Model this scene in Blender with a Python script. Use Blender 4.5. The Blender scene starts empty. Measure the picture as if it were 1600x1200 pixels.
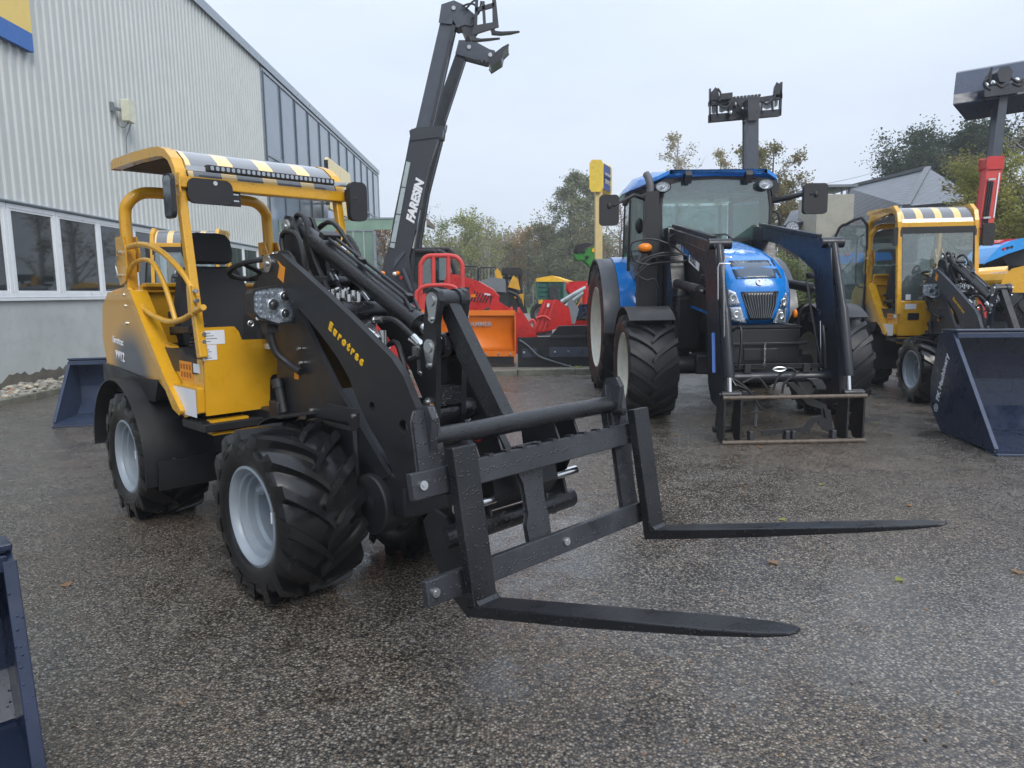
import bpy, math, random
from mathutils import Vector, Matrix
from mathutils.geometry import tessellate_polygon
R=math.radians
sc=bpy.context.scene; COL=sc.collection
random.seed(7)
# ---------------- camera (real place: a person holding a phone at 1.42 m) ----------------
FP=1100.0; HC=1.42; PIT=R(7.4); ROL=R(0.8)
_fw=Vector((0,math.cos(PIT),-math.sin(PIT))); _r=Vector((1,0,0)); _u=Vector((0,math.sin(PIT),math.cos(PIT)))
CR=_r*math.cos(ROL)-_u*math.sin(ROL); CU=_u*math.cos(ROL)+_r*math.sin(ROL); CC=Vector((0,0,HC))
cam=bpy.data.cameras.new('camera'); co=bpy.data.objects.new('camera',cam); COL.objects.link(co)
cam.sensor_width=36; cam.lens=36*FP/1600; cam.clip_end=900; cam.clip_start=.05
M=Matrix((( CR.x,CU.x,-_fw.x,CC.x),(CR.y,CU.y,-_fw.y,CC.y),(CR.z,CU.z,-_fw.z,CC.z),(0,0,0,1)))
co.matrix_world=M; sc.camera=co
# ---------------- overcast daylight ----------------
W=bpy.data.worlds.new('World'); sc.world=W; W.use_nodes=True
nt=W.node_tree; nt.nodes.clear()
def N(nt,t,**k):
    n=nt.nodes.new(t)
    for a,b in k.items():
        if a.startswith('i_'):
            key=a[2:]; key=int(key) if key.isdigit() else key.replace('_',' ')
            n.inputs[key].default_value=b
        else: setattr(n,a,b)
    return n
out=N(nt,'ShaderNodeOutputWorld'); bg=N(nt,'ShaderNodeBackground'); bg.inputs[1].default_value=.1
sky=N(nt,'ShaderNodeTexSky',sky_type='NISHITA',sun_disc=False,sun_elevation=R(38),sun_rotation=R(150),dust_density=3.0,air_density=1.0)
tc=N(nt,'ShaderNodeTexCoord'); mp=N(nt,'ShaderNodeMapping'); mp.inputs['Scale'].default_value=(1,1,3.2)
nz=N(nt,'ShaderNodeTexNoise',i_Scale=1.3,i_Detail=6.0,i_Roughness=.55)
rp=N(nt,'ShaderNodeValToRGB'); rp.color_ramp.elements[0].position=.35; rp.color_ramp.elements[1].position=.7
rp.color_ramp.elements[0].color=(5.2,6.0,7.15,1); rp.color_ramp.elements[1].color=(6.5,7.15,8.2,1)
sx=N(nt,'ShaderNodeSeparateXYZ'); pw=N(nt,'ShaderNodeMath',operation='POWER',use_clamp=True); pw.inputs[1].default_value=1.7; mr=N(nt,'ShaderNodeMapRange',i_1=0.0,i_2=1.0,i_3=1.0,i_4=2.3)
ml=N(nt,'ShaderNodeVectorMath',operation='SCALE'); mx=N(nt,'ShaderNodeMixRGB',i_0=.93)
L=nt.links.new
L(tc.outputs['Generated'],mp.inputs[0]); L(mp.outputs[0],nz.inputs[0]); L(nz.outputs[0],rp.inputs[0])
L(tc.outputs['Generated'],sx.inputs[0]); L(sx.outputs[2],pw.inputs[0]); L(pw.outputs[0],mr.inputs[0]); L(rp.outputs[0],ml.inputs[0]); L(mr.outputs[0],ml.inputs['Scale'])
L(sky.outputs[0],mx.inputs[1]); L(ml.outputs[0],mx.inputs[2]); L(mx.outputs[0],bg.inputs[0]); L(bg.outputs[0],out.inputs[0])
sun=bpy.data.lights.new('sun','SUN'); sun.energy=1.5; sun.angle=R(25); sun.color=(1,.96,.9)
so=bpy.data.objects.new('sun',sun); COL.objects.link(so); so.rotation_euler=(R(50),0,R(28))
vs=sc.view_settings; vs.view_transform='Standard'; vs.look='None'; vs.exposure=0.33; vs.gamma=1; vs.use_curve_mapping=False

# ---------------- pixel -> place helpers ----------------
def ray(px,py): return _fw+CR*((px-800)/FP)-CU*((py-600)/FP)
def gz(px,py,z=0):
    d=ray(px,py); return CC+d*((z-HC)/d.z)
def onY(px,py,Y):
    d=ray(px,py); return CC+d*(Y/d.y)
class Frame:
    def __init__(s,ox,oy,az,oz=0):
        a=R(az); s.o=Vector((ox,oy,oz)); s.f=Vector((math.sin(a),math.cos(a),0)); s.l=Vector((-math.cos(a),math.sin(a),0)); s.rot=math.pi/2-a
    def w(s,p): return s.o+s.f*p[0]+s.l*p[1]+Vector((0,0,p[2]))
    def loc(s,p): q=p-s.o; return Vector((q.dot(s.f),q.dot(s.l),q.z))
    def pl(s,px,py,p0,n): d=ray(px,py); return s.loc(CC+d*((p0-CC).dot(n)/d.dot(n)))
    def S(s,px,py,v): return s.pl(px,py,s.o+s.l*v,s.l)
    def U(s,px,py,u): return s.pl(px,py,s.o+s.f*u,s.f)
    def Z(s,px,py,z): return s.loc(gz(px,py,z))
    def SP(s,pts,v): return [(lambda q:(q.x,q.z))(s.S(a,b,v)) for a,b in pts]
    def ST(s,pts,v): return [s.S(a,b,v) for a,b in pts]
    def UP(s,pts,u): return [(lambda q:(q.y,q.z))(s.U(a,b,u)) for a,b in pts]

# ---------------- materials ----------------
def newmat(name):
    m=bpy.data.materials.new(name); m.use_nodes=True; t=m.node_tree; t.nodes.clear()
    o=t.nodes.new('ShaderNodeOutputMaterial'); b=t.nodes.new('ShaderNodeBsdfPrincipled'); t.links.new(b.outputs[0],o.inputs[0]); return m,t,b,o
def mat(name,col,rough=.5,metal=0,var=.12,vs=6,bump=0,bs=60,drops=0,coat=0,spec=.5,rv=.12,dirt=0,dirtcol=(.12,.1,.08),emit=None):
    m,t,b,o=newmat(name); l=t.links.new
    tc=N(t,'ShaderNodeTexCoord'); nz=N(t,'ShaderNodeTexNoise',i_Scale=vs,i_Detail=5.0,i_Roughness=.6); l(tc.outputs['Object'],nz.inputs[0])
    mr=N(t,'ShaderNodeMapRange',i_1=.3,i_2=.7,i_3=1-var,i_4=1+var); l(nz.outputs[0],mr.inputs[0])
    sc_=N(t,'ShaderNodeVectorMath',operation='SCALE'); sc_.inputs[0].default_value=col; l(mr.outputs[0],sc_.inputs['Scale'])
    last=sc_.outputs[0]
    if dirt:
        n2=N(t,'ShaderNodeTexNoise',i_Scale=vs*2.3,i_Detail=8.0,i_Roughness=.7); l(tc.outputs['Object'],n2.inputs[0])
        m2=N(t,'ShaderNodeMapRange',i_1=.52,i_2=.75,i_3=0.0,i_4=dirt); l(n2.outputs[0],m2.inputs[0])
        mx=N(t,'ShaderNodeMixRGB'); mx.inputs[2].default_value=(*dirtcol,1); l(m2.outputs[0],mx.inputs[0]); l(last,mx.inputs[1]); last=mx.outputs[0]
    l(last,b.inputs['Base Color'])
    m3=N(t,'ShaderNodeMapRange',i_1=.3,i_2=.7,i_3=max(.02,rough-rv),i_4=min(1,rough+rv)); l(nz.outputs[0],m3.inputs[0]); l(m3.outputs[0],b.inputs['Roughness'])
    b.inputs['Metallic'].default_value=metal; b.inputs['Coat Weight'].default_value=coat; b.inputs['Coat Roughness'].default_value=.08; b.inputs['Specular IOR Level'].default_value=spec
    h=None
    if bump:
        n4=N(t,'ShaderNodeTexNoise',i_Scale=bs,i_Detail=3.0); l(tc.outputs['Object'],n4.inputs[0])
        bp=N(t,'ShaderNodeBump',i_Strength=bump,i_Distance=.004); l(n4.outputs[0],bp.inputs['Height']); h=bp
    if drops:
        v=N(t,'ShaderNodeTexVoronoi',i_Scale=95.0,i_Randomness=1.0); l(tc.outputs['Object'],v.inputs[0])
        m5=N(t,'ShaderNodeMapRange',i_1=.42,i_2=.12,i_3=0.0,i_4=1.0); l(v.outputs['Distance'],m5.inputs[0])
        sp=N(t,'ShaderNodeSeparateColor'); l(v.outputs['Color'],sp.inputs[0]); gt=N(t,'ShaderNodeMath',operation='LESS_THAN'); gt.inputs[1].default_value=drops; l(sp.outputs[0],gt.inputs[0])
        mu=N(t,'ShaderNodeMath',operation='MULTIPLY'); l(m5.outputs[0],mu.inputs[0]); l(gt.outputs[0],mu.inputs[1])
        bp=N(t,'ShaderNodeBump',i_Strength=.9,i_Distance=.003); l(mu.outputs[0],bp.inputs['Height'])
        if h: l(h.outputs[0],bp.inputs['Normal'])
        h=bp
    if h: l(h.outputs[0],b.inputs['Normal'])
    if emit: b.inputs['Emission Color'].default_value=(*emit,1); b.inputs['Emission Strength'].default_value=.6
    return m
def glass(name,tint=(.75,.85,.85),refl=.12,rough=.02,film=(.45,.55,.55),fa=.12):
    m,t,b,o=newmat(name); l=t.links.new
    tr=N(t,'ShaderNodeBsdfTransparent'); tr.inputs[0].default_value=(*tint,1)
    gl=N(t,'ShaderNodeBsdfGlossy'); gl.inputs['Roughness'].default_value=rough
    fr=N(t,'ShaderNodeLayerWeight',i_Blend=.35); mr=N(t,'ShaderNodeMapRange',i_1=0.0,i_2=1.0,i_3=refl,i_4=.9); l(fr.outputs['Fresnel'],mr.inputs[0])
    mx=N(t,'ShaderNodeMixShader'); l(mr.outputs[0],mx.inputs[0]); l(tr.outputs[0],mx.inputs[1]); l(gl.outputs[0],mx.inputs[2])
    df=N(t,'ShaderNodeBsdfDiffuse'); df.inputs[0].default_value=(*film,1); m2=N(t,'ShaderNodeMixShader',i_0=fa); l(mx.outputs[0],m2.inputs[1]); l(df.outputs[0],m2.inputs[2])
    l(m2.outputs[0],o.inputs[0]); t.nodes.remove(b); return m

# ---------------- mesh builder ----------------
class MB:
    def __init__(s): s.v=[];s.f=[];s.sm=[];s.mi=[];s.pc=[];s.cp=True
    def add(s,vs,fs,sm=False,mi=0):
        b=len(s.v)
        if s.cp: s.pc.append((b,len(s.f)))
        s.v+=[tuple(v) for v in vs]
        for f in fs: s.f.append([b+i for i in f]); s.sm.append(sm); s.mi.append(mi)
        return s
    def box(s,x0,x1,y0,y1,z0,z1,mi=0):
        vs=[(x,y,z) for z in (z0,z1) for y in (y0,y1) for x in (x0,x1)]
        return s.add(vs,[(0,2,3,1),(4,5,7,6),(0,1,5,4),(2,6,7,3),(0,4,6,2),(1,3,7,5)],False,mi)
    def obox(s,c,sz,X=(1,0,0),Z=(0,0,1),mi=0):
        X=Vector(X).normalized(); Z=Vector(Z).normalized(); Y=Z.cross(X).normalized(); Z=X.cross(Y); c=Vector(c)
        vs=[c+X*(a*sz[0]/2)+Y*(b*sz[1]/2)+Z*(d*sz[2]/2) for d in (-1,1) for b in (-1,1) for a in (-1,1)]
        return s.add(vs,[(0,2,3,1),(4,5,7,6),(0,1,5,4),(2,6,7,3),(0,4,6,2),(1,3,7,5)],False,mi)
    def bar(s,a,b,w,h,up=(0,0,1),mi=0):
        a=Vector(a);b=Vector(b);d=b-a; up=Vector(up)
        if abs(d.normalized().dot(up.normalized()))>.98: up=Vector((1,0,0))
        return s.obox((a+b)/2,(d.length,w,h),d,up-d.normalized()*up.dot(d.normalized()),mi)
    def tube(s,pts,r,n=10,sm=True,caps=True,closed=False,mi=0,smooth=0,spiral=0):
        P=[Vector(p) for p in pts]
        if smooth: P=catmull(P,smooth,closed)
        if closed: P=P+[P[0]]
        m=len(P); rr=r if isinstance(r,(list,tuple)) else [r]*m
        if len(rr)!=m: rr=[rr[min(len(rr)-1,int(i*len(rr)/m))] for i in range(m)]
        vs=[];pn=None
        for i in range(m):
            d=(P[min(i+1,m-1)]-P[max(i-1,0)])
            if closed and i in (0,m-1): d=P[1]-P[m-2]
            d=d.normalized() if d.length>1e-9 else Vector((0,0,1))
            if pn is None:
                a=Vector((0,0,1)) if abs(d.z)<.9 else Vector((1,0,0)); nn=(a-d*a.dot(d)).normalized()
            else:
                nn=pn-d*pn.dot(d); nn=nn.normalized() if nn.length>1e-6 else pn
            pn=nn; bb=d.cross(nn); q=rr[i]
            if spiral: q*=1+spiral*(1 if i%2 else -1)
            for k in range(n):
                t=2*math.pi*k/n; vs.append(P[i]+(nn*math.cos(t)+bb*math.sin(t))*q)
        fs=[(i*n+k,i*n+(k+1)%n,(i+1)*n+(k+1)%n,(i+1)*n+k) for i in range(m-1) for k in range(n)]
        s.add(vs,fs,sm,mi)
        if caps and not closed: s.add(vs[:n],[tuple(reversed(range(n)))],False,mi); s.add(vs[-n:],[tuple(range(n))],False,mi)
        return s
    def cyl(s,a,b,r,n=18,mi=0,r2=None,sm=True): return s.tube([a,b],[r,r if r2 is None else r2],n,sm,True,mi=mi)
    def prism(s,poly,a,b,ax='y',holes=(),mi=0,sm=False):
        def mk(p,t):
            return (p[0],t,p[1]) if ax=='y' else ((t,p[0],p[1]) if ax=='x' else (p[0],p[1],t))
        loops=[list(poly)]+[list(h) for h in holes]
        if holes:
            flat=[p for l in loops for p in l]; tri=tessellate_polygon([[Vector((p[0],p[1],0)) for p in l] for l in loops]); n=len(flat)
            s.add([mk(p,a) for p in flat]+[mk(p,b) for p in flat],[tuple(t) for t in tri]+[tuple(n+i for i in reversed(t)) for t in tri],False,mi)
        else:
            n=len(poly); s.add([mk(p,a) for p in poly]+[mk(p,b) for p in poly],[tuple(range(n)),tuple(range(2*n-1,n-1,-1))],False,mi)
        for l in loops:
            n=len(l); s.add([mk(p,a) for p in l]+[mk(p,b) for p in l],[(i,(i+1)%n,n+(i+1)%n,n+i) for i in range(n)],sm,mi)
        return s
    def prism3(s,pts,d,mi=0):
        d=Vector(d); P=[Vector(p) for p in pts]; n=len(P)
        return s.add(P+[p+d for p in P],[tuple(range(n)),tuple(range(2*n-1,n-1,-1))]+[(i,(i+1)%n,n+(i+1)%n,n+i) for i in range(n)],False,mi)
    def lathe(s,prof,c=(0,0,0),ax='y',n=36,mi=0,sm=True):
        c=Vector(c); vs=[]
        for r,t in prof:
            for k in range(n):
                a=2*math.pi*k/n; x,z=r*math.cos(a),r*math.sin(a)
                vs.append(c+(Vector((x,t,z)) if ax=='y' else Vector((x,z,t)) if ax=='z' else Vector((t,x,z))))
        m=len(prof); fs=[(i*n+k,i*n+(k+1)%n,(i+1)*n+(k+1)%n,(i+1)*n+k) for i in range(m-1) for k in range(n)]
        return s.add(vs,fs,sm,mi)
    def ell(s,c,r,n=16,m=10,mi=0):
        c=Vector(c); r=r if isinstance(r,(tuple,list)) else (r,r,r); vs=[];
        for i in range(m+1):
            p=math.pi*i/m
            for k in range(n):
                a=2*math.pi*k/n; vs.append(c+Vector((r[0]*math.sin(p)*math.cos(a),r[1]*math.sin(p)*math.sin(a),r[2]*math.cos(p))))
        return s.add(vs,[(i*n+k,i*n+(k+1)%n,(i+1)*n+(k+1)%n,(i+1)*n+k) for i in range(m) for k in range(n)],True,mi)
    def arch(s,c,r,a0,a1,y0,y1,th=.012,n=16,mi=0,rx=1.0):
        vs=[]
        for i in range(n+1):
            a=R(a0+(a1-a0)*i/n)
            for rr in (r,r+th):
                for y in (y0,y1): vs.append((c[0]+rr*rx*math.cos(a),y,c[1]+rr*math.sin(a)))
        fs=[]
        for i in range(n):
            b=i*4; fs+=[(b,b+1,b+5,b+4),(b+2,b+6,b+7,b+3),(b,b+4,b+6,b+2),(b+1,b+3,b+7,b+5)]
        fs+=[(0,2,3,1),(n*4,n*4+1,n*4+3,n*4+2)]
        s.add(vs,fs,True,mi); return s
    def loft(s,secs,mi=0,sm=True,cap=True):
        n=len(secs[0]); vs=[p for q in secs for p in q]; m=len(secs)
        s.add(vs,[(i*n+k,i*n+(k+1)%n,(i+1)*n+(k+1)%n,(i+1)*n+k) for i in range(m-1) for k in range(n)],sm,mi)
        if cap: s.add(secs[0],[tuple(reversed(range(n)))],False,mi); s.add(secs[-1],[tuple(range(n))],False,mi)
        return s
    def clusters(s):
        n=len(s.pc)
        if n<2 or n>220: return None
        ends=s.pc[1:]+[(len(s.v),len(s.f))]; bb=[]
        for (a,b),(c,d) in zip(s.pc,ends):
            V=s.v[a:c] or [(0,0,0)]; bb.append([[min(p[i] for p in V)-.004 for i in range(3)],[max(p[i] for p in V)+.004 for i in range(3)]])
        g=list(range(n))
        def fd(i):
            while g[i]!=i: i=g[i]
            return i
        for i in range(n):
            for j in range(i):
                if all(bb[i][0][k]<=bb[j][1][k] and bb[j][0][k]<=bb[i][1][k] for k in range(3)): g[fd(i)]=fd(j)
        out={}
        for i in range(n): out.setdefault(fd(i),[]).append(i)
        return list(out.values()),ends,bb
    def build(s,name,ms,parent=None,bevel=0,bseg=2,kind=None,label=None,split=True):
        if parent is not None and kind is None and split and name not in('crown','trunk','tyre'):
            r=s.clusters()
            if r and len(r[0])>1:
                cl,ends,bb=r
                if len(cl)>24: kind='stuff'
                else:
                    first=None
                    for c in cl:
                        m=MB()
                        for i in c:
                            (a,b),(e,f)=s.pc[i],ends[i]; o=len(m.v)-a; m.v+=s.v[a:e]; m.f+=[[k+o for k in q] for q in s.f[b:f]]; m.sm+=s.sm[b:f]; m.mi+=s.mi[b:f]
                        q=m.build(name,ms,parent,bevel,bseg,None,label,False); first=first or q
                    return first
            elif r is None and len(s.pc)>220: kind='stuff'
        me=bpy.data.meshes.new(name); me.from_pydata(s.v,[],s.f)
        if not isinstance(ms,(list,tuple)): ms=[ms]
        for m in ms: me.materials.append(m)
        me.polygons.foreach_set('use_smooth',s.sm); me.polygons.foreach_set('material_index',s.mi); me.update()
        if any(s.sm) and len(s.f)<20000: me.set_sharp_from_angle(angle=R(34))
        o=bpy.data.objects.new(name,me); COL.objects.link(o)
        if parent: o.parent=parent
        if bevel:
            b=o.modifiers.new('bevel','BEVEL'); b.width=bevel; b.segments=bseg; b.limit_method='ANGLE'; b.angle_limit=R(38); b.use_clamp_overlap=True
        if kind: o['kind']=kind
        if label: o['label']=label
        return o
def catmull(P,k,closed=False):
    out=[];n=len(P)
    for i in range(n if closed else n-1):
        if closed: a,b,c,d=P[i-1],P[i],P[(i+1)%n],P[(i+2)%n]
        else: a,b,c,d=P[max(i-1,0)],P[i],P[i+1],P[min(i+2,n-1)]
        for j in range(k):
            t=j/k; out.append(.5*((2*b)+(c-a)*t+(2*a-5*b+4*c-d)*t*t+(3*b-a-3*c+d)*t**3))
    if not closed: out.append(P[-1])
    return out
def circ(c,r,n=16,a0=0): return [(c[0]+r*math.cos(2*math.pi*i/n+a0),c[1]+r*math.sin(2*math.pi*i/n+a0)) for i in range(n)]
def rrect(x0,x1,z0,z1,r,k=4):
    o=[]
    for cx,cz,a in ((x1-r,z1-r,0),(x0+r,z1-r,90),(x0+r,z0+r,180),(x1-r,z0+r,270)):
        for i in range(k+1): o.append((cx+r*math.cos(R(a+90*i/k)),cz+r*math.sin(R(a+90*i/k))))
    return o
def thing(name,label,cat,fr=None,group=None,loc=None,rot=0):
    o=bpy.data.objects.new(name,None); COL.objects.link(o); o.empty_display_size=.2
    if fr: o.location=fr.o; o.rotation_euler=(0,0,fr.rot)
    elif loc is not None: o.location=loc; o.rotation_euler=(0,0,rot)
    o['label']=label; o['category']=cat
    if group: o['group']=group
    return o
def tag(o,label,cat,group=None):
    o['label']=label; o['category']=cat
    if group: o['group']=group
    return o
def copy_tree(o,parent=None):
    c=o.copy(); COL.objects.link(c)
    if parent: c.parent=parent
    for ch in list(o.children): copy_tree(ch,c)
    return c
def text(name,body,m,parent,origin,xd,yd,size,bold=0,ext=.002,shear=0,align='LEFT',space=1.0):
    """flat lettering as real thin geometry: baseline direction xd, letter-up direction yd (parent's axes)"""
    cu=bpy.data.curves.new(name,'FONT'); cu.body=body; cu.size=size; cu.extrude=ext; cu.offset=bold; cu.shear=shear; cu.align_x=align; cu.space_character=space; cu.resolution_u=3
    t=bpy.data.objects.new(name+'_c',cu); COL.objects.link(t)
    dg=bpy.context.evaluated_depsgraph_get(); me=bpy.data.meshes.new_from_object(t.evaluated_get(dg)); bpy.data.objects.remove(t)
    me.materials.clear(); me.materials.append(m); o=bpy.data.objects.new(name,me); COL.objects.link(o)
    X=Vector(xd).normalized(); Y=Vector(yd); Y=(Y-X*Y.dot(X)).normalized(); Z=X.cross(Y); g=Vector(origin)
    o.parent=parent
    o.matrix_local=Matrix(((X.x,Y.x,Z.x,g.x),(X.y,Y.y,Z.y,g.y),(X.z,Y.z,Z.z,g.z),(0,0,0,1)))
    return o
# ---------------- wheels ----------------
def tyre_mb(Ro,W,rim,n=18,lug=.03,k=.45,lw=.035,mi=0,sq=.86):
    m=MB(); Rc=Ro-lug; h=Ro-rim
    prof=[(rim,-W*.40),(rim+.012,-W*.44),(rim+h*.35,-W*.495),(rim+h*.62,-W*.5),(Rc-h*.10,-W*.465),(Rc-.012,-W*.40),(Rc-.004,-W*.25),(Rc,0)]
    prof=prof+[(r,-y) for r,y in reversed(prof[:-1])]
    m.lathe(prof,n=48)
    for sd in (-1,1):
        for i in range(n):
            a0=2*math.pi*(i+(0 if sd<0 else .5))/n; K=7; secs=[]
            for j in range(K+1):
                t=j/K; y=sd*(-.02+ (W*.5+.02)*min(1,t*1.12)); aa=a0+k*(t**.8)
                top=Ro-(.010*(t**3)); base=Rc-.02
                if t>.9: top=Rc-h*.18; y=sd*W*.507; base=top-.03; 
                wd=(lw*(.8+.5*t))/Ro; 
                p=[]
                for (rr,da) in ((base,-wd*.75),(top,-wd*.5),(top,wd*.5),(base,wd*.75)):
                    p.append((rr*math.cos(aa+da),y,rr*math.sin(aa+da)))
                secs.append(p)
            m.loft(secs,sm=False)
    return m
def rim_mb(rim,W,sd,dish=.6,th=.02,boss=.1):
    """sd = -1: open face towards -y"""
    m=MB(); yo=W*.43; q=[(rim+.022,-yo),(rim+.026,-yo-.008),(rim+.012,-yo-.012),(rim-.004,-yo+.004),(rim-.008,-yo+.022),(rim-.022,-yo+.026),(rim-.024,-yo+.05),(rim-.037,-yo+.056),(rim-.039,-yo+W*dish*.36),(rim-.052,-yo+W*dish*.42),(rim-.056,-yo+W*dish*.75),(rim-.075,-yo+W*dish*.95),(rim*.62,-yo+W*dish),(boss+.01,-yo+W*dish*.97),(boss,-yo+W*dish*.93),(boss*.9,-yo+W*dish*.8),(0.001,-yo+W*dish*.79)]
    if sd>0: q=[(r,-y) for r,y in q]
    m.lathe(q,n=48); 
    m.lathe([(rim+.01,-yo*.95),(rim-.02,0),(rim+.01,yo*.95)],n=32)
    return m
# ---------------- palette ----------------
M_yel=mat('yellow_paint',(.64,.33,.012),.3,var=.08,coat=.4,drops=.12)
M_blk=mat('black_powder_coat',(.012,.0125,.015),.33,var=.3,bump=.05,bs=300,drops=.3,spec=.5)
M_blk2=mat('black_plate',(.013,.0135,.016),.42,var=.15,bump=.06,bs=200)
M_steel=mat('grey_black_steel',(.032,.034,.040),.36,var=.3,bump=.05,bs=260,drops=.35,spec=.5)
M_rub=mat('wet_rubber',(.009,.009,.010),.20,var=.3,bump=.10,bs=45,spec=.45)
M_rub2=mat('damp_rubber',(.016,.016,.018),.5,var=.3,bump=.25,bs=45,spec=.4)
M_pl=mat('black_plastic',(.014,.014,.016),.5,var=.2,bump=.1,bs=150)
M_fab=mat('black_seat_cloth',(.022,.022,.026),.65,var=.1,bump=.4,bs=500,spec=.35)
M_rim=mat('silver_rim_paint',(.27,.31,.35),.42,var=.06,metal=.1)
M_wrim=mat('white_rim_paint',(.62,.61,.54),.45,var=.06,dirt=.3)
M_chr=mat('zinc_steel',(.55,.56,.56),.22,metal=.9,var=.15)
M_chr2=mat('chrome_rod',(.75,.75,.75),.12,metal=1,var=.05)
M_wht=mat('white_sticker',(.72,.74,.78),.4,var=.03)
M_org=mat('orange_sticker',(.75,.28,.02),.45,var=.05)
M_let=mat('yellow_lettering',(.80,.46,.01),.45,var=.03)
M_ink=mat('ink',(.02,.02,.025),.5)
M_gry=mat('grey_paint',(.16,.18,.20),.4,var=.1)
M_blue=mat('blue_tractor_paint',(.004,.195,.62),.22,var=.06,coat=.6,drops=.15)
M_dblue=mat('dark_blue_bucket_paint',(.010,.019,.048),.32,var=.2,bump=.03,bs=90,drops=.12,dirt=.25,dirtcol=(.05,.05,.06))
M_gblue=mat('grey_blue_bucket_paint',(.030,.045,.085),.38,var=.15,drops=.3,dirt=.2,dirtcol=(.08,.08,.09))
M_navy=mat('navy_loader_paint',(.012,.014,.021),.36,var=.15,drops=.3)
M_red=mat('red_paint',(.50,.018,.016),.32,var=.08,coat=.3)
M_arm=mat('blue_grey_arm_paint',(.030,.034,.048),.38,var=.12,drops=.3)
M_red2=mat('faded_red_paint',(.58,.055,.05),.42,var=.1)
M_orn=mat('orange_paint',(.72,.17,.008),.36,var=.05,dirt=.15)
M_lens=mat('lamp_reflector',(.82,.84,.86),.28,metal=.6,var=.25,vs=60,bump=.25,bs=70)
M_amb=mat('amber_lens',(.80,.22,.01),.2)
M_redl=mat('red_lens',(.5,.01,.01),.2)
M_grn=mat('green_paint',(.03,.22,.03),.4)
M_tgrn=mat('teal_green_paint',(.008,.10,.075),.45,dirt=.3)
M_tarp=mat('yellow_tarpaulin',(.75,.42,.01),.5)
M_rust=mat('worn_bar_steel',(.10,.075,.055),.55,var=.5,vs=25,dirt=.8,dirtcol=(.03,.02,.018))
G_clr=glass('clear_glass',(.80,.87,.87),.08,fa=.10)
G_cab=glass('tinted_cab_glass',(.62,.74,.72),.13,fa=.07,film=(.32,.45,.44))
G_lens=glass('clear_lamp_lens',(.95,.97,1),.08,fa=.03)
M_mir=mat('mirror_glass',(.35,.38,.40),.08,metal=.9)
def hazard(name,axis=1,period=.26,duty=.5,off=0):
    m,t,b,o=newmat(name); l=t.links.new
    tc=N(t,'ShaderNodeTexCoord'); sp=N(t,'ShaderNodeSeparateXYZ'); l(tc.outputs['Object'],sp.inputs[0])
    a=N(t,'ShaderNodeMath',operation='MULTIPLY_ADD'); a.inputs[1].default_value=1/period; a.inputs[2].default_value=50+off; l(sp.outputs[axis],a.inputs[0])
    f=N(t,'ShaderNodeMath',operation='FRACT'); l(a.outputs[0],f.inputs[0]); g=N(t,'ShaderNodeMath',operation='LESS_THAN'); g.inputs[1].default_value=duty; l(f.outputs[0],g.inputs[0])
    mx=N(t,'ShaderNodeMixRGB'); mx.inputs[1].default_value=(.13,.135,.145,1); mx.inputs[2].default_value=(.80,.54,.20,1); l(g.outputs[0],mx.inputs[0])
    l(mx.outputs[0],b.inputs['Base Color']); b.inputs['Roughness'].default_value=.12; b.inputs['Coat Weight'].default_value=1.0
    return m
M_haz=hazard('hazard_stripe_film',1,.235,.36,.1)
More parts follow.
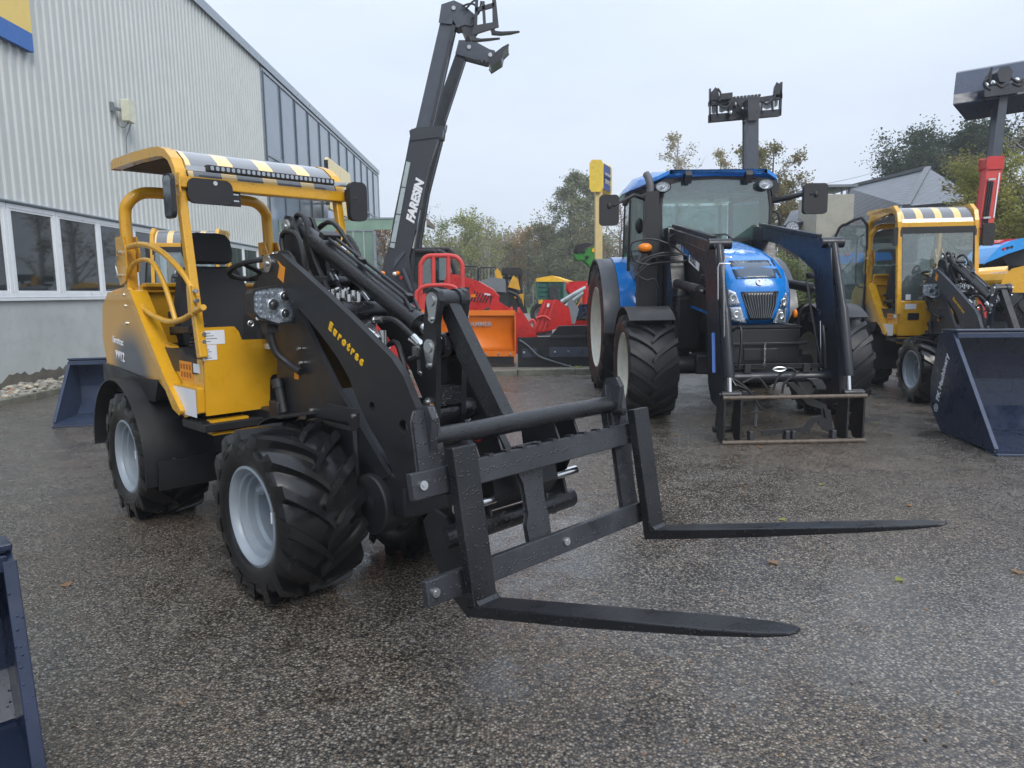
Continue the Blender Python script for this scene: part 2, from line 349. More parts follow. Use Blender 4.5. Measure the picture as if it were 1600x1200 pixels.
# ================= GROUND =================
def ground_mat():
    m,t,b,o=newmat('wet_exposed_aggregate_asphalt'); l=t.links.new
    tc=N(t,'ShaderNodeTexCoord')
    v=N(t,'ShaderNodeTexVoronoi',i_Scale=100.0,i_Randomness=1.0); l(tc.outputs['Object'],v.inputs[0])
    v2=N(t,'ShaderNodeTexVoronoi',i_Scale=150.0,i_Randomness=1.0); l(tc.outputs['Object'],v2.inputs[0])
    sc1=N(t,'ShaderNodeSeparateColor'); l(v.outputs['Color'],sc1.inputs[0])
    r=N(t,'ShaderNodeValToRGB'); e=r.color_ramp.elements; e[0].position=0; e[0].color=(.045,.044,.044,1); e[1].position=1; e[1].color=(.42,.40,.37,1)
    for p,c in ((.22,(.09,.086,.08,1)),(.42,(.15,.14,.125,1)),(.60,(.19,.155,.12,1)),(.78,(.26,.235,.205,1)),(.93,(.31,.29,.26,1))):
        q=e.new(p); q.color=c
    l(sc1.outputs[0],r.inputs[0])
    mr=N(t,'ShaderNodeMapRange',i_1=.30,i_2=.62,i_3=1.0,i_4=.32); l(v.outputs['Distance'],mr.inputs[0])
    s1=N(t,'ShaderNodeVectorMath',operation='SCALE'); l(r.outputs[0],s1.inputs[0]); l(mr.outputs[0],s1.inputs['Scale'])
    # large scale damp / brown variation
    n=N(t,'ShaderNodeTexNoise',i_Scale=.55,i_Detail=6.0,i_Roughness=.62); l(tc.outputs['Object'],n.inputs[0])
    n2=N(t,'ShaderNodeTexNoise',i_Scale=3.5,i_Detail=6.0,i_Roughness=.65); l(tc.outputs['Object'],n2.inputs[0])
    r2=N(t,'ShaderNodeValToRGB'); r2.color_ramp.elements[0].position=.36; r2.color_ramp.elements[0].color=(.84,.83,.82,1); r2.color_ramp.elements[1].position=.66; r2.color_ramp.elements[1].color=(1.10,.96,.83,1); l(n.outputs[0],r2.inputs[0])
    m1=N(t,'ShaderNodeMixRGB',blend_type='MULTIPLY',i_0=1.0); l(s1.outputs[0],m1.inputs[1]); l(r2.outputs[0],m1.inputs[2])
    m4=N(t,'ShaderNodeMapRange',i_1=.3,i_2=.7,i_3=.65,i_4=1.2); l(n2.outputs[0],m4.inputs[0])
    s2=N(t,'ShaderNodeVectorMath',operation='SCALE'); l(m1.outputs[0],s2.inputs[0]); l(m4.outputs[0],s2.inputs['Scale'])
    l(s2.outputs[0],b.inputs['Base Color'])
    # standing film of rain water: broad shallow area right of the loader, edges broken up by noise
    sv=N(t,'ShaderNodeVectorMath',operation='SUBTRACT'); sv.inputs[1].default_value=(1.25,3.3,0); l(tc.outputs['Object'],sv.inputs[0])
    mv=N(t,'ShaderNodeVectorMath',operation='MULTIPLY'); mv.inputs[1].default_value=(.52,.42,0); l(sv.outputs[0],mv.inputs[0])
    ln=N(t,'ShaderNodeVectorMath',operation='LENGTH'); l(mv.outputs[0],ln.inputs[0])
    n5=N(t,'ShaderNodeTexNoise',i_Scale=1.3,i_Detail=5.0,i_Roughness=.6); l(tc.outputs['Object'],n5.inputs[0])
    a5=N(t,'ShaderNodeMath',operation='MULTIPLY_ADD'); a5.inputs[1].default_value=2.2; l(n5.outputs[0],a5.inputs[0]); l(ln.outputs['Value'],a5.inputs[2])
    film=N(t,'ShaderNodeMapRange',i_1=2.35,i_2=1.45,i_3=0.0,i_4=1.0); l(a5.outputs[0],film.inputs[0])
    ad0=N(t,'ShaderNodeMath',operation='ADD'); l(n.outputs[0],ad0.inputs[0]); l(n2.outputs[0],ad0.inputs[1])
    ad=N(t,'ShaderNodeMath',operation='MULTIPLY_ADD'); ad.inputs[1].default_value=-.22; l(film.outputs[0],ad.inputs[0]); l(ad0.outputs[0],ad.inputs[2])
    m5=N(t,'ShaderNodeMapRange',i_1=.78,i_2=1.14,i_3=.10,i_4=.36); l(ad.outputs[0],m5.inputs[0]); l(m5.outputs[0],b.inputs['Roughness'])
    b.inputs['Specular IOR Level'].default_value=.55
    # relief: pebbles proud of the binder, drowned where the film of water is thicker
    m6=N(t,'ShaderNodeMapRange',i_1=.76,i_2=1.08,i_3=.14,i_4=.95); l(ad.outputs[0],m6.inputs[0])
    h=N(t,'ShaderNodeMapRange',i_1=.0,i_2=.6,i_3=1.0,i_4=0.0); l(v.outputs['Distance'],h.inputs[0])
    h2=N(t,'ShaderNodeMapRange',i_1=.0,i_2=.6,i_3=.35,i_4=0.0); l(v2.outputs['Distance'],h2.inputs[0])
    a2=N(t,'ShaderNodeMath',operation='ADD'); l(h.outputs[0],a2.inputs[0]); l(h2.outputs[0],a2.inputs[1])
    bp=N(t,'ShaderNodeBump',i_Distance=.006); l(a2.outputs[0],bp.inputs['Height']); l(m6.outputs[0],bp.inputs['Strength']); l(bp.outputs[0],b.inputs['Normal'])
    return m
M_asph=ground_mat()
M_grass=mat('grass_green',(.075,.16,.03),.8,var=.35,vs=2)
M_yard=mat('yard_gravel',(.16,.145,.12),.7,var=.35,vs=3,bump=.6,bs=40,dirt=.6,dirtcol=(.06,.05,.035))
M_kerb=mat('kerb_concrete',(.17,.165,.13),.75,var=.3,vs=5,bump=.5,bs=60,dirt=.9,dirtcol=(.035,.035,.022))
M_soil=mat('soil',(.06,.05,.035),.9,var=.3)
g=MB(); g.add([(-200,-60,-.05),(400,-60,-.05),(400,600,-.05),(-200,600,-.05)],[(0,1,2,3)]); g.build('ground',M_soil,kind='structure')
g=MB(); g.add([(-6.98,-12,0),(60,-12,0),(60,26,0),(6.0,26,0),(6.0,12.35,0),(1.2,12.22,0),(-6.98,12.02,0)],[(0,1,2,3,4,5,6)]); g.build('asphalt_forecourt',M_asph,kind='structure')
g=MB(); g.add([(-6.98,12.1,.07),(5.95,12.35,.07),(5.95,26,.07),(60,26.05,.07),(60,46,.07),(-30,46,.07),(-30,34,.07),(-6.98,26,.07)],[(0,1,2,3,4,5,6,7)]); g.build('storage_yard',M_yard,kind='structure')
g=MB(); g.add([(-120,46,.03),(200,46,.03),(300,400,1.2),(-200,400,1.2)],[(0,1,2,3)]); g.build('meadow',M_grass,kind='structure')
# kerbs: real stones laid one by one
def kerb(name,a,b,w,h,step=1.0,seed=1):
    rd=random.Random(seed); a=Vector((*a,0));b=Vector((*b,0)); d=(b-a); n=int(d.length/step); d.normalize(); nrm=Vector((-d.y,d.x,0))
    root=bpy.data.objects.new(name,None); COL.objects.link(root); root['kind']='structure'; root.location=a
    for i in range(n):
        m=MB(); j=rd.uniform(-.006,.006); c=d*(step*(i+.5))+nrm*j
        m.obox(c+Vector((0,0,h/2-.03+rd.uniform(-.006,.006))),(step-.014,w,h+.06),d,(rd.uniform(-.02,.02),rd.uniform(-.02,.02),1)); m.build('kerb_stone',M_kerb,root,bevel=.012)
kerb('yard_kerb',(-6.9,12.05),(5.9,12.30),.16,.09,1.0,3)
kerb('wall_strip_kerb',(-6.85,4.0),(-6.96,22.0),.09,.09,1.0,5)
# drain strip of pebbles along the wall
g=MB(); g.add([(-8.05,3,.02),(-6.9,3,.02),(-7.0,26,.02),(-8.05,26,.02)],[(0,1,2,3)]); g.build('drain_strip',M_soil,kind='structure')
g=MB(); rd=random.Random(4)
mats_p=[mat('pebble_grey',(.25,.24,.21),.6,var=.3,vs=9),mat('pebble_cream',(.42,.38,.30),.6,var=.2,vs=9),mat('pebble_rust',(.30,.15,.08),.6,var=.2,vs=9)]
for i in range(2300):
    y=4+18*rd.random()**1.2; x=-6.98-rd.random()*.95; s=rd.uniform(.022,.055)
    g.ell((x,y,.03+rd.random()*.05),(s*rd.uniform(.8,1.5),s*rd.uniform(.8,1.4),s*.65),7,4,mi=rd.choice([0,0,0,1,1,2] if rd.random()<.5 else [0,1]))
o=g.build('pebble_strip',mats_p,kind='stuff'); tag(o,'strip of loose rounded pebbles along the foot of the hall wall','pebbles')

# ================= HALL =================
B=Frame(-7.918,10.793,-0.5)
M_clad=mat('ribbed_metal_cladding',(.52,.545,.53),.42,var=.05,vs=1.2,dirt=.25,dirtcol=(.40,.44,.44))
M_plas=mat('plaster_plinth',(.46,.49,.49),.8,var=.10,vs=1.5,bump=.3,bs=40,dirt=.35,dirtcol=(.22,.25,.25))
M_wet=mat('damp_stain_plaster',(.13,.12,.10),.8,var=.3,vs=5)
M_pvc=mat('white_window_frame',(.74,.77,.80),.35,var=.03)
M_mull=mat('dark_mullion',(.055,.075,.10),.4)
M_alu=mat('eave_flashing',(.30,.34,.38),.35,metal=.5,var=.1)
M_room=mat('dim_room',(.05,.05,.055),.9)
M_cof=mat('painted_opaque_pane',(.20,.25,.31),.12,var=.10,vs=.6,spec=.6)
def window_glass():
    m,t,b,o=newmat('window_glass'); b.inputs['Base Color'].default_value=(.018,.024,.028,1); b.inputs['Roughness'].default_value=.03; b.inputs['Specular IOR Level'].default_value=.75; return m
M_wgl=window_glass()
hall=thing('showroom_hall','long grey ribbed metal hall with white window band and glazed far end, on the left','building',B)
U0,U1,U2=-9.5,13.15,34.6; RZ=9.0
# ribbed cladding: true trapezoid ribs
m=MB(); P=.2; vs=[]; u=U0
prof=[(0,0),(.055,0),(.075,-.032),(.125,-.032),(.145,0)]
us=[]
while u<U1-.01:
    for a,d in prof: us.append((u+a,d))
    u+=P
us.append((min(u,U1),0))
for uu,d in us: vs+= [(uu,d,2.99),(uu,d,RZ)]
m.add(vs,[(2*i,2*i+2,2*i+3,2*i+1) for i in range(len(us)-1)])
m.build('wall_cladding',M_clad,hall)
m=MB(); m.box(U0,U2,.06,14,3.0,RZ-.02); m.build('hall_core',M_room,hall)
m=MB(); m.box(U0,U1,-.02,.05,-.05,1.40); m.build('plinth_wall',M_plas,hall)
for s0 in (2.0,):
    m=MB()
    rd=random.Random(9); pts=[]; uu=-1.5
    top=[]
    while uu<4.2: top.append((uu,.12+.10*rd.random()+.07*math.sin(uu*3.1)+(.12 if 1.0<uu<1.7 else 0))); uu+=.09
    m.prism([(-1.5,0)]+top+[(4.2,0)],-.024,-.0215); m.build('damp_stain',M_wet,hall)
m=MB(); m.box(U0,U1,-.07,.02,1.40,1.445); m.build('window_sill',M_pvc,hall)
m=MB(); m.prism([(0,0)]*0 or [(-.03,2.93),(-.10,2.955),(-.10,2.965),(.0,3.0),(.0,2.93)],U0,U1,'x'); m.build('drip_flashing',M_alu,hall)
m=MB(); m.prism([(-.10,RZ-.16),(-.10,RZ+.10),(.3,RZ+.14),(14,RZ+.5),(14,RZ),(.0,RZ-.02)],U0,U2+.05,'x'); m.build('roof',M_alu,hall)
m=MB(); m.box(U0,U2,.62,.68,0,3.0); m.box(U0,U2,.05,.62,3.0,3.02); m.build('room_back_wall',M_room,hall)
# window band
ub=lambda px: B.S(px,452,0).x
def win(u0,u1,split=None):
    z0,z1=1.45,2.925; w=MB(); fr=.075
    w.box(u0,u1,-.045,.02,z0,z0+fr); w.box(u0,u1,-.045,.02,z1-fr,z1); w.box(u0,u0+fr,-.045,.02,z0+fr,z1-fr); w.box(u1-fr,u1,-.045,.02,z0+fr,z1-fr)
    if split: w.box(split-.05,split+.05,-.045,.02,z0+fr,z1-fr)
    f=w.build('window',M_pvc,hall,bevel=.006)
    cs=[(u0+fr,(split-.05) if split else u1-fr)]+([(split+.05,u1-fr)] if split else [])
    for a,b in cs:
        g=MB(); g.box(a,b,-.012,-.004,z0+fr,z1-fr); g.build('pane',M_wgl,f)
        g=MB(); 
        for q in ((a,a+.035,z0+fr,z1-fr),(b-.035,b,z0+fr,z1-fr),(a+.035,b-.035,z0+fr,z0+fr+.035),(a+.035,b-.035,z1-fr-.035,z1-fr)): g.box(q[0],q[1],-.035,-.012,q[2],q[3])
        g.build('sash',M_pvc,f,bevel=.004)
ua,ub1,uc,ud=ub(18),ub(94),ub(159),ub(212)
per=ud-ua
u=ua-2*per
while u<U1-.5:
    e1=min(u+(ub1-ua),U1); win(u+.005,e1-.005)
    if e1<U1-.6: 
        e2=min(u+per,U1); win(e1+.005,e2-.005,e1+(uc-ub1) if e2-e1>1.0 else None)
    u+=per
# glazed end: upper row, lower row
xs=[406,432.5,455,476,495,510.5,525,538,549.5,560.5,570,579,589]
uu=[B.S(x,94+(x-406)*.956,0).x for x in xs]
n=len(xs)-1; u_a,u_b=U1+.12,U2-.02; 
gf=MB(); gf.box(U1,U1+.12,-.04,.05,0,RZ); gf.box(u_b-.1,U2,-.05,.4,0,RZ); gf.box(U1+.12,u_b-.1,-.05,.0,6.05,6.17); gf.box(U1+.12,u_b-.1,-.06,.0,RZ-.3,RZ-.2); gf.box(U1+.12,u_b-.1,-.05,.0,0,.3)
gf.build('glazing_frame',M_alu,hall)
seg=(u_b-.1-u_a)/n
for i in range(n):
    a=u_a+seg*i
    m=MB(); m.box(a-.04,a+.04,-.07,-.002,.3,RZ-.3); m.build('mullion',M_mull,hall)
    for z0,z1,mm in ((6.17,RZ-.3,M_cof),(.3,6.05,M_cof)):
        m=MB(); m.box(a+.042,a+seg-.042,-.02,-.008,z0+.01,z1-.01); m.build('pane',mm,hall)
# far return wall of the hall
m=MB(); m.box(U2-.3,U2-.02,.4,14,0,RZ-.02); m.build('end_wall',M_clad,hall)
# brand sign panel, top left
q=B.S(47,52,-.1); q2=B.S(50,82,-.1); q3=B.S(49,60,-.1)
M_sy=mat('sign_yellow',(.78,.56,.14),.35,var=.03); M_sb=mat('sign_blue',(.015,.12,.42),.35,var=.04)
s=thing('wall_sign','large yellow sign board with blue lower band high on the hall wall','sign',B)
m=MB(); m.box(-4.5,q3.x,-.12,-.04,q.z,9.0-.25); m.build('yellow_panel',M_sy,s)
m=MB(); m.box(-4.5,q3.x,-.121,-.04,q2.z,q.z-.002); m.build('blue_panel',M_sb,s)
# box sign standing off the wall, far
s=thing('box_sign','pale yellow box sign projecting from the glazed end, above the loader roof','sign',B)
vv=-1.1; a=B.S(512,245,vv); b2=B.S(547,268,vv); zb=B.S(512,318,vv).z; zt=a.z; ue=b2.x
m=MB(); m.prism(rrect(a.x,ue,zt-1.95,zt,.12),vv,vv+.12); m.build('sign_case',mat('sign_pale_yellow',(.80,.66,.33),.35,var=.05),s,bevel=.02)
m=MB(); m.prism(rrect(a.x+.1,ue-.1,zt-3.0,zt-2.0,.1),vv+.02,vv+.10); m.build('lower_panel',mat('sign_pale_blue',(.42,.48,.62),.4,var=.1),s)
m=MB(); m.box(a.x-.05,a.x-.005,vv-.01,vv+.14,zt-1.8,zt-.12); m.build('side_cover',M_blk2,s)
for zz in (zt-.5,zt-1.5):
    m=MB(); m.bar((a.x+2.0,vv+.12,zz),(a.x+2.0,-.02,zz),.08,.08); m.build('bracket',M_gry,s)
text('lettering','NEW HOLLAND',mat('sign_faded_blue',(.38,.42,.55),.5),s,(a.x+.9,vv-.004,zt-1.25),(1,0,0),(0,0,1),.62,bold=.015,space=1.0)
text('lettering','N',mat('sign_faded_blue2',(.45,.48,.5),.5),s,(a.x+.3,vv-.004,zt-1.25),(1,0,0),(0,0,1),.7,bold=.03)
# wall lamp box
q=B.S(199,170,-.2); s=thing('wall_floodlight','small cream floodlight on a bracket on the ribbed wall','lamp',None,None,B.w((q.x,0,q.z-.25)),B.rot)
m=MB(); m.prism(rrect(-.13,.13,-.02,.42,.03),-.30,-.14); m.build('housing',mat('cream_plastic',(.62,.62,.48),.5),s,bevel=.015)
m=MB(); m.bar((-.32,-.06,.2),(0,-.16,.2),.05,.05); m.box(-.36,-.28,-.09,0,.12,.3); m.build('bracket',M_gry,s)
m=MB(); m.tube([(.0,-.2,-.02),(-.03,-.12,-.12),(-.1,-.06,-.1),(-.14,-.05,.05)],.01,6,smooth=4); m.tube([(.1,-.2,-.02),(.11,-.07,-.3),(.13,-.04,-.9)],.009,6); m.build('cable',M_gry,s)
# glazed porch projecting from the far end
G_grn=mat('green_tinted_glazing',(.16,.24,.20),.10,var=.25,vs=.8,spec=.7); G_grn2=mat('green_tinted_band',(.22,.33,.26),.12,var=.2,vs=1)
Yf=25.0; s=thing('glazed_porch','green glass porch with flat canopy at the far end of the hall','porch',None,None,(-8.0,Yf,0))
X1=onY(586,400,Yf).x+8.0; X2=onY(620,350,Yf).x+8.0; zt=onY(520,344,Yf).z; zm=onY(520,360,Yf).z
m=MB(); m.box(0,X2,-.05,.02,zm,zt); m.build('canopy_glass',G_grn2,s)
m=MB(); m.box(0,X2+.03,-.07,.02,zt+.002,zt+.06); m.box(0,X1,-.06,.02,zm-.05,zm-.002); m.box(0,X1+.05,-.06,.02,0,.35); m.box(X1-.03,X1+.05,-.06,.06,.35,zm-.05); m.box(0,X1+.03,.02,1.0,zt-.1,zt); m.build('porch_frame',M_alu,s)
k=9
for i in range(k):
    a=X1*i/k; m=MB(); m.box(a+.03,a+X1/k-.03,-.03,-.015,.36,zm-.055); m.build('pane',G_grn,s)
    m=MB(); m.box(a-.022,a+.022,-.06,.01,.352,zm-.052); m.build('mullion',mat('pale_mullion',(.34,.42,.38),.4) if i==0 else bpy.data.materials['pale_mullion'],s)
# tall glazed canopy corner seen past the black boom
Yf=40; s=thing('far_canopy','brown edged canopy corner showing just right of the black boom','canopy',None,None,(0,Yf,0))
def yp(px,py,Y): v=onY(px,py,Y); return (v.x,v.y-Yf,v.z)
m=MB(); m.prism3([yp(640,318,40),yp(671,345,40),yp(670,352,40),yp(640,340,40)],(0,3,0)); m.build('fascia',mat('brown_fascia',(.20,.15,.12),.6),s)
m=MB(); m.prism3([yp(640,340,40.1),yp(664,350,40.1),yp(664,364,40.1),yp(640,362,40.1)],(0,.1,0)); m.build('pane',G_grn,s)
for x in (646,656,665):
    m=MB(); m.bar(yp(x,345,39.9),yp(x,365,39.9),.09,.09); m.build('mullion',M_pvc,s)
m=MB(); m.bar(yp(640,364,39.9),yp(666,365,39.9),.1,.1); m.build('lower_rail',M_pvc,s)
m=MB(); v=yp(650,365,41); m.box(v[0]-.1,v[0]+.1,0.8,1.0,0,v[2]); m.build('post',M_gry,s)
# ================= TREES =================
def leafmat(name,c1,c2,rough=.65):
    m,t,b,o=newmat(name); l=t.links.new; tc=N(t,'ShaderNodeTexCoord'); n=N(t,'ShaderNodeTexNoise',i_Scale=.9,i_Detail=6.0,i_Roughness=.7); l(tc.outputs['Object'],n.inputs[0])
    r=N(t,'ShaderNodeValToRGB'); r.color_ramp.elements[0].position=.38; r.color_ramp.elements[0].color=(*c1,1); r.color_ramp.elements[1].position=.62; r.color_ramp.elements[1].color=(*c2,1); l(n.outputs[0],r.inputs[0])
    l(r.outputs[0],b.inputs['Base Color']); b.inputs['Roughness'].default_value=rough; b.inputs['Specular IOR Level'].default_value=.2
    tr=N(t,'ShaderNodeBsdfTranslucent'); l(r.outputs[0],tr.inputs[0]); mx=N(t,'ShaderNodeMixShader',i_0=.35); l(b.outputs[0],mx.inputs[1]); l(tr.outputs[0],mx.inputs[2]); l(mx.outputs[0],o.inputs[0]); return m
LM={'yg':leafmat('yellow_green_leaves',(.20,.24,.06),(.36,.34,.10)),'ol':leafmat('olive_leaves',(.15,.15,.06),(.27,.22,.10)),'br':leafmat('brown_leaves',(.24,.15,.09),(.34,.22,.13)),
    'dk':leafmat('dark_needles',(.035,.055,.035),(.07,.09,.05)),'cf':leafmat('conifer_needles',(.16,.19,.10),(.27,.26,.15)),'bi':leafmat('birch_leaves',(.26,.21,.10),(.36,.30,.16)),'or':leafmat('orange_leaves',(.30,.13,.04),(.35,.22,.07)),'gn':leafmat('green_leaves',(.15,.20,.07),(.26,.28,.11))}
M_bark=mat('bark',(.10,.085,.07),.85,var=.3,vs=4); M_bark2=mat('pale_bark',(.30,.28,.25),.8,var=.3,vs=4)
def tree(name,label,x,y,h,w,kind,leaf,seed,dens=1.0,ls=.16,base=.15,bark=None,z0=0,bare=.0,group=None,cat='tree'):
    rd=random.Random(seed); t=thing(name,label,cat,None,group,(x,y,z0),rd.random()*6)
    tr=MB(); cr=MB(); tips=[]
    lean=Vector((rd.uniform(-.04,.04),rd.uniform(-.04,.04),1))
    top=h*{'conifer':.97,'birch':.95,'pine':.93,'bush':.8}.get(kind,.88)
    tp=[lean*top*k/6+Vector((rd.uniform(-.1,.1),rd.uniform(-.1,.1),0))*(k>0)*w*.12 for k in range(7)]
    r0=.016*h+.05
    tr.tube(tp,[r0*(1-.88*k/6) for k in range(7)],7,True,False)
    nb=int((46 if kind=='conifer' else 26)*max(.7,dens))
    def on(k): 
        f=k*6; i=min(5,int(f)); return tp[i].lerp(tp[i+1],f-i)
    for i in range(nb):
        k=base+(1-base)*((i+rd.random())/nb); p=on(k); a=rd.random()*6.283
        if kind=='conifer': ln=w*.5*(1-k)**.75*rd.uniform(.6,1.15)+.25; el=rd.uniform(-.25,.15)
        elif kind=='pine': ln=w*.5*rd.uniform(.5,1.1)*(1-(k-.6)**2*1.6); el=rd.uniform(-.05,.5)
        elif kind=='bush': ln=w*.5*rd.uniform(.7,1.1); el=rd.uniform(.1,1.1)
        else: ln=w*.5*rd.uniform(.55,1.12)*math.sin(math.pi*min(.97,.22+.75*k)); el=rd.uniform(.35,1.15)
        d=Vector((math.cos(a)*math.cos(el),math.sin(a)*math.cos(el),math.sin(el))); L_=max(.3,ln)
        q=[p,p+d*L_*.5+Vector((0,0,.04*L_)),p+d*L_+Vector((rd.uniform(-.1,.1)*L_,rd.uniform(-.1,.1)*L_,(-.12 if kind=='conifer' else .12)*L_))]
        rb=r0*.32*(1-k*.7); tr.tube(q,[rb,rb*.6,rb*.2],4,True,False)
        for j in range(6):
            f=rd.uniform(.25,1); s=q[0].lerp(q[1],f*2) if f<.5 else q[1].lerp(q[2],f*2-1)
            dd=(d+Vector((rd.uniform(-1,1),rd.uniform(-1,1),rd.uniform(-.5,.8)))*.9).normalized(); tl=L_*rd.uniform(.2,.5)
            if kind=='birch': dd=(dd+Vector((0,0,-.25))).normalized()
            e=s+dd*tl; tr.tube([s,s.lerp(e,.5)+Vector((0,0,.05*tl)),e],[rb*.3,rb*.2,rb*.08+.004],3,False,False); tips.append((s,e))
            for _ in range(2):
                e2=s.lerp(e,rd.uniform(.3,1)); d2=(dd+Vector((rd.uniform(-1,1),rd.uniform(-1,1),rd.uniform(-.8,.8)))).normalized()*tl*.6
                tr.tube([e2,e2+d2],[rb*.14+.003,.004],3,False,False); tips.append((e2,e2+d2))
    nl=int((15 if kind in('conifer','pine','bush') else 11)*dens)
    for s,e in tips:
        if rd.random()<bare: continue
        sz=ls*rd.uniform(.7,1.3)
        for _ in range(nl):
            c=s.lerp(e,rd.uniform(.1,1.1))+Vector((rd.gauss(0,1),rd.gauss(0,1),rd.gauss(0,.8)))*ls*1.5
            if kind in('conifer',): c.z-=rd.random()*ls
            a=Vector((rd.gauss(0,1),rd.gauss(0,1),rd.gauss(0,.7))).normalized()*sz*.6; b=Vector((rd.gauss(0,1),rd.gauss(0,1),rd.gauss(0,1))).normalized()*sz*.42
            cr.add([c-a,c+b,c+a,c-b],[(0,1,2,3)])
    tr.build('trunk',bark or M_bark,t); cr.build('crown',LM[leaf],t); return t
def tx(px,Y): return onY(px,460,Y).x
def th(px,py,Y): return onY(px,py,Y).z
back='trees along the far edge of the meadow'
# name,label,px,Y,top py,width,kind,leaf,seed,kw
TR=[
('bare_tree','rusty brown half bare tree between the glass porch and the black boom',604,38,335,4.2,'broad','br',1,dict(dens=.7,ls=.11)),
('broadleaf_tree','thin green tree just right of the black boom',690,62,335,9,'broad','gn',2,dict(dens=.5,ls=.15,bare=.2)),
('broadleaf_tree','yellow-green tree above the red tube gripper',728,60,328,8,'broad','yg',3,dict(dens=.9,ls=.16)),
('broadleaf_tree','tall sparse tree with pale twigs beside the yellow-green one',765,64,330,7,'broad','bi',4,dict(dens=.45,ls=.13,bare=.25,bark=M_bark2)),
('broadleaf_tree','low olive tree behind the small excavator',800,66,372,7,'broad','ol',5,dict(dens=.9,ls=.16)),
('broadleaf_tree','orange-brown tree left of the green trailer',826,64,345,6.5,'broad','or',6,dict(dens=.7,ls=.15)),
('broadleaf_tree','olive broad tree straight behind the green trailer',856,62,344,7,'broad','ol',7,dict(dens=1.1,ls=.16)),
('larch_tree','tall larch with the highest top, left one of the pair by the yellow pole',886,58,262,5.4,'conifer','cf',8,dict(dens=1.1,ls=.15,base=.1)),
('larch_tree','tall larch half hidden by the yellow pole, right one of the pair',914,60,270,5.0,'conifer','cf',9,dict(dens=1.1,ls=.15,base=.12)),
('broadleaf_tree','brownish tree between the yellow pole and the blue tractor',968,56,305,6.5,'broad','br',10,dict(dens=.6,ls=.13,bare=.2)),
('birch_tree','pale thin birch above the left end of the tractor cab roof',1058,44,204,6.5,'birch','bi',11,dict(dens=.95,ls=.11,bare=.25,bark=M_bark2)),
('birch_tree','small brownish birch left of the raised fork carriage',1125,46,222,5.0,'birch','bi',12,dict(dens=.85,ls=.11,bare=.3,bark=M_bark2)),
('cedar_tree','olive green conifer right of the raised mast behind the tractor',1206,32,216,3.0,'pine','ol',13,dict(dens=1.5,ls=.10,base=.3)),
('pine_tree','dark pine behind the slate roof ridge',1474,38,196,6.6,'pine','dk',14,dict(dens=2.2,ls=.13,base=.45)),
('pine_tree','smaller dark pine at the left foot of the ridge pine',1440,40,226,4.2,'pine','dk',15,dict(dens=1.8,ls=.13,base=.5)),
('bush_tree','yellow-green bushy tree behind the red boom',1548,18.5,268,3.0,'bush','ol',16,dict(dens=1.9,ls=.07,base=.1)),
('bush_tree','dense yellow-green bushy tree right of the red boom above the blue fender',1592,16.5,262,3.2,'bush','yg',17,dict(dens=1.9,ls=.065,base=.05)),
('bush_tree','golden bushy tree under the pine, left of the red boom',1524,20.0,296,2.0,'bush','or',18,dict(dens=1.3,ls=.07,base=.05)),
('birch_tree','tall nearly bare birch at the right edge behind the raised bucket',1600,34,150,8,'birch','bi',19,dict(dens=.4,ls=.10,bare=.35,bark=M_bark2)),
('shrub','low green shrub seen between tractor hood and loader arm',1245,20,418,1.6,'bush','gn',21,dict(dens=1.2,ls=.06,base=.05)),
]
for nm,lb,px,Y,py,w,kd,lf,sd,kw in TR:
    tree(nm,lb,tx(px,Y),Y,th(px,py,Y),w,kd,lf,sd,cat='tree' if nm!='shrub' else 'shrub',**kw)
# the wood behind: one mass nobody could count
def wood():
    rd=random.Random(77); cr=MB()
    for i in range(80):
        px=rd.uniform(560,1010); Y=rd.uniform(70,84); x=tx(px,Y); H=th(px,rd.uniform(358,415),Y)
        cr.tube([(x,Y,0),(x+rd.uniform(-.5,.5),Y,H*.5),(x+rd.uniform(-1,1),Y,H)],[.16,.10,.02],4,True,False,mi=0)
        c=rd.choice([1,1,2,3,4]);
        for j in range(52):
            zz=rd.random()**.6*H; p=Vector((x+rd.gauss(0,1.3),Y+rd.gauss(0,1.3),zz))
            cr.tube([(x,Y,zz*.8),p],[.03,.01],3,False,False,mi=0)
            for k in range(7):
                q=p+Vector((rd.gauss(0,.4),rd.gauss(0,.4),rd.gauss(0,.4))); a=Vector((rd.gauss(0,1),rd.gauss(0,1),rd.gauss(0,1))).normalized()*.17; b=Vector((rd.gauss(0,1),rd.gauss(0,1),rd.gauss(0,1))).normalized()*.13
                cr.add([q-a,q+b,q+a,q-b],[(0,1,2,3)],False,c)
    o=cr.build('woodland',[M_bark,LM['ol'],LM['gn'],LM['br'],LM['cf']],kind='stuff'); tag(o,'autumn woodland closing the view behind the meadow','woodland')
wood()
def hedge(name,label,x0,x1,Y0,Y1,h,leaf,n,sd):
    rd=random.Random(sd); cr=MB()
    for i in range(n):
        x=rd.uniform(x0,x1); y=rd.uniform(Y0,Y1); z=rd.random()*h*(.7+.3*math.sin(x*1.7))
        a=Vector((rd.gauss(0,1),rd.gauss(0,1),rd.gauss(0,1))).normalized()*.09; b=Vector((rd.gauss(0,1),rd.gauss(0,1),rd.gauss(0,1))).normalized()*.07; q=Vector((x,y,z))
        cr.add([q-a,q+b,q+a,q-b],[(0,1,2,3)])
    o=cr.build(name,LM[leaf],kind='stuff'); tag(o,label,'hedge')
hedge('hedge','rough brown-green undergrowth at the foot of the house',5.5,16,24.5,26,1.2,'ol',9000,5)
